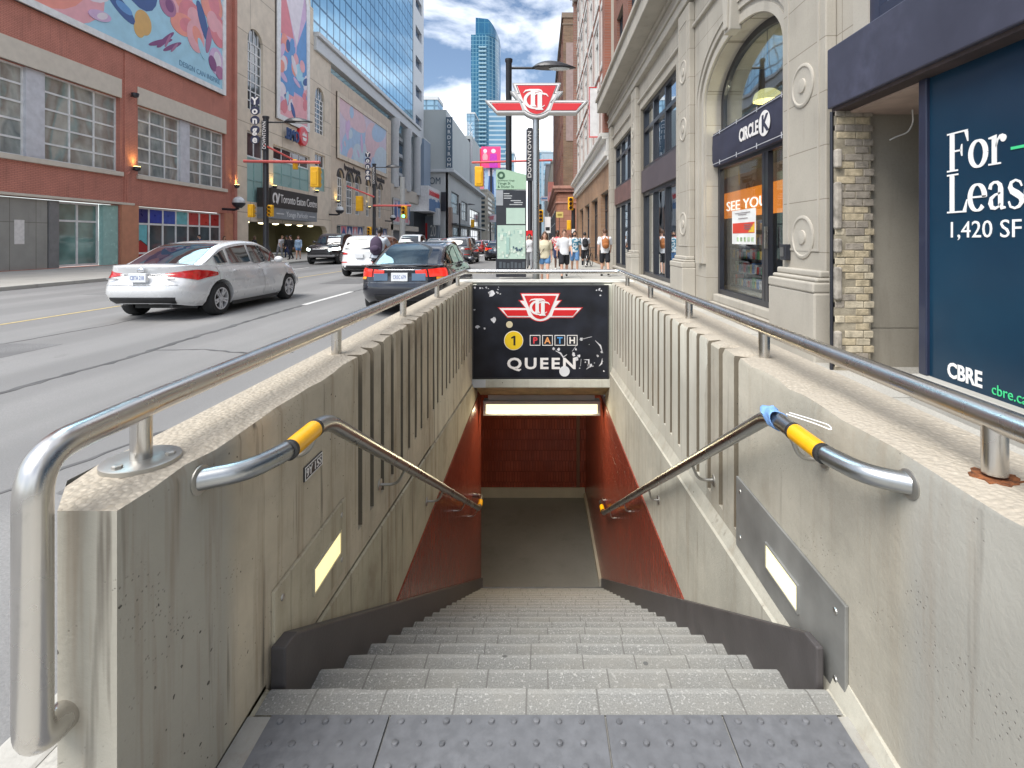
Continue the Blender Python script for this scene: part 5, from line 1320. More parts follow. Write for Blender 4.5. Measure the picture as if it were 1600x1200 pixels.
# ---- second front with wide billboard and restaurant arches
e2 = thing('restaurant_front', 'tan shopping centre front with arched restaurant windows below a wide billboard', 'building', (XL, 68, 0))
yA, yB = 57.7, 81.0
hs = []; aw_ = []
xs_ = [(527, 536), (541, 551.5), (555, 563), (572, 578), (582, 588.5), (591.5, 596.5)]
for x0, x1 in xs_:
    a = at(x0, 300, XL)[0]; c = at(x1, 300, XL)[0]
    aw_.append((a, c, 4.6, 9.3 - (c - a) * .3)); hs.append(archhole(*aw_[-1]))
gs = [RL(526, 570, 340, 372), RL(574, 607, 340, 372)]; gs = [(g_[0], g_[1], .02, 3.2) for g_ in gs]
hs += [rect(*g_) for g_ in gs]
MB().wall(rect(yA, yB, -.05, 20.2), hs, FL, .5).build('wall', M_BEIGE2, e2)
for w in aw_:
    f = window(e2, FL, w[0], w[1], w[2], w[3], 3, 4, .25, M_WFR, M_DARKG, .12)
    c, h = (w[0] + w[1]) / 2, (w[1] - w[0]) / 2
    MB().prism([(c - h * math.cos(PI * i / 14), w[3] + h * math.sin(PI * i / 14)) for i in range(15)], FL, -.27, -.22).build('arch_pane', M_DARKG, f)
    bb_ = MB(); q = [(c - (h + .1) * math.cos(PI * i / 14), w[3] + (h + .1) * math.sin(PI * i / 14)) for i in range(15)]; stroke(bb_, q, .22, FL, 0, .1); bb_.build('arch_hood', mat('hood_dark', (.06, .05, .05), .6), f)
for k, g_ in enumerate(gs):
    f = window(e2, FL, *g_, 5, [2.0], .3, M_WFR, pane_mat('street_pane', (.08, .1, .11), refl=.6), .12, name='shopfront')
    b = MB(); ms = [PM('navy', 0), PM('rose', 0), PM('pale', 0)]; n = 5; ww = (g_[1] - g_[0]) / n
    for i in range(1, n):
        b.m = (0, 1, 0, 1, 0)[i]; b.fbox(FL, g_[0] + i * ww + .1, g_[0] + (i + 1) * ww - .1, 2.06, 3.1, -.285, -.27)
        b.m = 2 if i != 1 else 0; b.prism([(g_[0] + i * ww + .3, 2.1), (g_[0] + (i + 1) * ww - .3, 2.1), (g_[0] + (i + .5) * ww, 3.0)], FL, -.27, -.262)
        if i > 2: b.m = 0 if i == 4 else 1; b.fbox(FL, g_[0] + i * ww + .1, g_[0] + (i + 1) * ww - .1, .4, 1.9, -.285, -.27)
    b.build('window_graphic', ms, f)
# script sign, kept as unreadable strokes like in the photo
for (x0, x1, yy) in ((537, 562, 261), (588, 600, 279)):
    sr = thing('script_sign', 'dark script lettering over the restaurant arches, %s' % ('long line' if x0 < 560 else 'short line at the far end'), 'sign', (XL, at(x0, yy, XL)[0], 10))
    ya, za = at(x0, yy, XL); yb2, _ = at(x1, yy, XL); b = MB(); rr = random.Random(x0); n = 9
    for i in range(n):
        u = ya + (yb2 - ya) * i / n; w_ = (yb2 - ya) / n; h = .75 if i in (0, 5) else .5
        stroke(b, [(u, za - .3), (u + w_ * .2, za - .3 + h), (u + w_ * .45, za + .1 * rr.random()), (u + w_ * .6, za - .35), (u + w_ * .8, za + h * .3), (u + w_ * 1.02, za - .28)], [.05, .1, .13, .12, .1, .05], FL, .03, .08 + .002 * i)
    b.build('lettering', mat('hood_dark', (.06, .05, .05), .6), sr)
q = [at(525, 143, XL), at(604, 219, XL), at(604, 255, XL), at(525, 229, XL)]
uq0, uq1 = q[0][0], q[1][0]; vq0, vq1 = 10.9, 18.6
shp = []
def ad2(poly, m):
    c = clip(poly, uq0 + .05, uq1 - .05, vq0 + .05, vq1 - .05)
    if len(c) > 2: shp.append((c, m))
BLU2, PNK2, PALB = PM('soft_blue', (.36, .5, .68)), PM('soft_pink', (.66, .46, .5)), PM('pale_blue', (.5, .6, .68))
ad2(ell(uq0 + 6, vq0 + 2.2, 5, 2.6, .3, 24), BLU2); ad2(ell(uq0 + 4, vq1 - 1, 6, 2.0, -.2, 24), PNK2); ad2(ell(uq1 - 7, vq0 + 4, 3.2, 2.8, .6, 24), PNK2); ad2(ell(uq1 - 3, vq0 + 2, 3.5, 2.2, .2, 24), PALB); ad2(ell(uq0 + 7, vq0 + 1.4, 2.0, 1.5, 0, 20), PALB); ad2(ell(uq1 - 4, vq1 - 1.5, 3.4, 1.4, .3, 24), BLU2)
for i in range(20): ad2(ell(uq0 + 22 * rnd.random(), vq0 + 7 * rnd.random(), .3 + rnd.random(), .2 + .5 * rnd.random(), rnd.random() * 3, 14), rnd.choice((BLU2, PNK2, PALB, LILAC)))
mural('wide pale pink and blue billboard above the restaurant arches', FL, rect(uq0, uq1, vq0, vq1), PM('soft_lilac', (.58, .5, .6)), shp, .35, M_BEIGE)
uplight(524.5, 316, True, 'lit uplight at the left edge of the restaurant front'); uplight(574, 325, True, 'lit uplight between the restaurant arches')
# parapet fascia and colonnade block
wc = thing('white_colonnade', 'white columned block with deep white fascia beyond the restaurant front', 'building', (XL, 90, 0))
M_WHITE = mat('white_cladding', (.55, .57, .58), .55, var=.06)
b = MB(); b.box(XL - .6, XL + .3, 53.3, 99.5, 21.2, 22.6).box(XL - 1.5, XL + .6, 53.3, 99.5, 22.6, 23.1); b.build('fascia', M_WHITE, wc, bevel=.05)
for y in (83.5, 91.5, 98.8):
    MB().lathe([(.75, 10), (.75, 19.5), (.95, 20.2), (.95, 21.2)], (XL - .2, y, 0), (0, 0, 1), 20).build('column', M_WHITE, wc, smooth=40)
MB().box(XL - 3.0, XL - 2.6, 58, 99.5, 9.8, 21.2).build('recess_wall', pane_mat('blue_grey_pane', (.1, .15, .2), refl=.7), wc)
b = MB()
for z in (13, 16.5, 19.5): b.box(XL - 2.6, XL - 1.9, 81.2, 99.5, z, z + .6)
b.build('balcony_band', M_WHITE, wc)
MB().box(XL - 1, XL, 81.1, 99.5, 8.3, 10.4).box(XL - 1, XL, 81.1, 99.5, 3.0, 3.9).box(XL - 1, XL, 81.1, 82.2, -.05, 8.3).build('wall', M_BEIGEB, wc)
MB().box(XL - .99, XL - .6, 82.2, 99.5, -.05, 3.0).build('shutter', mat('grey_shutter', (.16, .17, .19), .5), wc)
uv = RL(610, 640, 0, 0); a0, a1 = at(613, 0, XL)[0], at(637, 0, XL)[0]
shp = [(rect(a0 + .1, a1 - .1, 4.3, 5.2), ROSE)] + [(ell(a0 + 1.5 + i * 2.1, 6.0 + .6 * (i % 2), .8, 1.5, 0, 12), (NAVY, BLUE)[i % 2]) for i in range(5)] + [(ell(a0 + 1.5 + i * 2.1, 4.6, .6, .5, 0, 10), PINK) for i in range(5)]
mural('blue and pink street poster between the columns of the white block', FL, rect(a0, a1, 4.1, 8.2), PM('soft_lilac', 0), shp, .2, M_WHITE)
# glass tower over the podium
def curtain(name, c, mull, bw, bh, axis='yz', ms=.09, metal=.75, rough=.08, jig=.12):
    g = G(name); p = g.pos(); s = g.sep(p); ax = 'xyz'
    v = g.comb(s[ax.index(axis[0])], s[ax.index(axis[1])])
    b = g.n('ShaderNodeTexBrick', {'Vector': v, 'Color1': (*c, 1), 'Color2': (*sc(c, .8), 1), 'Mortar': (*mull, 1), 'Scale': 1.0, 'Mortar Size': ms, 'Brick Width': bw, 'Row Height': bh, 'Mortar Smooth': 0.0}, offset=0)
    col = g.mix(g.ramp(g.noise(p, .06, 4), .35, .7), b.outputs['Color'], sc(c, 1.25), 'MIX')
    col = g.mix(b.outputs['Fac'], col, mull)
    n = g.n('ShaderNodeTexWhiteNoise', {'Vector': g.n('ShaderNodeVectorMath', {0: g.n('ShaderNodeVectorMath', {0: v, 1: (1 / bw, 1 / bh, 1)}, operation='MULTIPLY').outputs[0]}, operation='FLOOR').outputs[0]}, noise_dimensions='3D')
    g.P(col=col, rough=rough, metal=g.math('MULTIPLY', g.math('SUBTRACT', 1.0, b.outputs['Fac']), metal), nrm=g.bump(g.noise(p, .25, 2), .15, jig))
    return g.m
M_CW = curtain('blue_curtain_wall', (.36, .64, .82), (.06, .14, .22), 1.95, 2.15, ms=.13, metal=.55)
gt = thing('glass_tower', 'blue glass office tower with fine grid rising over the podium', 'building', (XL - 2, 80, 23))
MB().box(XL - 30, XL - 1.6, 48, 101.4, 22.5, 140).build('curtain_wall', M_CW, gt)
hs = [rect(103.4, 108.6, z, z + 2.3) for z in [24.5 + i * 6.05 for i in range(19)]]
FLt = lambda u, v, w: FL(u, v, w, XL - 1.5)
MB().wall(rect(101.45, 110.5, 8, 141), hs, FLt, .8).build('end_bay', mat('white_panel', (.56, .58, .6), .5, var=.05), gt)
for h in hs:
    MB().fbox(FLt, h[0][0], h[1][0], h[0][1], h[2][1], -.75, -.6).build('window', pane_mat('blue_pane', (.04, .1, .2), refl=.9), gt)
# farther along the far side
M_GREYB = mat('blue_grey_box', (.22, .28, .36), .6, var=.08, scale=.3)
bb_ = thing('plant_box', 'blue grey box building beside the white columns', 'building', (-23, 104, 0))
MB().box(-30, -22.9, 101.5, 107.5, 10.2, 21.5).build('wall', M_GREYB, bb_); MB().box(-30.02, -22.88, 101.45, 107.55, 21.5, 21.7).build('parapet', M_WHITE, bb_)
hm = thing('fashion_store', 'store with white fascia, red sign letters and dark open front', 'building', (-22, 103, 0))
MB().box(-26, -21.6, 99.6, 111.5, 7.0, 12.0).build('fascia', mat('white_fascia', (.68, .68, .69), .5), hm)
b = MB(); rr = random.Random(3)
for i in range(9): b.fbox(lambda u, v, w: FL(u, v, w, -21.6), 100.2 + i * 1.2, 100.9 + i * 1.2, 7.2, 9.3 + rr.random() * .6, 0, .12)
b.build('blue_slat', mat('slat_blue', (.12, .22, .4), .5), hm)
for i in range(7):
    text('letter', 'Saks OFF'[i] if False else 'nilesns'[i], (-21.58, 100.6 + i * 1.3, 10.3), (0, 1, 0), (0, 0, 1), .9, M_TR, hm, .05) if False else None
b = MB()
for i in range(8): stroke(b, [(100.4 + i * 1.25, 10.2), (100.6 + i * 1.25, 11.2), (100.9 + i * 1.25, 10.3), (101.2 + i * 1.25, 11.0)], .2, lambda u, v, w: FL(u, v, w, -21.6), .0, .1)
b.build('lettering', M_TR, hm)
MB().box(-26, -24.5, 99.7, 111.4, -.05, 7.0).build('dark_front', mat('front_dark', (.03, .04, .05), .4), hm)
MB().box(-24.5, -21.7, 109.5, 111.5, 1.0, 6.5).build('display_wall', mat('display_grey', (.2, .23, .27), .5), hm)
text('lettering', '20', (-23.4, 109.48, 2.2), (1, 0, 0), (0, 0, 1), 2.4, M_TW, hm, .04, fit=1.2)
MB().box(-24.4, -24.0, 109.42, 109.49, 1.6, 5.0).build('red_strip', M_TR, hm)
MB().box(-22.0, -21.0, 106, 108.5, 4.5, 8).build('side_sign', M_WHITE, hm)
nd = thing('department_store', 'pale grey department store with blade sign and long canopied podium', 'building', (-20, 130, 0))
M_NG = mat('pale_grey_block', (.4, .43, .43), .7, var=.05, scale=.2)
MB().box(-60, -20.4, 112, 150, 16.7, 29.9).build('upper_block', M_NG, nd)
b = MB()
for z in (18.0, 22.2, 26.2): b.box(-20.42, -19.9, 112.2, 117.5, z, z + 2.6)
b.build('white_bay', mat('white_fascia', (.68, .68, .69), .5), nd)
b = MB()
for z in (20.7, 24.9): b.box(-20.42, -20.0, 112.2, 117.5, z, z + 1.4)
b.build('bay_glass', pane_mat('green_pane', (.1, .22, .24), refl=.7), nd)
MB().box(-60, -20.5, 155, 176, 16, 33).build('rear_block', M_NG, nd); MB().box(-24, -20.3, 150, 155, 16, 31).build('dark_slot', M_FRAME, nd)
FN = lambda u, v, w: FL(u, v, w, -20)
hn = [rect(116, 127, 7.5, 12.5), rect(131, 142, 6.5, 11.5), rect(147, 171, 5.5, 10.5), rect(114, 128, .3, 4.5), rect(131, 145, .3, 4.5), rect(149, 172, .3, 4.5)]
MB().wall(rect(112, 176, -.05, 16.2), hn, FN, .5).box(-60, -20.01, 112, 112.4, -.05, 16.2).build('wall', mat('podium_white', (.5, .51, .5), .6, var=.05, scale=.3), nd)
for h in hn: window(nd, FN, h[0][0], h[1][0], h[0][1], h[2][1], 4, 2, .3, M_FRAME, M_REFLTINT, .25)
MB().box(-60, -18.6, 111, 178, 16.2, 16.8).build('canopy', M_WHITE, nd); b = MB(); b.box(-20, -18.2, 113, 174, 4.8, 5.1); b.build('street_canopy', M_FRAME, nd)
text('lettering', 'NORDSTROM', (-31.4, 111.98, 13.6), (1, 0, 0), (0, 0, 1), 1.5, mat('letter_slate', (.06, .09, .12), .5), nd, .08, fit=9.6)
MB().box(-20.02, -19.4, 112.3, 114.5, 0, 8.6).build('corner_pier', mat('pier_brown', (.34, .24, .19), .7), nd)
bl = thing('store_blade_sign', 'dark vertical blade sign lettered NORDSTROM on the department store', 'sign', (-19.6, 111, 17))
MB().box(-20.35, -18.95, 111.2, 111.7, 17.1, 28.1).build('panel', mat('blade_slate', (.08, .12, .16), .5), bl)
for i, ch in enumerate('NORDSTROM'):
    text('letter', ch, (-19.65, 111.2, 26.9 - i * 1.2), (1, 0, 0), (0, 0, 1), .78, M_TW, bl, .05, 'CENTER')
# end of the street: screens and towers
def tower(label, x0, x1, y0, h, m, mx, d=25, nm='office_tower'):
    r = thing(nm, label, 'building', ((x0 + x1) / 2, y0, 0))
    b = MB(); b.box(x0, x1, y0, y0 + d, -1, h); b.build('curtain_wall', m, r)
    MB().box(x0 - .2, x1 + .2, y0 - .3, y0 + d, h, h + 1.2).build('parapet', mx, r)
    return r
M_CWx = curtain('pale_blue_grid', (.3, .45, .54), (.12, .2, .27), 3.0, 3.2, 'xz', .3, .5, .15)
M_CWy = curtain('steel_blue_grid', (.14, .28, .4), (.36, .46, .52), 60, 3.0, 'xz', .5, .3, .2)
M_CWg = curtain('grey_grid', (.2, .24, .27), (.3, .31, .3), 2.4, 3.4, 'xz', .5, .2, .3)
sx = lambda px, d: (px - 843) * d / 800
sz = lambda py, d: CAMZ + (375 - py) * d / 800
tower('grey gridded block behind the street screens', sx(741, 215), sx(760, 215), 215, sz(300, 215), M_CWg, M_WHITE)
tower('blue grey block at the end of the street beside the screens', sx(760, 235), sx(792, 235), 235, sz(262, 235), M_CWx, M_WHITE)
tower('striped pale tower below the tall glass tower', sx(764, 330), sx(792, 330), 330, sz(168, 330), M_CWy, M_WHITE)
tower('pale glass tower half hidden left of the tall glass tower', sx(729, 380), sx(742, 380), 380, sz(178, 380), M_CWx, M_WHITE)
tower('grey tower with rounded crest behind the department store', sx(659, 190), sx(684, 190), 190, sz(156, 190), M_CWx, M_WHITE, 10)
tower('pale block between the tall glass tower and the marker pole', sx(790, 300), sx(803, 300), 300, sz(240, 300), M_CWx, M_WHITE)
tower('low blue block under the traffic arm beyond the shop side', sx(843, 260), sx(861, 260), 260, sz(238, 260), M_CWx, M_WHITE)
# the tall glass tower: plan with one swept side, stepped crown
M_AURA = curtain('deep_blue_glass', (.03, .13, .22), (.11, .25, .34), 2.6, 3.3, 'xz', .32, .3, .12, .2)
M_AURA2 = curtain('deep_blue_glass_crown', (.03, .13, .23), (.05, .17, .26), 5, 9, 'xz', .3, .35, .1, .2)
at_ = thing('glass_skyscraper', 'tall curved blue glass skyscraper rising at the end of the street', 'building', (-40, 420, 0))
D = 420
def plan(x0, x1, y0, dep, n=10):
    return [(x0, y0), (x0 + (x1 - x0) * .55, y0)] + [(x0 + (x1 - x0) * (.55 + .45 * math.sin(PI / 2 * i / n)), y0 + dep * .7 * (1 - math.cos(PI / 2 * i / n))) for i in range(1, n + 1)] + [(x1, y0 + dep), (x0, y0 + dep)]
MB().prism(plan(sx(736, D), sx(778, D), D, 30), lambda u, v, w: (u, v, w), -1, sz(54, D)).build('shaft', M_AURA, at_)
cp_ = plan(sx(743, D), sx(778, D), D + .5, 29); b = MB(); n = len(cp_); zt_ = [sz(27, D) if p[0] < sx(758, D) else sz(27 + 22 * ((p[0] - sx(758, D)) / (sx(778, D) - sx(758, D))) ** 1.5, D) for p in cp_]
b.add([(p[0], p[1], sz(54, D) - 1) for p in cp_] + [(p[0], p[1], z) for p, z in zip(cp_, zt_)], [(i, (i + 1) % n, (i + 1) % n + n, i + n) for i in range(n)] + [tuple(range(n, 2 * n))])
b.build('crown', M_AURA2, at_)
bal = MB()
for k in range(46):
    z = 40 + k * 3.3
    if z > sz(70, D): break
    bal.box(sx(748, D), sx(760, D), D - 1.2, D, z, z + 1.2)
bal.build('balcony_band', mat('balcony_white', (.25, .4, .48), .5), at_)
# square screens
def screen(label, x0, x1, y0, y1, d, bgc, shapes, th=.6):
    fn = FF(d); r = thing('street_screen', label, 'billboard', (sx((x0 + x1) / 2, d), d, sz(y1, d)))
    MB().box(sx(x0, d), sx(x1, d), d, d + th, sz(y1, d), sz(y0, d)).build('panel', bgc, r)
    b = MB(); ms = []
    for k, (pl_, m) in enumerate(shapes):
        if m not in ms: ms.append(m)
        b.m = ms.index(m); b.prism([(sx(x, d), sz(y, d)) for x, y in pl_], fn, 0, .05 + .02 * k)
    if shapes: b.build('print', ms, r)
    if d > 150: MB().box(sx((x0 + x1) / 2, d) - .4, sx((x0 + x1) / 2, d) + .4, d + th, d + th + .8, 0, sz(y0, d) - 1).build('mast', M_FRAME, r)
    return r
HOT = mat('screen_pink', (.75, .06, .2), .4, emit=.08, ecol=(.9, .07, .25)); MAG = mat('screen_magenta', (.5, .04, .4), .4, emit=.05, ecol=(.6, .05, .5)); SCR = mat('screen_red', (.55, .03, .04), .4, emit=.25, ecol=(.6, .03, .04))
screen('hot pink street screen with two pale figures', 752, 782, 229, 262, 205, HOT, [(ell(758, 236, 3, 3.4), PALE), (ell(771, 236, 3.6, 3.4), PALE), (ell(758, 246, 4, 7), PINK), ([(766, 240), (776, 240), (778, 262), (764, 262)], MAG), ([(753, 250), (763, 250), (765, 262), (753, 262)], HOT)])
screen('dark red screen angled beside the pink one', 741, 752, 232, 262, 208, SCR, [([(741, 236), (750, 240), (751, 254), (742, 250)], PLUM)])
screen('tall blue and white street poster under the pink screen', 757, 775, 263, 308, 206, BLU2, [([(762, 265), (772, 265), (769, 275), (763, 275)], PALE), ([(764, 275), (771, 276), (772, 304), (762, 304)], NAVY)])
screen('tall crimson banner beside the blue poster', 750, 756, 265, 325, 207, ROSE, [])
screen('pink and white shop banner low over the street', 756, 775, 335, 347, 190, PALE, [([(760, 339), (772, 337), (771, 343), (760, 344)], ROSE)])
screen('red banners hanging on the far shop side', 856, 866, 284, 315, 100, CORAL, [([(857, 300), (865, 300), (865, 314), (857, 314)], PINK)], .2)
screen('small blue and white hanging shop sign far up the shop side', 845, 856, 307, 314, 95, PALE, [([(846, 309), (855, 309), (855, 311), (846, 311)], BLUE)], .2)
screen('narrow white information screen on the far side', 689, 697, 300, 330, 111, M_FRAME, [], .2)
cr = thing('lattice_mast', 'white lattice sign structure rising behind the street screens', 'mast', (sx(738, 212), 212, 0))
b = MB(); rr = random.Random(2)
for i in range(6):
    x = sx(731 + i * 3.2, 212); b.box(x - .12, x + .12, 212, 212.2, 20, sz(190 + 8 * i, 212))
for i in range(9):
    z = 22 + i * 3.2; x0 = sx(731, 212); x1 = sx(747, 212); b.tube([(x0, 212.3, z), (x1 - i * .3, 212.3, z + 2.5)], .1, 5); b.tube([(x1 - i * .3, 212.4, z), (x0, 212.4, z + 2.5)], .1, 5)
b.build('lattice', mat('white_fascia', 0), cr)
block('pale low block on the far side beyond the department store', -34, -18.5, 182, 210, 19, mat('cream_wall', 0))
# ================================================================== poles, signals, wayfinding
M_POLE = mat('pole_black', (.018, .02, .026), .45, coat=.2)
M_SIG = mat('signal_yellow', (.78, .42, .01), .45, var=.08)
M_ARM = mat('arm_red', (.55, .1, .09), .5, var=.1)
M_LENS = mat('lens_dark', (.03, .02, .02), .3)
def signal(parent, c, face, heads=3, s=1.0, lit=None):
    """signal head; face = +1 looks up the street (we see its back), -1 looks at us"""
    x, y, z = c; w, h, d = .2 * s, .48 * s, .16 * s
    o = MB().box(x - w, x + w, y - d, y + d, z - h, z + h).build('signal_head', M_SIG, parent, bevel=.04)
    b = MB()
    for k in range(3):
        zc = z + (1 - k) * h * .62
        b.tube([(x, y + face * d, zc), (x, y + face * (d + .22 * s), zc - .02)], .13 * s, 14, cap=False)
    b.build('visor', M_SIG, o)
    for k in range(3):
        zc = z + (1 - k) * h * .62
        m = M_LENS
        if lit == k: m = (mat('lens_red', (1, .05, .03), .3, emit=4), M_LENS, mat('lens_green', (.1, 1, .55), .3, emit=3.5, ecol=(.1, 1, .5)))[k]
        MB().lathe([(.115 * s, 0), (.1 * s, .02)], (x, y + face * d, zc), (0, face, 0), 16).build('lens', m, o)
    if face > 0:
        MB().box(x - w * .6, x + w * .6, y - d - .03, y - d, z - h * .75, z + h * .55).build('back_cover', M_SIG, o, bevel=.02)
    return o
def globe_lamp(px, py, label, X=XL):
    d, z = at(px, py, X + 1.2)
    r = thing('globe_lamp', label, 'lamp', (X, d, z))
    MB().tube([(X, d, z - .5), (X + .9, d, z - .55), (X + 1.2, d, z - .45)], .09, 8).build('bracket', M_FRAME, r, smooth=50)
    MB().lathe([(.2, -.42), (.42, -.2), (.46, -.05), (.4, -.04)], (X + 1.2, d, z), (0, 0, 1), 20).build('cup', M_FRAME, r, smooth=50)
    MB().ball((X + 1.2, d, z), .43, 18, 10).build('globe', mat('globe_clear', (.55, .57, .58), .15, var=.2, scale=2, coat=.5), r, smooth=60)
globe_lamp(373, 316, 'clear globe lamp on black bracket at the salmon brick corner'); globe_lamp(531, 328, 'clear globe lamp left of the restaurant shopfront'); globe_lamp(614, 340, 'clear globe lamp at the far end of the restaurant front')
def lamp_pole(label, X, d, ztop, arm, arms, letters, pole_r=.14, group='black downtown lamp posts'):
    r = thing('lamp_post', label, 'lamp post', (X, d, 0), group)
    MB().lathe([(pole_r * 1.7, 0), (pole_r * 1.7, .8), (pole_r * 1.15, 1.0), (pole_r, 1.2), (pole_r, ztop - .15), (pole_r * 1.25, ztop - .1), (pole_r * 1.25, ztop)], (X, d, 0), (0, 0, 1), 20).build('pole', M_POLE, r, smooth=35)
    za = ztop - .35
    MB().tube([(X, d, za), (X + arm * .75, d, za)], .05, 10).build('lamp_arm', M_POLE, r, smooth=50)
    n = 14; L_ = 1.7; x0 = X + arm * .68
    b = MB(); rows = []
    for i in range(n + 1):
        t = i / n; w = .28 * math.sin(PI * min(1, max(.02, t ** .8))) ** .6 + .02
        rows.append([(x0 + L_ * t * (1 if arm > 0 else -1), d + w * math.cos(a), za + .02 + .26 * math.sin(PI * t ** .75) * max(0, math.sin(a)) - (.03 if math.sin(a) < 0 else 0)) for a in [2 * PI * k / 12 for k in range(12)]])
    vs = [p for q in rows for p in q]
    b.add(vs, [(i * 12 + k, i * 12 + (k + 1) % 12, (i + 1) * 12 + (k + 1) % 12, (i + 1) * 12 + k) for i in range(n) for k in range(12)] + [tuple(range(12)), tuple(n * 12 + k for k in range(12))])
    ld = b.build('luminaire', M_POLE, r, smooth=60)
    MB().ball((x0 + L_ * .62 * (1 if arm > 0 else -1), d, za - .03), (.42, .2, .05), 14, 6).build('lens', mat('lamp_lens', (.62, .66, .68), .3), ld, smooth=60)
    if letters:
        bz = ztop - .3
        fl_ = MB().box(X - .15, X + .15, d - pole_r - .05, d - pole_r - .01, bz - 1.75, bz).build('banner', M_POLE, r)
        text('lettering', 'DOWNTOWN', (X + .1, d - pole_r - .055, bz - 1.68), (0, 0, 1), (-1, 0, 0), .2, M_TW, fl_, .01, fit=1.6)
        for i, ch in enumerate('Yonge'):
            zc = bz + 1.2 - i * .57
            xl = X - .62
            MB().lathe([(.27, 0), (.27, .04)], (xl, d - .02, zc), (0, -1, 0), 20).build('letter_disc', mat('letter_ink', (.03, .035, .075), .5), r)
            text('letter', ch, (xl, d - .062, zc - .2), (1, 0, 0), (0, 0, 1), .42, M_TW, r, .03, 'CENTER', bold=.03)
        b = MB()
        for zc in (bz - .1, bz - .7, bz - 1.1): b.box(X - .4, X, d - .02, d + .02, zc - .015, zc + .015)
        b.build('bracket', M_POLE, r)
    return r
p1 = lamp_pole('black lamp post with scroll letters in front of the black shopping centre sign', -16.3, 30.5, 8.75, 1.6, True, True, .155)
b = MB(); b.tube([(-17.5, 30.3, 6.05), (-13.0, 30.3, 5.98)], .09, 10).tube([(-16.3, 30.3, 7.0), (-14.9, 31.5, 6.2)], .06, 8).build('signal_arm', M_ARM, p1, smooth=50)
signal(p1, (-13.25, 30.3, 5.1), 1, s=1.25); signal(p1, (-14.6, 30.6, 5.9), 1, s=.62)
signal(p1, (-16.95, 30.1, 3.1), 1, s=.8); signal(p1, (-15.8, 30.1, 3.1), -1, s=.72)
p2 = lamp_pole('black lamp post with scroll letters before the wide billboard, green light on its arm', -16.3, 50.5, 8.9, 1.6, True, True, .16)
b = MB(); b.tube([(-16.3, 50.2, 4.75), (-12.6, 50.2, 4.75)], .1, 10).tube([(-16.2, 50.2, 5.6), (-18.6, 49.4, 6.6)], .08, 8).build('signal_arm', M_ARM, p2, smooth=50)
signal(p2, (-17.4, 49.5, 4.9), 1, s=1.5); signal(p2, (-13.2, 50.0, 4.1), -1, s=1.3, lit=2)
signal(p2, (-16.6, 50.0, 2.2), -1, s=1.0); 
p3 = lamp_pole('tall black lamp post behind the station marker, its lamp over the winged sign', -1.2, 20, 8.45, 1.35, False, False, .118)
p4 = thing('signal_post', 'slim dark post with downtown banner and long red signal arm', 'signal post', (-.52, 28, 0))
MB().lathe([(.2, 0), (.2, .7), (.13, .9), (.13, 7.5)], (-.52, 28, 0), (0, 0, 1), 16).build('pole', M_POLE, p4, smooth=35)
fl_ = MB().box(-.72, -.36, 27.8, 27.86, 4.6, 7.4).build('banner', M_POLE, p4)
text('lettering', 'DOWNTOWN', (-.45, 27.795, 4.75), (0, 0, 1), (-1, 0, 0), .19, M_TW, fl_, .01, fit=2.5)
MB().box(-.74, -.36, 27.75, 27.8, 1.0, 1.9).build('red_notice', M_TR, p4); MB().box(-.7, -.4, 27.72, 27.75, 1.1, 1.6).build('notice', M_TW, p4)
MB().tube([(-3.7, 28, 5.62), (.7, 28, 5.75)], .06, 10).build('signal_arm', M_ARM, p4, smooth=50)
signal(p4, (-3.3, 28, 4.85), 1, s=1.12)
p5 = thing('signal_post', 'dark post with yellow pedestrian signals before the sandstone corner', 'signal post', (3.0, 45.5, 0))
MB().lathe([(.17, 0), (.17, 4.2)], (3.0, 45.5, 0), (0, 0, 1), 16).build('pole', M_POLE, p5, smooth=35)
signal(p5, (2.75, 45.3, 4.6), -1, s=1.2); signal(p5, (2.6, 45.3, 2.7), 1, s=.9)
MB().box(2.85, 3.15, 45.2, 45.25, 2.0, 2.35).build('notice', M_TW, p5)
p6 = thing('signal_post', 'far post with yellow signal head beyond the crossing on the shop side', 'signal post', (.1, 60, 0))
MB().lathe([(.14, 0), (.14, 5.6)], (.1, 60.3, 0), (0, 0, 1), 12).build('pole', M_POLE, p6); signal(p6, (.15, 60, 4.2), -1, s=1.5)
MB().box(.6, 1.3, 60, 60.1, 2.2, 4.1).build('notice', M_TW, p6); MB().box(.7, 1.2, 59.98, 60, 2.5, 2.9).build('notice_print', mat('ink', (.015, .015, .015), .5), p6)
ys_ = thing('square_sign', 'square yellow sign on a thin pole before the sandstone building', 'sign', (1.9, 48, 0))
MB().box(sx(869, 48), sx(880, 48), 48, 48.06, sz(340, 48), sz(331, 48)).build('panel', mat('sign_straw', (.62, .5, .16), .5), ys_); MB().box(sx(874, 48) - .03, sx(874, 48) + .03, 48.06, 48.12, 0, sz(331, 48)).build('pole', M_POLE, ys_)
b = MB(); b.box(sx(871, 48), sx(878, 48), 47.98, 48, sz(337, 48), sz(334, 48)).build('print', mat('ochre_print', (.3, .22, .05), .6), ys_)
p7 = lamp_pole('thin dark lamp post in front of the department store podium', -15.6, 100, 8.6, 2.0, False, False, .16)
signal(p7, (-13.0, 99.5, 4.6), 1, s=1.6)
mp_ = thing('concrete_pole', 'pale concrete utility pole in front of the white columns', 'pole', (-16.4, 61, 0))
MB().lathe([(.36, 0), (.3, 9)], (-16.6, 62, 0), (0, 0, 1), 16).build('shaft', stone('pole_concrete', (.42, .43, .42), (.3, .3, .3), .4), mp_, smooth=40)
MB().box(-17.0, -16.2, 61.5, 61.6, 5.2, 5.4).build('clamp', M_FRAME, mp_)
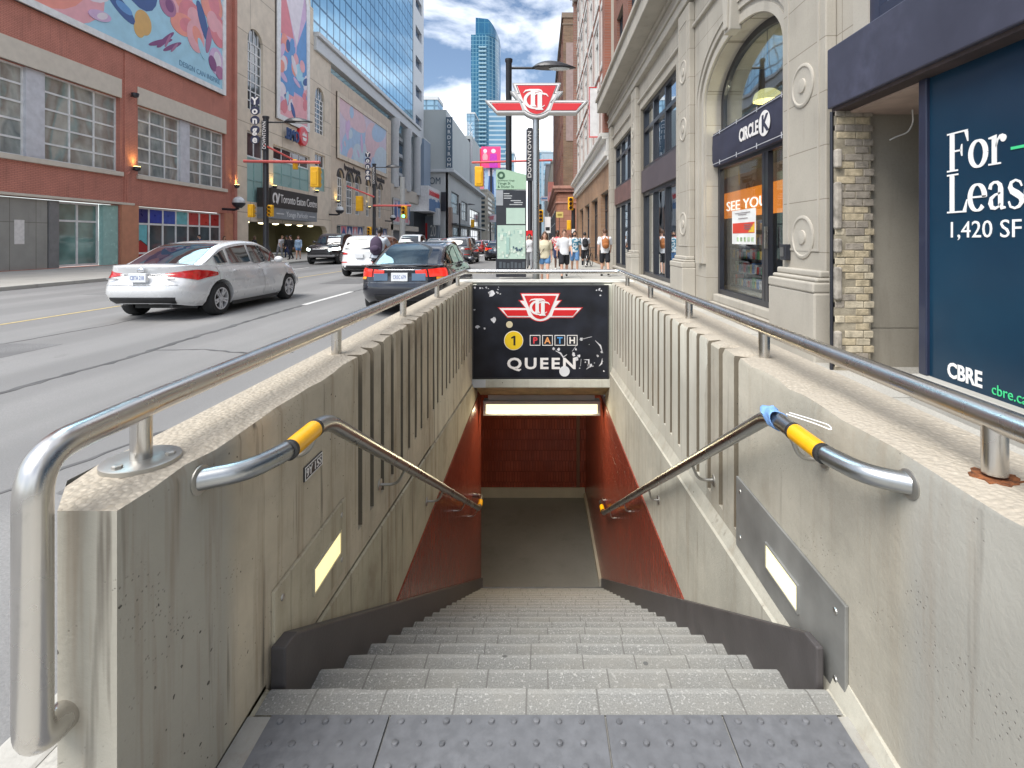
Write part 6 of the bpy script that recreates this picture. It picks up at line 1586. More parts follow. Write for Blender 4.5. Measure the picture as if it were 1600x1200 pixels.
# wayfinding pillar
wf = thing('wayfinding_pillar', 'wayfinding pillar with green head, black panels and street map', 'sign', (-1.06, 18, 0))
D = 18.0
def wb(name, x0, x1, y0, y1, m, w=.0, t=.03, parent=wf):
    return MB().fbox(FF(D), sx(x0, D), sx(x1, D), sz(y1, D), sz(y0, D), w - t, w).build(name, m, parent)
MB().box(sx(775, D), sx(822, D), D + .002, D + .2, .08, sz(297, D)).build('body', M_FRAME, wf, bevel=.01)
MB().prism([(sx(775, D), sz(296, D)), (sx(822, D), sz(296, D)), (sx(822, D), sz(273, D)), (sx(790, D), sz(265, D)), (sx(775, D), sz(265, D))], FF(D), -.2, .01).build('head', mat('head_green', (.34, .5, .36), .5, var=.04), wf)
b = MB(); stroke(b, [(sx(783, D) + .1 * math.cos(t), sz(274, D) + .1 * math.sin(t)) for t in [2 * PI * i / 20 for i in range(21)]], .07, FF(D), .01, .018); b.build('emblem', mat('emblem_green', (.03, .09, .05), .5), wf)
M_GI = mat('emblem_green', 0)
text('lettering', 'Yonge St', (sx(777.5, D), D - .012, sz(288.2, D)), (1, 0, 0), (0, 0, 1), .085, M_GI, wf, .004)
text('lettering', '& Shuter St', (sx(777.5, D), D - .012, sz(293.5, D)), (1, 0, 0), (0, 0, 1), .085, M_GI, wf, .004)
text('lettering', 'Downtown Yonge', (sx(777.5, D), D - .012, sz(283.2, D)), (1, 0, 0), (0, 0, 1), .055, M_GI, wf, .004)
wb('grey_panel', 775, 786, 297, 321, mat('panel_pewter', (.3, .32, .34), .5), .012)
wb('map_small', 791, 820.5, 325, 350, mat('map_green', (.42, .55, .47), .4, var=.05, scale=3), .012)
mpn = wb('map', 777, 821, 352, 404.5, mat('map_green', 0), .012)
b = MB(); rr = random.Random(5); ms = [mat('map_teal', (.3, .45, .4), .5), mat('map_pale', (.56, .64, .56), .5), mat('map_ink', (.05, .09, .13), .5)]
for i in range(40):
    x = 778 + 40 * rr.random(); y = 354 + 46 * rr.random(); b.m = 0 if i < 12 else 1
    b.fbox(FF(D), sx(x, D), sx(min(820, x + 1.5 + 4 * rr.random()), D), sz(min(403, y + 1 + 5 * rr.random()), D), sz(y, D), .012, .0135 + i * .0004)
b.m = 2
for i in range(8): x = 801 + 15 * rr.random(); y = 376 + 16 * rr.random(); b.fbox(FF(D), sx(x, D), sx(x + 2, D), sz(y + 3, D), sz(y, D), .012, .031 + i * .0004)
b.m = 0; b.fbox(FF(D), sx(791, D), sx(796, D), sz(397, D), sz(371, D), .012, .036)
b.build('map_print', ms, mpn)
b = MB()
for i, (x, y, w) in enumerate(((787, 302, 9), (787, 305.5, 13), (787, 309, 12), (798, 313, 16), (803, 316, 14), (796, 319, 20))): b.fbox(FF(D), sx(x, D), sx(x + w, D), sz(y + 1.2, D), sz(y, D), .0, .006)
b.build('print', mat('print_grey', (.5, .52, .53), .6), wf)
b = MB()
for i in range(7): b.fbox(FF(D), sx(780 + i * 6, D), sx(784 + i * 6, D), sz(419, D), sz(409 + (i % 3), D), .0, .006)
b.build('base_letters', mat('base_relief', (.07, .085, .1), .5), wf)
# ================================================================== vehicles
def catmull(P, n=10):
    out = []
    for i in range(len(P) - 1):
        p0, p1, p2, p3 = P[max(0, i - 1)], P[i], P[i + 1], P[min(len(P) - 1, i + 2)]
        for k in range(n):
            t = k / n
            out.append(tuple(.5 * ((2 * b) + (c - a) * t + (2 * a - 5 * b + 4 * c - d) * t * t + (3 * b - a - 3 * c + d) * t ** 3) for a, b, c, d in zip(p0, p1, p2, p3)))
    out.append(tuple(P[-1])); return out
def interp(tab, x):
    if x <= tab[0][0]: return tab[0][1]
    for (a, va), (b, vb) in zip(tab, tab[1:]):
        if x <= b:
            t = (x - a) / (b - a); t = t * t * (3 - 2 * t); return va + (vb - va) * t
    return tab[-1][1]
M_TYRE = mat('tyre_rubber', (.022, .022, .023), .85, bump=.2)
M_RIM = mat('alloy_rim', (.6, .6, .62), .35, .4)
M_CARGL = pane_mat('car_glass', (.012, .016, .02), rough=.02, refl=1.0, var=.3)
M_TRIMB = mat('black_trim', (.02, .02, .022), .55)
M_TAIL = mat('tail_red', (.5, .012, .01), .15, coat=.8, var=.3, scale=9)
M_TAILLIT = mat('tail_red_lit', (.7, .03, .015), .2, coat=.8, emit=.35, ecol=(1, .03, .02))
M_AMB = mat('tail_amber', (.75, .3, .03), .2, coat=.8, emit=.15, ecol=(1, .35, .03))
M_CLR = mat('lamp_clear', (.6, .62, .64), .1, coat=1)
M_HEADLIT = mat('headlamp_lit', (.9, .95, 1), .2, emit=5, ecol=(.85, 1, .95))
M_PLATE = mat('plate_white', (.66, .68, .7), .5)
M_PINK_ = mat('plate_blue', (.06, .12, .35), .5)
M_CHR = mat('chrome', (.6, .6, .62), .12, 1.0)
def paint(name, c, metal=.3, rough=.32):
    return mat(name, c, rough, metal, var=.03, coat=1)
def car(name, label, cat, col, L_, Wd, prof, zt, spec, group='vehicles on the road'):
    """front at +y, rear at y=0 .. L_; returns the thing at the origin. prof: cabin side profile (y, z) from rear base to front base"""
    r = thing(name, label, cat, (0, 0, 0), group)
    wl_ = spec.get('wlev', [(0, .88), (.1, .95), (.3, 1.0), (.6, 1.0), (.82, .97), (1, .915)])
    rl = spec.get('rear', [(0, .10), (.12, .02), (.3, 0), (.5, .01), (.62, .05), (1, .12)])
    fl = spec.get('front', [(0, .16), (.15, .03), (.3, 0), (.5, .04), (.75, .2), (1, .45)])
    zb = spec.get('zb', [(0, .34), (.5, .24), (1.0, .19), (L_ - .9, .18), (L_, .26)])
    pw = spec.get('pw', 5.6)
    def Sf(th, t):
        c, s_ = math.cos(th), math.sin(th)
        a = Wd / 2 * interp(wl_, t); y0 = interp(rl, t); y1 = L_ - interp(fl, t); h = (y1 - y0) / 2; ym = (y0 + y1) / 2
        k = (abs(c) ** pw + abs(s_) ** pw) ** (-1 / pw)
        kx = k * c
        sy = 1 if s_ >= 0 else -1
        y = ym + h * k * s_
        # plan bow at nose and tail
        y -= sy * .10 * (abs(kx) ** 2.6) * (abs(k * s_) ** 8)
        z = interp(zb, y) + (interp(zt, y) - interp(zb, y)) * t
        return Vector((a * kx, y, z))
    N = 96; T = [0, .04, .1, .18, .28, .38, .46, .52, .58, .64, .72, .8, .88, .94, .98, 1.0]
    b = MB(); rows = [[Sf(2 * PI * i / N, t) for i in range(N)] for t in T]
    top = rows[-1]; crown = spec.get('crown', .035)
    for s_ in (.97, .9, .75, .5, .25):
        rows.append([Vector((p.x * s_, p.y, p.z + crown * (1 - s_ ** 2) + (.004 if s_ < .99 else 0))) for p in top])
    vs = [p for q in rows for p in q]; n = len(rows)
    fs = [(i * N + k, i * N + (k + 1) % N, (i + 1) * N + (k + 1) % N, (i + 1) * N + k) for i in range(n - 1) for k in range(N)]
    # close along the middle: mirror pairs, k <-> N/2 - k about x = 0
    last = (n - 1) * N
    for k in range(N // 4, 3 * N // 4):
        m0 = (N // 2 - k) % N; m1 = (N // 2 - k - 1) % N
        q = (last + k, last + k + 1, last + m1, last + m0)
        if len(set(q)) == 4: fs.append(q)
        elif len(set(q)) == 3: fs.append(tuple(dict.fromkeys(q)))
    fs.append(tuple(reversed(range(N))))
    b.add(vs, fs)
    body = b.build('body', col, None, smooth=35)
    wr, wx, wys = spec['wr'], spec.get('wx', Wd / 2 - .03), spec['wy']
    cut = MB()
    for y in wys:
        for sgn in (-1, 1): cut.lathe([(wr + .055, 0), (wr + .055, .36)], (sgn * (Wd / 2 - .30), y, wr), (sgn, 0, 0), 32)
    co_ = cut.build('cut', M_TRIMB, None)
    bm_ = body.modifiers.new('b', 'BOOLEAN'); bm_.object = co_; bm_.operation = 'DIFFERENCE'; bm_.solver = 'EXACT'
    apply_mods(body); bpy.data.objects.remove(co_)
    body.data.polygons.foreach_set('use_smooth', [True] * len(body.data.polygons)); body.data.set_sharp_from_angle(angle=R(35)); body.parent = r
    wn = body.modifiers.new('n', 'WEIGHTED_NORMAL'); wn.keep_sharp = True; wn.weight = 80
    # cabin
    P = catmull(prof, 8); zbm = min(P[0][1], P[-1][1]); zr = max(p[1] for p in P)
    wb, wt = spec.get('wb', Wd / 2 * .9), spec.get('wt', Wd / 2 * .68); yc = (P[0][0] + P[-1][0]) / 2; yh = (P[-1][0] - P[0][0]) / 2
    tap = spec.get('tap', .10)
    def wz(y, z): return (wb + (wt - wb) * max(0, (z - zbm)) / (zr - zbm)) * (1 - tap * abs((y - yc) / yh) ** 3)
    VV = [-1, -.985, -.95, -.88, -.7, -.4, 0, .4, .7, .88, .95, .985, 1]
    def top_(y, z, v):
        e = max(0, (abs(v) - .82) / .18); dz = -.045 * e ** 2.2 * min(1, (z - zbm) / .12) + .015 * (1 - v * v) * min(1, (z - zbm) / .2)
        bow = .10 * v * v * (1 - min(1, (z - zbm) / (zr - zbm + 1e-6)) ** 2) * (1 if y < yc else -1)
        return Vector((v * wz(y, z), y + bow, z + dz))
    cb = MB(); rows = [[top_(y, z, v) for v in VV] for y, z in P]; cb.grid(rows)
    for k, v in ((0, -1), (-1, 1)):
        sr = []
        for (y, z), row in zip(P, rows):
            e = row[k]; sr.append([Vector((v * wz(y, zbm + (e.z - zbm) * f), e.y, zbm - .06 + (e.z - zbm + .06) * f)) for f in (0, .33, .66, 1)])
        cb.grid(sr)
    cb.build('cabin', spec.get('roofcol', col), r, smooth=45)
    # panes
    def patch(name, i0, i1, vm, m, off=.006):
        g_ = MB(); rr = []
        for i in range(i0, i1 + 1):
            y, z = P[i]; y2, z2 = P[min(len(P) - 1, i + 1)]; y1, z1 = P[max(0, i - 1)]
            nx, nz = -(z2 - z1), (y2 - y1); l = math.hypot(nx, nz) or 1
            f = (i - i0) / (i1 - i0); vv = vm[0] + (vm[1] - vm[0]) * f
            rr.append([top_(y, z, vv * (2 * j / 8 - 1)) + Vector((0, nx / l * off, nz / l * off)) for j in range(9)])
        g_.grid(rr); o = g_.build(name, m, r, smooth=60); return o
    ri = spec['rwin']; patch('rear_window', ri[0], ri[1], spec.get('rv', (.84, .8)), M_CARGL)
    wi = spec['wind']; patch('windshield', wi[0], wi[1], spec.get('wv', (.8, .86)), M_CARGL)
    for sgn in (-1, 1):
        for (ya, yb, zl) in spec['side']:
            rr = []; K = 14
            for i in range(K + 1):
                y = ya + (yb - ya) * i / K
                zt_ = zl + .005
                for (p, q) in zip(P, P[1:]):
                    if p[0] <= y <= q[0] and q[0] > p[0]:
                        zt_ = max(zt_, p[1] + (q[1] - p[1]) * (y - p[0]) / (q[0] - p[0]) - .085)
                zt_ = min(zt_, zr - .085)
                rr.append([Vector((sgn * (wz(y, zl + (zt_ - zl) * f) + .006), y, zl + (zt_ - zl) * f)) for f in (0, .5, 1)])
            MB().grid(rr).build('side_window', M_CARGL, r, smooth=60)
        # mirror
        my, mz = spec['mirror']
        m = MB().ball((sgn * (Wd / 2 + .06), my, mz), (.11, .06, .075), 12, 8).box(min(sgn * Wd * .42, sgn * (Wd / 2 + .02)), max(sgn * Wd * .42, sgn * (Wd / 2 + .02)), my - .02, my + .03, mz - .05, mz - .02)
        m.build('wing_mirror', spec.get('mircol', col), r, smooth=50)
    def skin(name, th0, th1, t0, t1, m, off=.008, nth=10, nt=4, parent=r):
        rr = []
        for i in range(nth + 1):
            f = i / nth; th = R(th0 + (th1 - th0) * f); a = t0[0] + (t0[1] - t0[0]) * f; c = t1[0] + (t1[1] - t1[0]) * f; row = []
            for j in range(nt + 1):
                p = Sf(th, a + (c - a) * j / nt); q = Sf(th + .01, a + (c - a) * j / nt) - Sf(th - .01, a + (c - a) * j / nt); u = Sf(th, min(1, a + (c - a) * j / nt + .02)) - Sf(th, max(0, a + (c - a) * j / nt - .02))
                nn = q.cross(u); nn.normalize()
                edge = 0 if 0 < i < nth and 0 < j < nt else -.5
                row.append(p + nn * off * (1 + edge))
            rr.append(row)
        return MB().grid(rr).build(name, m, parent, smooth=60)
    for a in spec.get('skins', []):
        nm, th0, th1, t0, t1, m = a[:6]; off = a[6] if len(a) > 6 else .008
        skin(nm, th0, th1, t0, t1, m, off)
        if len(a) > 7 and a[7]: skin(nm, 180 - th0, 180 - th1, t0, t1, m, off)
    # plate on the tail
    if 'plate' in spec:
        zc, txt, pm, y = spec['plate']
        o = MB().box(-.155, .155, y - .014, y + .05, zc - .08, zc + .08).build('licence_plate', M_PLATE, r, bevel=.004)
        if txt: text('lettering', txt, (-.12, y - .014, zc - .035), (1, 0, 0), (0, 0, 1), .07, M_PINK_, o, .002, fit=.24)
    # wheels
    for y in wys:
        for sgn in (-1, 1):
            w_ = .11; x = sgn * (Wd / 2 - .13)
            t = MB().lathe([(wr * .66, -w_), (wr * .9, -w_), (wr * .98, -w_ * .75), (wr, -w_ * .4), (wr, w_ * .4), (wr * .98, w_ * .75), (wr * .9, w_), (wr * .66, w_)], (x, y, wr), (sgn, 0, 0), 32, caps=False).build('wheel', M_TYRE, r, smooth=40)
            rm = MB().lathe([(wr * .67, w_ * .9), (wr * .67, w_ * 1.02), (wr * .6, w_ * 1.0), (wr * .58, w_ * .45)], (x, y, wr), (sgn, 0, 0), 32, caps=False)
            for k in range(spec.get('spokes', 10)):
                a = 2 * PI * k / spec.get('spokes', 10) + (.14 if k % 2 else -.14) * (1 if spec.get('spokes', 10) == 10 else 0)
                d_ = Vector((0, math.cos(a), math.sin(a))); e = Vector((0, -math.sin(a), math.cos(a)))
                c0 = Vector((x + sgn * w_ * .95, y, wr))
                q = [c0 + d_ * wr * .12 + e * .022, c0 + d_ * wr * .12 - e * .022, c0 + d_ * wr * .62 - e * .016, c0 + d_ * wr * .62 + e * .016]
                iv = Vector((-sgn * .03, 0, 0)); rm.add(q + [p + iv for p in q], [(0, 1, 2, 3), (0, 4, 5, 1), (1, 5, 6, 2), (2, 6, 7, 3), (3, 7, 4, 0)])
            rm.lathe([(wr * .16, w_ * .7), (wr * .16, w_ * 1.0), (wr * .08, w_ * 1.05)], (x, y, wr), (sgn, 0, 0), 16)
            rm.build('rim', M_RIM, t, smooth=35)
            MB().lathe([(wr * .6, w_ * .25), (wr * .6, w_ * .35)], (x, y, wr), (sgn, 0, 0), 24).build('brake_well', M_TRIMB, t)
    if spec.get('pipe', True): MB().tube([(Wd * .28, .12, .27), (Wd * .28, .5, .29)], .03, 10).build('exhaust_pipe', M_TRIMB, r, smooth=50)
    MB().box(-Wd / 2 + .30, Wd / 2 - .30, .7, L_ - .6, .17, .3).box(-Wd / 2 + .08, Wd / 2 - .08, wys[0] + .45, wys[1] - .45, .15, .29).build('underbody', M_TRIMB, r)
    # doors: shut lines and handles
    ln = MB()
    for th in spec.get('doors', []):
        for sgn in (0, 1):
            rr = []
            for j in range(13):
                t = .12 + .86 * j / 12; tt = R(180 - th) if sgn else R(th)
                p = Sf(tt, t); e = Vector(((-1 if sgn else 1) * .003, 0, 0)); rr.append([p + e + Vector((0, -.004, 0)), p + e + Vector((0, .004, 0))])
            ln.grid(rr)
    if spec.get('doors'): ln.build('door_seam', M_TRIMB, r)
    for (y, z) in spec.get('handles', []):
        for sgn in (-1, 1):
            x = sgn * Wd / 2 * .985
            MB().box(min(x, x + sgn * .03), max(x, x + sgn * .03), y - .09, y + .09, z - .015, z + .015).build('door_handle', spec.get('hcol', col), r, bevel=.01)
    return r
C_SIL = paint('silver_paint', (.66, .67, .68), .1, .28); C_NAV = paint('midnight_paint', (.012, .014, .022), .1, .25); C_WHT = paint('white_paint', (.68, .69, .7), 0, .3)
C_BLK = paint('black_paint', (.012, .012, .014), .0, .25); C_GRY = paint('grey_paint', (.17, .17, .175), .4, .3); C_RED = paint('red_paint', (.42, .04, .03), .1, .3)
SEDAN_P = [(.42, .98), (.8, 1.16), (1.2, 1.33), (1.55, 1.405), (2.05, 1.45), (2.5, 1.445), (2.85, 1.39), (3.3, 1.19), (3.72, .965)]
SEDAN_Z = [(0, .98), (.25, 1.005), (.6, 1.0), (1.0, .97), (2.6, .95), (3.5, .93), (3.9, .9), (4.4, .74), (4.65, .62)]
def sedan(name, label, col, tail, tailskins, txt, **kw):
    sp = dict(wr=.325, wy=(.98, 3.68), rwin=(2, 22), wind=(48, 62), side=[(.98, 1.32, 1.02), (1.42, 2.12, 1.005), (2.2, 3.22, .985)], mirror=(3.0, 1.02), doors=[-32, 5, 38], handles=[(1.45, .86), (2.35, .85)],
              plate=(.80, txt, None, -.005), skins=tailskins)
    sp.update(kw)
    return car(name, label, 'car', col, 4.65, 1.79, SEDAN_P, SEDAN_Z, sp)
sk1 = [('tail_light', -66, -44, (.755, .64), (.81, .895), M_TAIL, .012, True), ('tail_light', -44, -33, (.64, .76), (.895, .84), M_TAIL, .012, True), ('headlight', 30, 48, (.62, .62), (.86, .8), M_CLR, .01, True),
       ('bumper_insert', -125, -55, (.02, .02), (.17, .17), M_TRIMB, .012), ('chrome_strip', -112, -68, (.765, .765), (.785, .785), M_TRIMB, .014), ('trunk_seam', -126, -54, (.50, .50), (.508, .508), M_TRIMB, .007)]
silver = sedan('parked_car', 'silver sedan with red wraparound tail lights, rear and side toward us', C_SIL, None, sk1, 'CBTA 218', rear=[(0, .14), (.12, .03), (.3, 0), (.48, .015), (.6, .06), (.74, .10), (.8, .13), (1, .10)])
MB().ball((0, .07, .93), (.07, .02, .045), 12, 8).build('badge', M_CHR, silver, smooth=60)
MB().box(-.62, -.42, .075, .09, .765, .785).build('model_lettering', M_CHR, silver); MB().box(.45, .6, .075, .09, .765, .785).build('trim_lettering', M_CHR, silver)
silver.name = 'silver_sedan'
silver.location = (-7.3, 9.3, ROAD); silver.scale = (1.03, 1.03, 1.02)
sk2 = [('tail_light', -58, -40, (.70, .70), (.93, .93), M_TAILLIT, .012, True), ('tail_light', -71, -59.5, (.72, .70), (.90, .93), M_TAILLIT, .012, True), ('amber_lens', -52, -38, (.62, .62), (.69, .69), M_AMB, .012, True),
       ('headlight', 30, 48, (.62, .62), (.86, .8), M_CLR, .01, True), ('bumper_insert', -120, -60, (.03, .03), (.16, .16), M_TRIMB, .012), ('chrome_strip', -116, -64, (.90, .90), (.935, .935), M_CHR, .014), ('trunk_seam', -128, -52, (.52, .52), (.53, .53), M_CHR, .01)]
cru = sedan('parked_car', 'dark navy sedan with lit round tail lights beside the stairwell wall', C_NAV, None, sk2, 'CRSC 679', plate=(.79, 'CRSC 679', None, .015), rear=[(0, .12), (.15, .02), (.35, 0), (.55, .03), (.7, .05), (.9, .04), (1, .02)], hcol=C_NAV)
b = MB(); b.box(-.72, .72, .02, .16, 1.005, 1.03); b.build('spoiler', C_NAV, cru, bevel=.01)
for sx_ in (-.36, .36):
    MB().box(sx_ - .13, sx_ + .13, .03, .055, .72, .86).build('plate_recess', mat('recess_blue', (.1, .16, .24), .3), cru)
cru.name = 'navy_sedan'
cru.location = (-2.7, 9.85, ROAD); cru.scale = (1.02, 1.0, 1.0)
SUV_P = [(.12, 1.02), (.22, 1.25), (.42, 1.52), (.62, 1.64), (1.3, 1.7), (2.2, 1.69), (2.75, 1.62), (3.15, 1.36), (3.5, 1.06)]
SUV_Z = [(0, 1.04), (.4, 1.06), (1.5, 1.06), (3.2, 1.04), (3.6, 1.0), (4.1, .9), (4.48, .72)]
def suv(name, label, col, txt, skins, **kw):
    sp = dict(wr=.36, wy=(.85, 3.5), rwin=(4, 17), wind=(49, 62), side=[(.5, 1.12, 1.12), (1.2, 2.05, 1.09), (2.13, 3.1, 1.075)], mirror=(2.95, 1.12), doors=[-32, 5, 38], handles=[(1.3, .96), (2.2, .95)], wt=Wsuv * .5 * .74,
              plate=(.86, txt, None, -.01), skins=skins, rear=[(0, .1), (.1, .0), (.3, -.01), (.42, .02), (.6, .06), (1, .07)], rv=(.86, .82), tap=.06)
    sp.update(kw)
    return car(name, label, 'car', col, 4.48, Wsuv, SUV_P, SUV_Z, sp)
Wsuv = 1.86
sk3 = [('tail_light', -60, -38, (.82, .80), (.9, .93), M_TAIL, .012, True), ('bumper_insert', -140, -40, (.0, .0), (.2, .2), M_TRIMB, .012), ('fog_lens', -62, -46, (.36, .36), (.42, .42), M_TAIL, .012, True), ('headlight', 32, 48, (.65, .65), (.85, .8), M_CLR, .01, True)]
wsuv = suv('white_suv', 'white sport utility car seen from behind, left of the cyclist', C_WHT, '', sk3)
wsuv.location = (-7.25, 20.6, ROAD)
gsuv = suv('grey_suv', 'dark grey sport utility car ahead of the navy sedan', C_GRY, '', sk3, wr=.37)
gsuv.location = (-5.15, 31.5, ROAD); gsuv.rotation_euler = (0, 0, R(-1.5))
# pickup facing us
PK_P = [(2.0, 1.2), (2.15, 1.7), (2.35, 1.88), (2.9, 1.93), (3.5, 1.9), (3.9, 1.75), (4.25, 1.4), (4.4, 1.22)]
PK_Z = [(0, 1.28), (1.9, 1.3), (2.1, 1.22), (4.3, 1.22), (4.6, 1.2), (5.4, 1.14), (5.75, 1.05)]
skp = [('headlight', 35, 60, (.66, .66), (.86, .86), M_HEADLIT, .014, True), ('grille', 62, 118, (.42, .42), (.86, .86), M_TRIMB, .014), ('bumper', 40, 140, (.12, .12), (.3, .3), M_CHR, .02)]
def pickup(name, label, col, lit=True):
    r = car(name, label, 'pickup truck', col, 5.75, 2.0, PK_P, PK_Z, dict(wr=.42, wy=(1.05, 4.75), rwin=(2, 8), wind=(38, 53), side=[(2.35, 2.95, 1.3), (3.03, 3.95, 1.3)], mirror=(3.95, 1.38), doors=[-8, 10, 33], handles=[(2.5, 1.12), (3.2, 1.12)],
        skins=skp if lit else [('headlight', 35, 60, (.66, .66), (.86, .86), M_CLR, .014, True)] + skp[1:], front=[(0, .2), (.15, .04), (.4, 0), (.8, .02), (1, .12)], crown=.05, wt=.74, tap=.04, spokes=6, zb=[(0, .5), (1, .4), (5, .38), (5.75, .42)]))
    MB().box(-.35, .35, 5.755, 5.79, .92, .99).build('bow_tie', M_CHR, r, bevel=.01)
    return r
pk = pickup('black_pickup', 'black pickup truck with lit headlights coming toward us', C_BLK)
pk.location = (-13.35, 36.7, ROAD); pk.rotation_euler = (0, 0, PI)
pk2 = pickup('white_pickup', 'white pickup truck facing us behind the white sport utility car', C_WHT, False)
pk2.location = (-9.95, 43.3, ROAD); pk2.rotation_euler = (0, 0, PI)
# more traffic farther on
def more(src, nm, label, x, y, rz, col=None):
    c = dup(src, None, (x, y, ROAD), rz, label); c.name = nm
    if col:
        for ch in c.children:
            if ch.name.split('.')[0] in ('body', 'cabin', 'wing_mirror', 'door_handle'):
                ch.data = ch.data.copy(); ch.data.materials[0] = col
    return c
more(silver, 'white_car', 'white sedan just ahead of the navy sedan, mostly its roof showing', -5.0, 23.6, 0, C_WHT)
more(gsuv, 'red_suv', 'red sport utility car beyond the white pickup truck', -9.6, 57, PI, C_RED)
more(cru, 'dark_sedan', 'dark sedan at the kerb beside the wayfinding pillar', -3.1, 36.5, 0)
more(silver, 'silver_car', 'silver car far up the street in the near lanes', -7.3, 66, 0)
more(silver, 'pale_sedan', 'pale sedan far up the street close to the centre line', -6.2, 78, 0, C_WHT)
more(gsuv, 'grey_car', 'grey car far up the street facing us', -11.6, 84, PI)
more(wsuv, 'distant_suv', 'white car far up the street in the kerb lane', -3.6, 92, 0)
more(cru, 'black_car', 'black car far up the street facing us near the far kerb', -14.2, 96, PI)
more(silver, 'distant_sedan', 'small silver sedan at the far end of the street', -8.5, 120, 0)
more(wsuv, 'pale_suv', 'pale sport utility car beyond the grey one in the middle lane', -6.6, 44, 0, C_SIL)
more(silver, 'maroon_sedan', 'dark red sedan following in the middle lane beyond the pale car', -6.9, 54.5, 0, C_RED)
more(cru, 'blue_sedan', 'dark blue sedan in the near lane far past the crossing', -3.2, 56, 0)
more(gsuv, 'waiting_suv', 'grey sport utility car waiting beyond the crossing, facing us', -12.6, 64, PI, C_SIL)
more(silver, 'oncoming_sedan', 'white sedan coming toward us past the second lamp post', -13.6, 74, PI, C_WHT)
# ================================================================== people
SK = {'fair': mat('skin_fair', (.56, .33, .24), .55, var=.06), 'tan': mat('skin_tan', (.48, .27, .18), .55, var=.06), 'dark': mat('skin_dark', (.09, .045, .03), .5, var=.06), 'mid': mat('skin_mid', (.32, .17, .1), .55, var=.06)}
HAIR = {'brown': mat('hair_brown', (.09, .045, .025), .6, var=.3, scale=30), 'black': mat('hair_black', (.012, .01, .01), .5, var=.3, scale=30), 'fairhair': mat('hair_fair', (.26, .15, .07), .6, var=.3, scale=30)}
def cloth(n, c, v=.1): return mat('cloth_' + n, c, .85, var=v, scale=6, bump=.2, bscale=25)
def checks(name, c1, c2, sc_=14):
    if name in _mc: return _mc[name]
    g = G(name); v = g.n('ShaderNodeTexVoronoi', {'Vector': g.obj(), 'Scale': sc_})
    g.P(col=g.mix(g.math('GREATER_THAN', g.sep(v.outputs['Color'])[0], .52), c1, c2), rough=.85); _mc[name] = g.m
    return g.m
def remesh(o, vox):
    m = o.modifiers.new('r', 'REMESH'); m.mode = 'VOXEL'; m.voxel_size = vox; m.use_smooth_shade = True
    s_ = o.modifiers.new('s', 'SMOOTH'); s_.factor = .5; s_.iterations = 2
    return apply_mods(o)
def limb(b, pts, rs_, seg=10):
    pts = [Vector(p) for p in pts]
    b.tube(pts, rs_, seg)
    for p, r in zip(pts, rs_): b.ball(p, r, seg, 6)
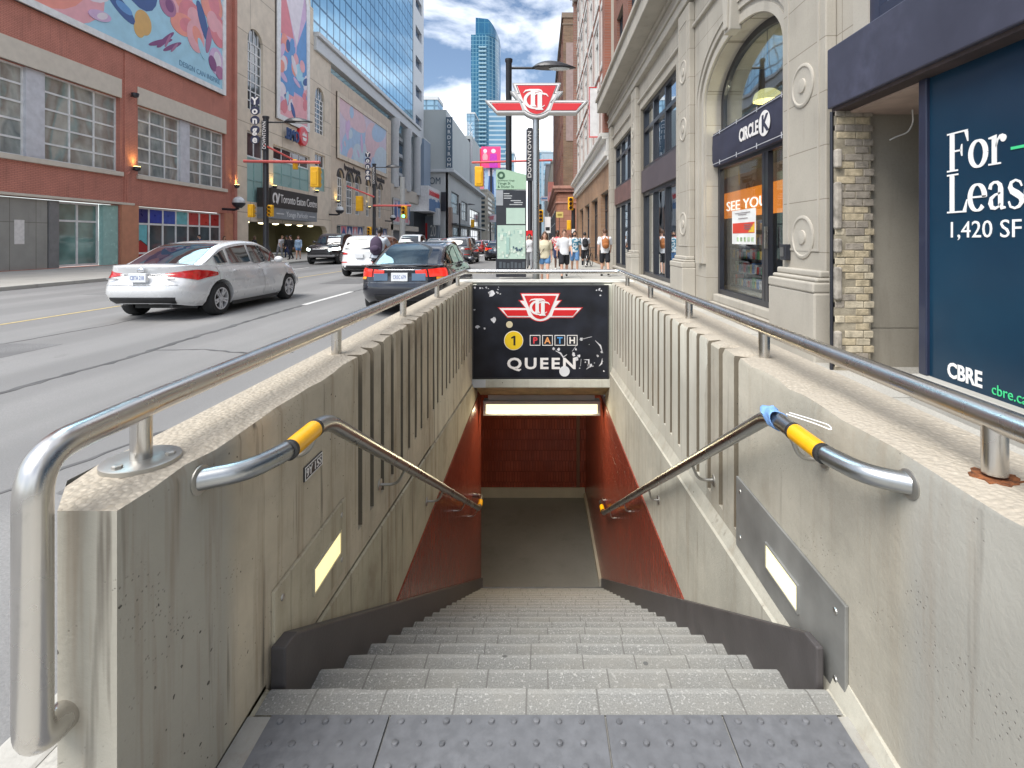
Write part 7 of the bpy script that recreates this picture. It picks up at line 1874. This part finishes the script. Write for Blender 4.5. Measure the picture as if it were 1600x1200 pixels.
def person(label, x, y, rz, H=1.75, skin='fair', hair='brown', shirt=None, legs=None, legtype='shorts', legL=.3, legR=-.3, kL=.1, kR=.25, armL=-.25, armR=.25, eL=.3, eR=.3, abd=.12,
           female=False, shoes=None, sleeve='short', longhair=False, vox=.011, lean=0, sit=False, group='people walking on the pavement', glasses=False, z0=0, beard=False, straps=None):
    r = thing('person', label, 'person', (0, 0, 0), group)
    k = H / 1.75; wsh = .175 if female else .195; whip = .095
    def leg(s_, a, kb):
        hip = Vector((s_ * whip, 0, .93)); d = lambda t: Vector((0, -math.sin(t), -math.cos(t)))
        kn = hip + d(a) * .43; an = kn + d(a - kb) * .42
        return hip, kn, an
    Ls = {1: leg(1, legL, kL), -1: leg(-1, legR, kR)}
    dz = .075 - min(Ls[1][2].z, Ls[-1][2].z) if not sit else 0
    up = Vector((0, 0, dz))
    le = lambda z: -lean * max(0, z - .95)       # forward lean
    T = lambda x_, y_, z_: Vector((x_, y_ + le(z_), z_)) + up
    def arm(s_, a, e):
        sh = T(s_ * wsh, .005, 1.40); d = lambda t: Vector((s_ * abd * math.cos(t), -math.sin(t), -math.cos(t))).normalized()
        el = sh + d(a) * .28; wr = el + Vector((s_ * abd * .3, -math.sin(a + e), -math.cos(a + e))).normalized() * .25
        return sh, el, wr
    As = {1: arm(1, armL, eL), -1: arm(-1, armR, eR)}
    def torso(b, g_=0, z1=1.45):
        cw = (.15 if female else .168) + g_
        b.ball(T(0, .01, .95), (.155 + g_, .115 + g_, .12 + g_), 16, 10)
        for zz, rx, ry in ((1.02, .14, .1), (1.1, .125 if female else .14, .095), (1.2, .14 if female else .155, .105), (1.3, cw, .115), (1.37, cw, .105)):
            b.ball(T(0, .0, zz), (rx + g_, ry + g_, .085), 16, 8)
        for s_ in (1, -1): limb(b, [T(s_ * .05, 0, 1.43), T(s_ * wsh * .95, 0, 1.405)], [.055 + g_, .05 + g_])
        if female:
            for s_ in (1, -1): b.ball(T(s_ * .07, -.085, 1.27), .06 + g_ * .8, 10, 8)
    b = MB(); torso(b)
    limb(b, [T(0, .005, 1.42), T(0, -.01, 1.53)], [.058, .05])
    hc = T(0, -.02, 1.635)
    b.ball(hc, (.074, .092, .108), 18, 12); b.ball(hc + Vector((0, -.03, -.065)), (.052, .055, .052), 12, 8)
    b.ball(hc + Vector((0, -.098, -.02)), (.014, .02, .022), 8, 6)
    for s_ in (1, -1): b.ball(hc + Vector((s_ * .076, .005, -.01)), (.012, .022, .03), 8, 6)
    for s_ in (1, -1):
        hip, kn, an = [p + up for p in Ls[s_]]
        cm = kn.lerp(an, .3) + Vector((0, .018, 0))
        limb(b, [hip, hip.lerp(kn, .5), kn, cm, an], [.09, .074, .053, .054, .036])
        limb(b, [an + Vector((0, .03, -.035)), an + Vector((0, -.06, -.045)), an + Vector((s_ * .01, -.15, -.052))], [.034, .036, .026])
        sh, el, wr = As[s_]
        limb(b, [sh, sh.lerp(el, .5), el, el.lerp(wr, .35), wr], [.052, .044, .036, .036, .025])
        f = (wr - el).normalized(); side = Vector((1, 0, 0)); nrm = f.cross(side).normalized()
        pc = wr + f * .05
        limb(b, [wr, pc - nrm * .0], [.024, .028]); b.ball(pc, (.018, .036, .042), 10, 8, Matrix((nrm.cross(f), nrm, f)).transposed() if False else None)
        for i in range(4):
            o = nrm * (.027 - i * .018); l = (.07, .078, .073, .058)[i]
            p0 = wr + f * .085 + o; p1 = p0 + f * l * .5 - side * s_ * .006; p2 = p1 + f * l * .45 - side * s_ * .02
            limb(b, [wr + f * .05 + o * .8, p0, p1, p2], [.012, .0105, .01, .009], 7)
        limb(b, [wr + f * .03 + nrm * .02, wr + f * .06 + nrm * .045, wr + f * .095 + nrm * .048], [.013, .012, .01], 7)
    body = b.build('body', SK[skin], r); remesh(body, vox)
    # clothing
    c = MB(); rows = []
    prof = ((.86, .172, .132), (.92, .176, .136), (1.0, .168, .13), (1.1, .155 if female else .165, .125), (1.2, .165 if female else .178, .132), (1.3, .182 if female else .195, .14), (1.37, .185 if female else .2, .135), (1.42, .16, .11), (1.455, .1, .085), (1.475, .07, .07))
    for zz, rx, ry in prof:
        rows.append([T(rx * math.copysign(abs(math.cos(q)) ** .85, math.cos(q)), ry * math.copysign(abs(math.sin(q)) ** .9, math.sin(q)) - (.03 * max(0, -math.sin(q)) if female and 1.18 < zz < 1.35 else 0), zz) for q in [2 * PI * i / 28 for i in range(28)]])
    n_ = len(rows); c.add([p for q in rows for p in q], [(i * 28 + k, i * 28 + (k + 1) % 28, (i + 1) * 28 + (k + 1) % 28, (i + 1) * 28 + k) for i in range(n_ - 1) for k in range(28)] + [tuple(reversed(range(28))), tuple((n_ - 1) * 28 + k for k in range(28))])
    for s_ in (1, -1):
        sh, el, wr = As[s_]
        if sleeve == 'short': limb(c, [sh, sh.lerp(el, .4), sh.lerp(el, .68)], [.066, .065, .068])
        elif sleeve == 'long': limb(c, [sh, el, el.lerp(wr, .9)], [.066, .052, .042])
        elif sleeve == 'none': limb(c, [sh + Vector((0, 0, .0)), sh.lerp(el, .1)], [.056, .054])
    remesh(c.build('shirt', shirt, r), max(vox, .013))
    c = MB(); c.ball(T(0, .01, .955), (.167, .127, .085), 16, 8)
    for s_ in (1, -1):
        hip, kn, an = [p + up for p in Ls[s_]]
        e = {'shorts': .82, 'short shorts': .45, 'long': 1.0}[legtype]
        w_ = .02 if female else .03
        limb(c, [hip, hip.lerp(kn, e * .5), hip.lerp(kn, e)], [.1, .085 + w_ * .6, .068 + w_ + (.012 if e < .6 else 0)])
        if legtype == 'long': limb(c, [kn, kn.lerp(an, .95)], [.07, .058])
    remesh(c.build('trousers' if legtype == 'long' else 'shorts', legs, r), max(vox, .013))
    for s_ in (1, -1):
        an = Ls[s_][2] + up
        c = MB(); limb(c, [an + Vector((0, .035, -.04)), an + Vector((0, -.05, -.043)), an + Vector((s_ * .01, -.165, -.05))], [.038, .042, .03]); limb(c, [an, an + Vector((0, .01, -.03))], [.04, .04])
        remesh(c.build('shoe', shoes or cloth('white_shoe', (.6, .6, .58)), r), .013)
    # hair: cap over skull, open at the face
    hm_ = HAIR[hair]; h = MB(); rows = []
    for i in range(11):
        a = PI * .62 * i / 10; row = []
        for j in range(24):
            q = 2 * PI * j / 24; lim = 1.0
            front = max(0, -math.sin(q)); aa = a * (1 - .42 * front ** 1.5)
            rr = 1.1 + .05 * math.sin(7 * q + 3 * i) * .5
            row.append(hc + Vector((.074 * rr * math.sin(aa) * math.cos(q), .092 * rr * math.sin(aa) * math.sin(q) + .004, .108 * (rr + .02) * math.cos(aa) + .006)))
        row.append(row[0]); rows.append(row)
    h.grid(rows)
    if longhair:
        for s_ in (1, -1): limb(h, [hc + Vector((s_ * .06, .02, .03)), hc + Vector((s_ * .085, .03, -.1)), hc + Vector((s_ * .08, .02, -.24))], [.035, .04, .02])
        limb(h, [hc + Vector((0, .07, .02)), hc + Vector((0, .085, -.12)), hc + Vector((0, .07, -.22))], [.05, .055, .03])
    ho = h.build('hair', hm_, r, smooth=70)
    if beard: MB().ball(hc + Vector((0, -.042, -.075)), (.052, .05, .042), 12, 8).build('beard', hm_, r, smooth=70)
    for s_ in (1, -1):
        MB().ball(hc + Vector((s_ * .028, -.084, .002)), (.018 if glasses else .011, .01, .014 if glasses else .007), 8, 6).build('sunglass_lens' if glasses else 'eye', mat('eye_dark', (.02, .015, .012), .3), r, smooth=70)
    MB().ball(hc + Vector((0, -.088, -.062)), (.022, .008, .006), 8, 6).build('mouth', mat('lip', (.35, .1, .09), .5), r, smooth=70)
    if straps: 
        c = MB()
        for s_ in (1, -1): c.tube(fillet([T(s_ * .1, .13, 1.12), T(s_ * .12, .14, 1.38), T(s_ * .1, .02, 1.475), T(s_ * .1, -.135, 1.35), T(s_ * .12, -.125, 1.15), T(s_ * .14, .05, 1.05)], .06, 4), .016, 6)
        c.build('strap', straps, r, smooth=60)
    r.scale = (k, k, k); r.location = (x, y, z0); r.rotation_euler = (0, 0, rz)
    r['_'] = 0; del r['_']
    return r, (lambda p: Vector((x, y, z0)) + Matrix.Rotation(rz, 3, 'Z') @ (Vector(p) * k)), T
WHT = cloth('white', (.66, .67, .7), .05); BLKC = cloth('black', (.015, .016, .022)); NVY = cloth('navy', (.02, .03, .08)); DEN = cloth('denim', (.1, .22, .42), .25); CRM = cloth('cream', (.55, .5, .36), .08); GRYC = cloth('grey', (.25, .26, .28)); BLSH = cloth('black_shoe', (.02, .02, .02))
w_, tw, _ = person('woman in cream top and denim shorts walking toward us beside the station marker', .17, 16.3, 0, 1.67, 'fair', 'brown', CRM, DEN, 'short shorts', .22, -.2, .06, .3, -.1, .15, .25, .25, .14, True, cloth('sandal', (.4, .25, .17)), 'short', True, .008, glasses=True)
def backpack(label, tf, T, m, s=1.0, rz=0):
    r = thing('backpack', label, 'backpack', (0, 0, 0)); b = MB()
    c = T(0, .2, 1.22); rows = []
    b.ball(c, (.135 * s, .085 * s, .2 * s), 16, 12); b.ball(c + Vector((0, .03, -.08 * s)), (.13 * s, .08 * s, .12 * s), 14, 10)
    o = b.build('bag', m, r, smooth=70); remesh(o, .013)
    MB().ball(c + Vector((0, .085 * s, -.06 * s)), (.09 * s, .04 * s, .07 * s), 14, 8).build('pocket', m, o, smooth=70)
    MB().tube(fillet([c + Vector((-.03, -.04, .18 * s)), c + Vector((0, -.03, .25 * s)), c + Vector((.03, -.04, .18 * s))], .03, 4), .01, 6).build('handle', m, o)
    r.location = tf((0, 0, 0)); r.rotation_euler = (0, 0, rz); k = (tf((0, 0, 1)) - tf((0, 0, 0))).length; r.scale = (k, k, k)
    return r
def bag(label, tf, T, m):
    r = thing('shoulder_bag', label, 'bag', (0, 0, 0)); b = MB()
    b.tube(fillet([T(.13, -.06, 1.44), T(.02, -.16, 1.25), T(-.14, -.13, 1.02), T(-.18, -.02, .95)], .08, 4), .009, 6).build('strap', m, r, smooth=60)
    MB().ball(T(-.2, -.02, .88), (.05, .1, .09), 12, 8).build('pouch', m, r, smooth=60)
    r.location = tf((0, 0, 0)); k = (tf((0, 0, 1)) - tf((0, 0, 0))).length; r.scale = (k, k, k)
bag('dark crossbody bag on the woman in cream top', tw, _, cloth('bag_dark', (.06, .035, .03)))
m_, tm, _ = person('man in white tee and black shorts walking toward us in the middle of the pavement', .9, 18.6, 0, 1.80, 'fair', 'brown', WHT, BLKC, 'shorts', -.25, .3, .35, .08, .28, -.25, .35, .25, .16, False, BLSH, vox=.008)
b_, tb_, Tb = person('man seen from behind in white shirt and black shorts', 2.5, 19.6, PI, 1.83, 'fair', 'brown', WHT, BLKC, 'shorts', .2, -.22, .1, .3, -.2, .3, .3, .5, .16, False, BLSH, vox=.009, straps=cloth('tan_leather', (.36, .13, .04)))
backpack('tan brown backpack on the man seen from behind', tb_, Tb, cloth('tan_leather', 0), 1.0, PI)
f_, _, _ = person('man in patterned blue shirt and denim shorts behind the man in white', 1.5, 21.8, 0, 1.8, 'tan', 'black', checks('floral_shirt', (.6, .66, .68), (.05, .2, .3), 13), DEN, 'shorts', .25, -.2, .1, .3, -.2, .25, .3, .3, .15, False, BLSH, beard=True)
c_, _, _ = person('man in red and white checked shirt between the woman and the man in white', .85, 24.0, 0, 1.86, 'dark', 'black', checks('check_shirt', (.55, .08, .09), (.62, .55, .53), 16), NVY, 'shorts', -.2, .25, .3, .1, .25, -.2, .3, .3, .15, False, cloth('white_shoe', (.6, .6, .58)), beard=True)
g_, tg, Tg = person('thin woman in white top and grey trousers left of the station marker pole', -.47, 24, 0, 1.68, 'tan', 'black', WHT, GRYC, 'long', .18, -.2, .06, .25, -.15, .2, .3, .3, .12, True, BLSH, longhair=True)
bag('dark crossbody bag on the thin woman in white', tg, Tg, BLKC)
cy, tcy, Tcy = person('cyclist from behind in pale top standing over a bicycle by the brick wall', 2.35, 26.6, PI, 1.8, 'tan', 'black', WHT, BLKC, 'long', .15, -.1, .05, .2, .5, .5, .5, .5, .2, False, cloth('white_shoe', (.6, .6, .58)), straps=BLKC)
backpack('black backpack on the cyclist by the brick wall', tcy, Tcy, BLKC, 1.15, PI)
far = [('walker in dark blue top far behind the checked shirt', .2, 33, 0, 1.7, 'tan', 'brown', NVY, GRYC, 'long', True), ('walker in pale tee near the sandstone corner, facing us', 1.4, 36, 0, 1.78, 'fair', 'brown', WHT, NVY, 'shorts', False),
       ('walker in green top beyond the cyclist', 2.0, 34, 0, 1.75, 'mid', 'black', cloth('green', (.1, .22, .12)), BLKC, 'long', False), ('walker in white crossing at the far kerb', -.1, 44, 0, 1.75, 'fair', 'fairhair', WHT, BLKC, 'long', True),
       ('walker in grey top at the crossing seen from behind', 1.2, 46, PI, 1.8, 'tan', 'black', GRYC, NVY, 'long', False), ('walker in red top far along the shop side', .8, 62, 0, 1.75, 'fair', 'brown', cloth('red', (.4, .05, .05)), BLKC, 'long', True),
       ('walker in black far along the shop side', 0, 66, PI, 1.75, 'mid', 'black', BLKC, BLKC, 'long', False), ('walker in cream top beyond the crossing', 1.6, 64, 0, 1.7, 'fair', 'brown', CRM, DEN, 'long', True)]
for i, (lb, x, y, rz, H, sk_, hr_, sh_, lg, lt, fm_) in enumerate(far):
    s_ = 1 if i % 2 else -1
    person(lb, x, y, rz, H, sk_, hr_, sh_, lg, lt, .25 * s_, -.25 * s_, .1, .25, -.2 * s_, .2 * s_, .3, .3, .14, fm_, BLSH, longhair=fm_, vox=.016)
lf = [('person in black coat by the salmon brick corner behind the silver sedan', -21.5, 38.6, 2.6, 1.7, 'fair', 'brown', BLKC, BLKC, 'long', True), ('person in white shirt bending at the entrance left of the lamp post', -20.6, 40.6, 1.2, 1.75, 'fair', 'fairhair', WHT, GRYC, 'long', False),
      ('person in dark jacket walking behind the lamp post', -20.0, 40.5, -1.4, 1.75, 'mid', 'black', BLKC, NVY, 'long', False), ('person in black with a companion before the olive entrance wall', -17.8, 36.6, -.4, 1.75, 'fair', 'black', BLKC, BLKC, 'long', False),
      ('person in pale blue denim jacket before the olive entrance wall', -17.1, 36.3, .3, 1.7, 'fair', 'brown', cloth('light_denim', (.28, .4, .55), .2), DEN, 'short shorts', True), ('shopper in brown top at the street doors of the salmon brick store', -21.8, 35.4, 1.2, 1.68, 'tan', 'brown', cloth('brown', (.2, .12, .08)), BLKC, 'long', True),
      ('shopper in navy at the glass doors of the brick store', -21.9, 33.0, -.8, 1.75, 'fair', 'black', NVY, NVY, 'long', False)]
for i, (lb, x, y, rz, H, sk_, hr_, sh_, lg, lt, fm_) in enumerate(lf):
    s_ = 1 if i % 2 else -1
    person(lb, x, y, rz, H, sk_, hr_, sh_, lg, lt, .25 * s_, -.25 * s_, .1, .25, -.2 * s_, .2 * s_, .3, .3, .14, fm_, BLSH, sleeve='long' if i in (0, 2, 3, 4) else 'short', longhair=fm_, vox=.016, group='people across the street', lean=.35 if 'bending' in lb else 0)
# bicycles
def bicycle(label, x, y, rz, z0=0):
    r = thing('bicycle', label, 'bicycle', (0, 0, 0)); wr = .33
    for yy in (-.52, .52):
        w = MB().tube([(0, yy + wr * math.cos(a), wr + .015 + wr * math.sin(a)) for a in [2 * PI * i / 32 for i in range(32)]], .017, 8, closed=True).build('wheel', M_TYRE, r, smooth=60)
        sp = MB()
        for i in range(12): a = 2 * PI * i / 12; sp.tube([(0, yy, wr + .015), (0, yy + wr * math.cos(a), wr + .015 + wr * math.sin(a))], .0025, 4)
        sp.build('spoke', M_CHR, w)
    f = MB(); bbk = (0, .05, .3); st = (0, .17, .82); hd = (0, -.36, .86); hd2 = (0, -.39, .72); rx = (0, .52, .345); fx_ = (0, -.52, .345)
    for p, q in ((bbk, st), (st, hd), (bbk, hd2), (rx, bbk), (rx, st), (hd, hd2), (hd2, fx_)): f.tube([p, q], .017, 8)
    f.build('frame', M_POLE, r, smooth=60)
    MB().tube(fillet([(-.28, -.3, .98), (-.2, -.36, .98), (.2, -.36, .98), (.28, -.3, .98)], .05, 4), .013, 8).tube([hd, (0, -.36, .98)], .013, 8).build('handlebar', M_POLE, r, smooth=60)
    MB().ball((0, .2, .92), (.07, .13, .035), 12, 8).tube([st, (0, .19, .9)], .013, 8).build('saddle', M_FRAME, r, smooth=60)
    MB().lathe([(.09, -.006), (.09, .006)], bbk, (1, 0, 0), 20).tube([(-.1, .05, .3), (-.1, .05, .14)], .01, 6).tube([(.1, .05, .3), (.1, .05, .46)], .01, 6).build('crank', M_FRAME, r)
    r.location = (x, y, z0); r.rotation_euler = (0, 0, rz)
    return r
bicycle('dark bicycle held by the cyclist near the brick wall', 2.55, 26.5, PI - .35)
rd, trd, Trd = person('cyclist riding in the road beside the navy sedan, seen from behind', -4.72, 14.9, PI, 1.78, 'dark', 'black', cloth('pale_blue_top', (.5, .55, .62)), NVY, 'long', .9, .35, 1.1, .6, .75, .75, .3, .3, .25, False, BLSH, vox=.011, lean=.35, sit=True, group='cyclists', z0=ROAD + .10)
backpack('dark plum backpack on the cyclist in the road', trd, Trd, cloth('plum', (.06, .04, .075)), 1.35, PI)
bicycle('dark bicycle ridden in the road beside the navy sedan', -4.72, 14.75, PI, ROAD)
# ================================================================== light, sky, camera
sun_el, sun_az = R(56), R(222)     # azimuth clockwise from the street direction (+y)
sd_ = Vector((math.sin(sun_az) * math.cos(sun_el), math.cos(sun_az) * math.cos(sun_el), math.sin(sun_el)))
L = bpy.data.lights.new('sun', 'SUN'); L.energy = 2.6; L.angle = R(42); L.color = (1, .96, .9)
lo = bpy.data.objects.new('sun', L); COL.objects.link(lo); lo.rotation_euler = sd_.to_track_quat('Z', 'Y').to_euler()
W = bpy.data.worlds.new('World'); S.world = W; W.use_nodes = True
nt = W.node_tree; bg = nt.nodes['Background']
sky = nt.nodes.new('ShaderNodeTexSky'); sky.sky_type = 'NISHITA'; sky.sun_disc = False; sky.sun_elevation = sun_el; sky.sun_rotation = sun_az
sky.air_density = 1.0; sky.dust_density = 1.2; sky.ozone_density = 1.0
tc = nt.nodes.new('ShaderNodeTexCoord')
mp = nt.nodes.new('ShaderNodeMapping'); mp.inputs['Scale'].default_value = (1, 1, 1.9); mp.inputs['Location'].default_value = (.55, .1, .28)
nz = nt.nodes.new('ShaderNodeTexNoise'); nz.inputs['Scale'].default_value = 3.1; nz.inputs['Detail'].default_value = 9; nz.inputs['Roughness'].default_value = .56; nz.inputs['Distortion'].default_value = .35
rp_ = nt.nodes.new('ShaderNodeValToRGB'); rp_.color_ramp.elements[0].position = .43; rp_.color_ramp.elements[1].position = .6
nz2 = nt.nodes.new('ShaderNodeTexNoise'); nz2.inputs['Scale'].default_value = 5.5; nz2.inputs['Detail'].default_value = 6
rc = nt.nodes.new('ShaderNodeValToRGB'); rc.color_ramp.elements[0].position = .3; rc.color_ramp.elements[1].position = .7
rc.color_ramp.elements[0].color = (9.4, 9.9, 10.8, 1); rc.color_ramp.elements[1].color = (11.6, 11.8, 12.2, 1)
mx = nt.nodes.new('ShaderNodeMix'); mx.data_type = 'RGBA'
lk = nt.links.new
lk(tc.outputs['Generated'], mp.inputs['Vector']); lk(mp.outputs[0], nz.inputs['Vector']); lk(mp.outputs[0], nz2.inputs['Vector'])
lk(nz.outputs['Fac'], rp_.inputs[0]); lk(nz2.outputs['Fac'], rc.inputs[0])
lk(rp_.outputs[0], mx.inputs[0]); lk(sky.outputs[0], mx.inputs[6]); lk(rc.outputs[0], mx.inputs[7]); lk(mx.outputs[2], bg.inputs['Color'])
bg.inputs['Strength'].default_value = .088
cam = bpy.data.cameras.new('camera'); co = bpy.data.objects.new('camera', cam); COL.objects.link(co)
co.location = (0, 0, CAMZ); co.rotation_euler = (R(90), 0, 0)
cam.sensor_width = 36; cam.lens = 18; cam.shift_x = -43 / 1600; cam.shift_y = -225 / 1600; cam.clip_start = .05; cam.clip_end = 4000
S.camera = co
S.view_settings.view_transform = 'Standard'; S.view_settings.look = 'None'; S.view_settings.gamma = 1; S.view_settings.exposure = .95
S.cycles.max_bounces = 8; S.cycles.diffuse_bounces = 4; S.cycles.glossy_bounces = 4; S.cycles.transparent_max_bounces = 12
S.cycles.use_denoising = True; S.cycles.sample_clamp_indirect = 6
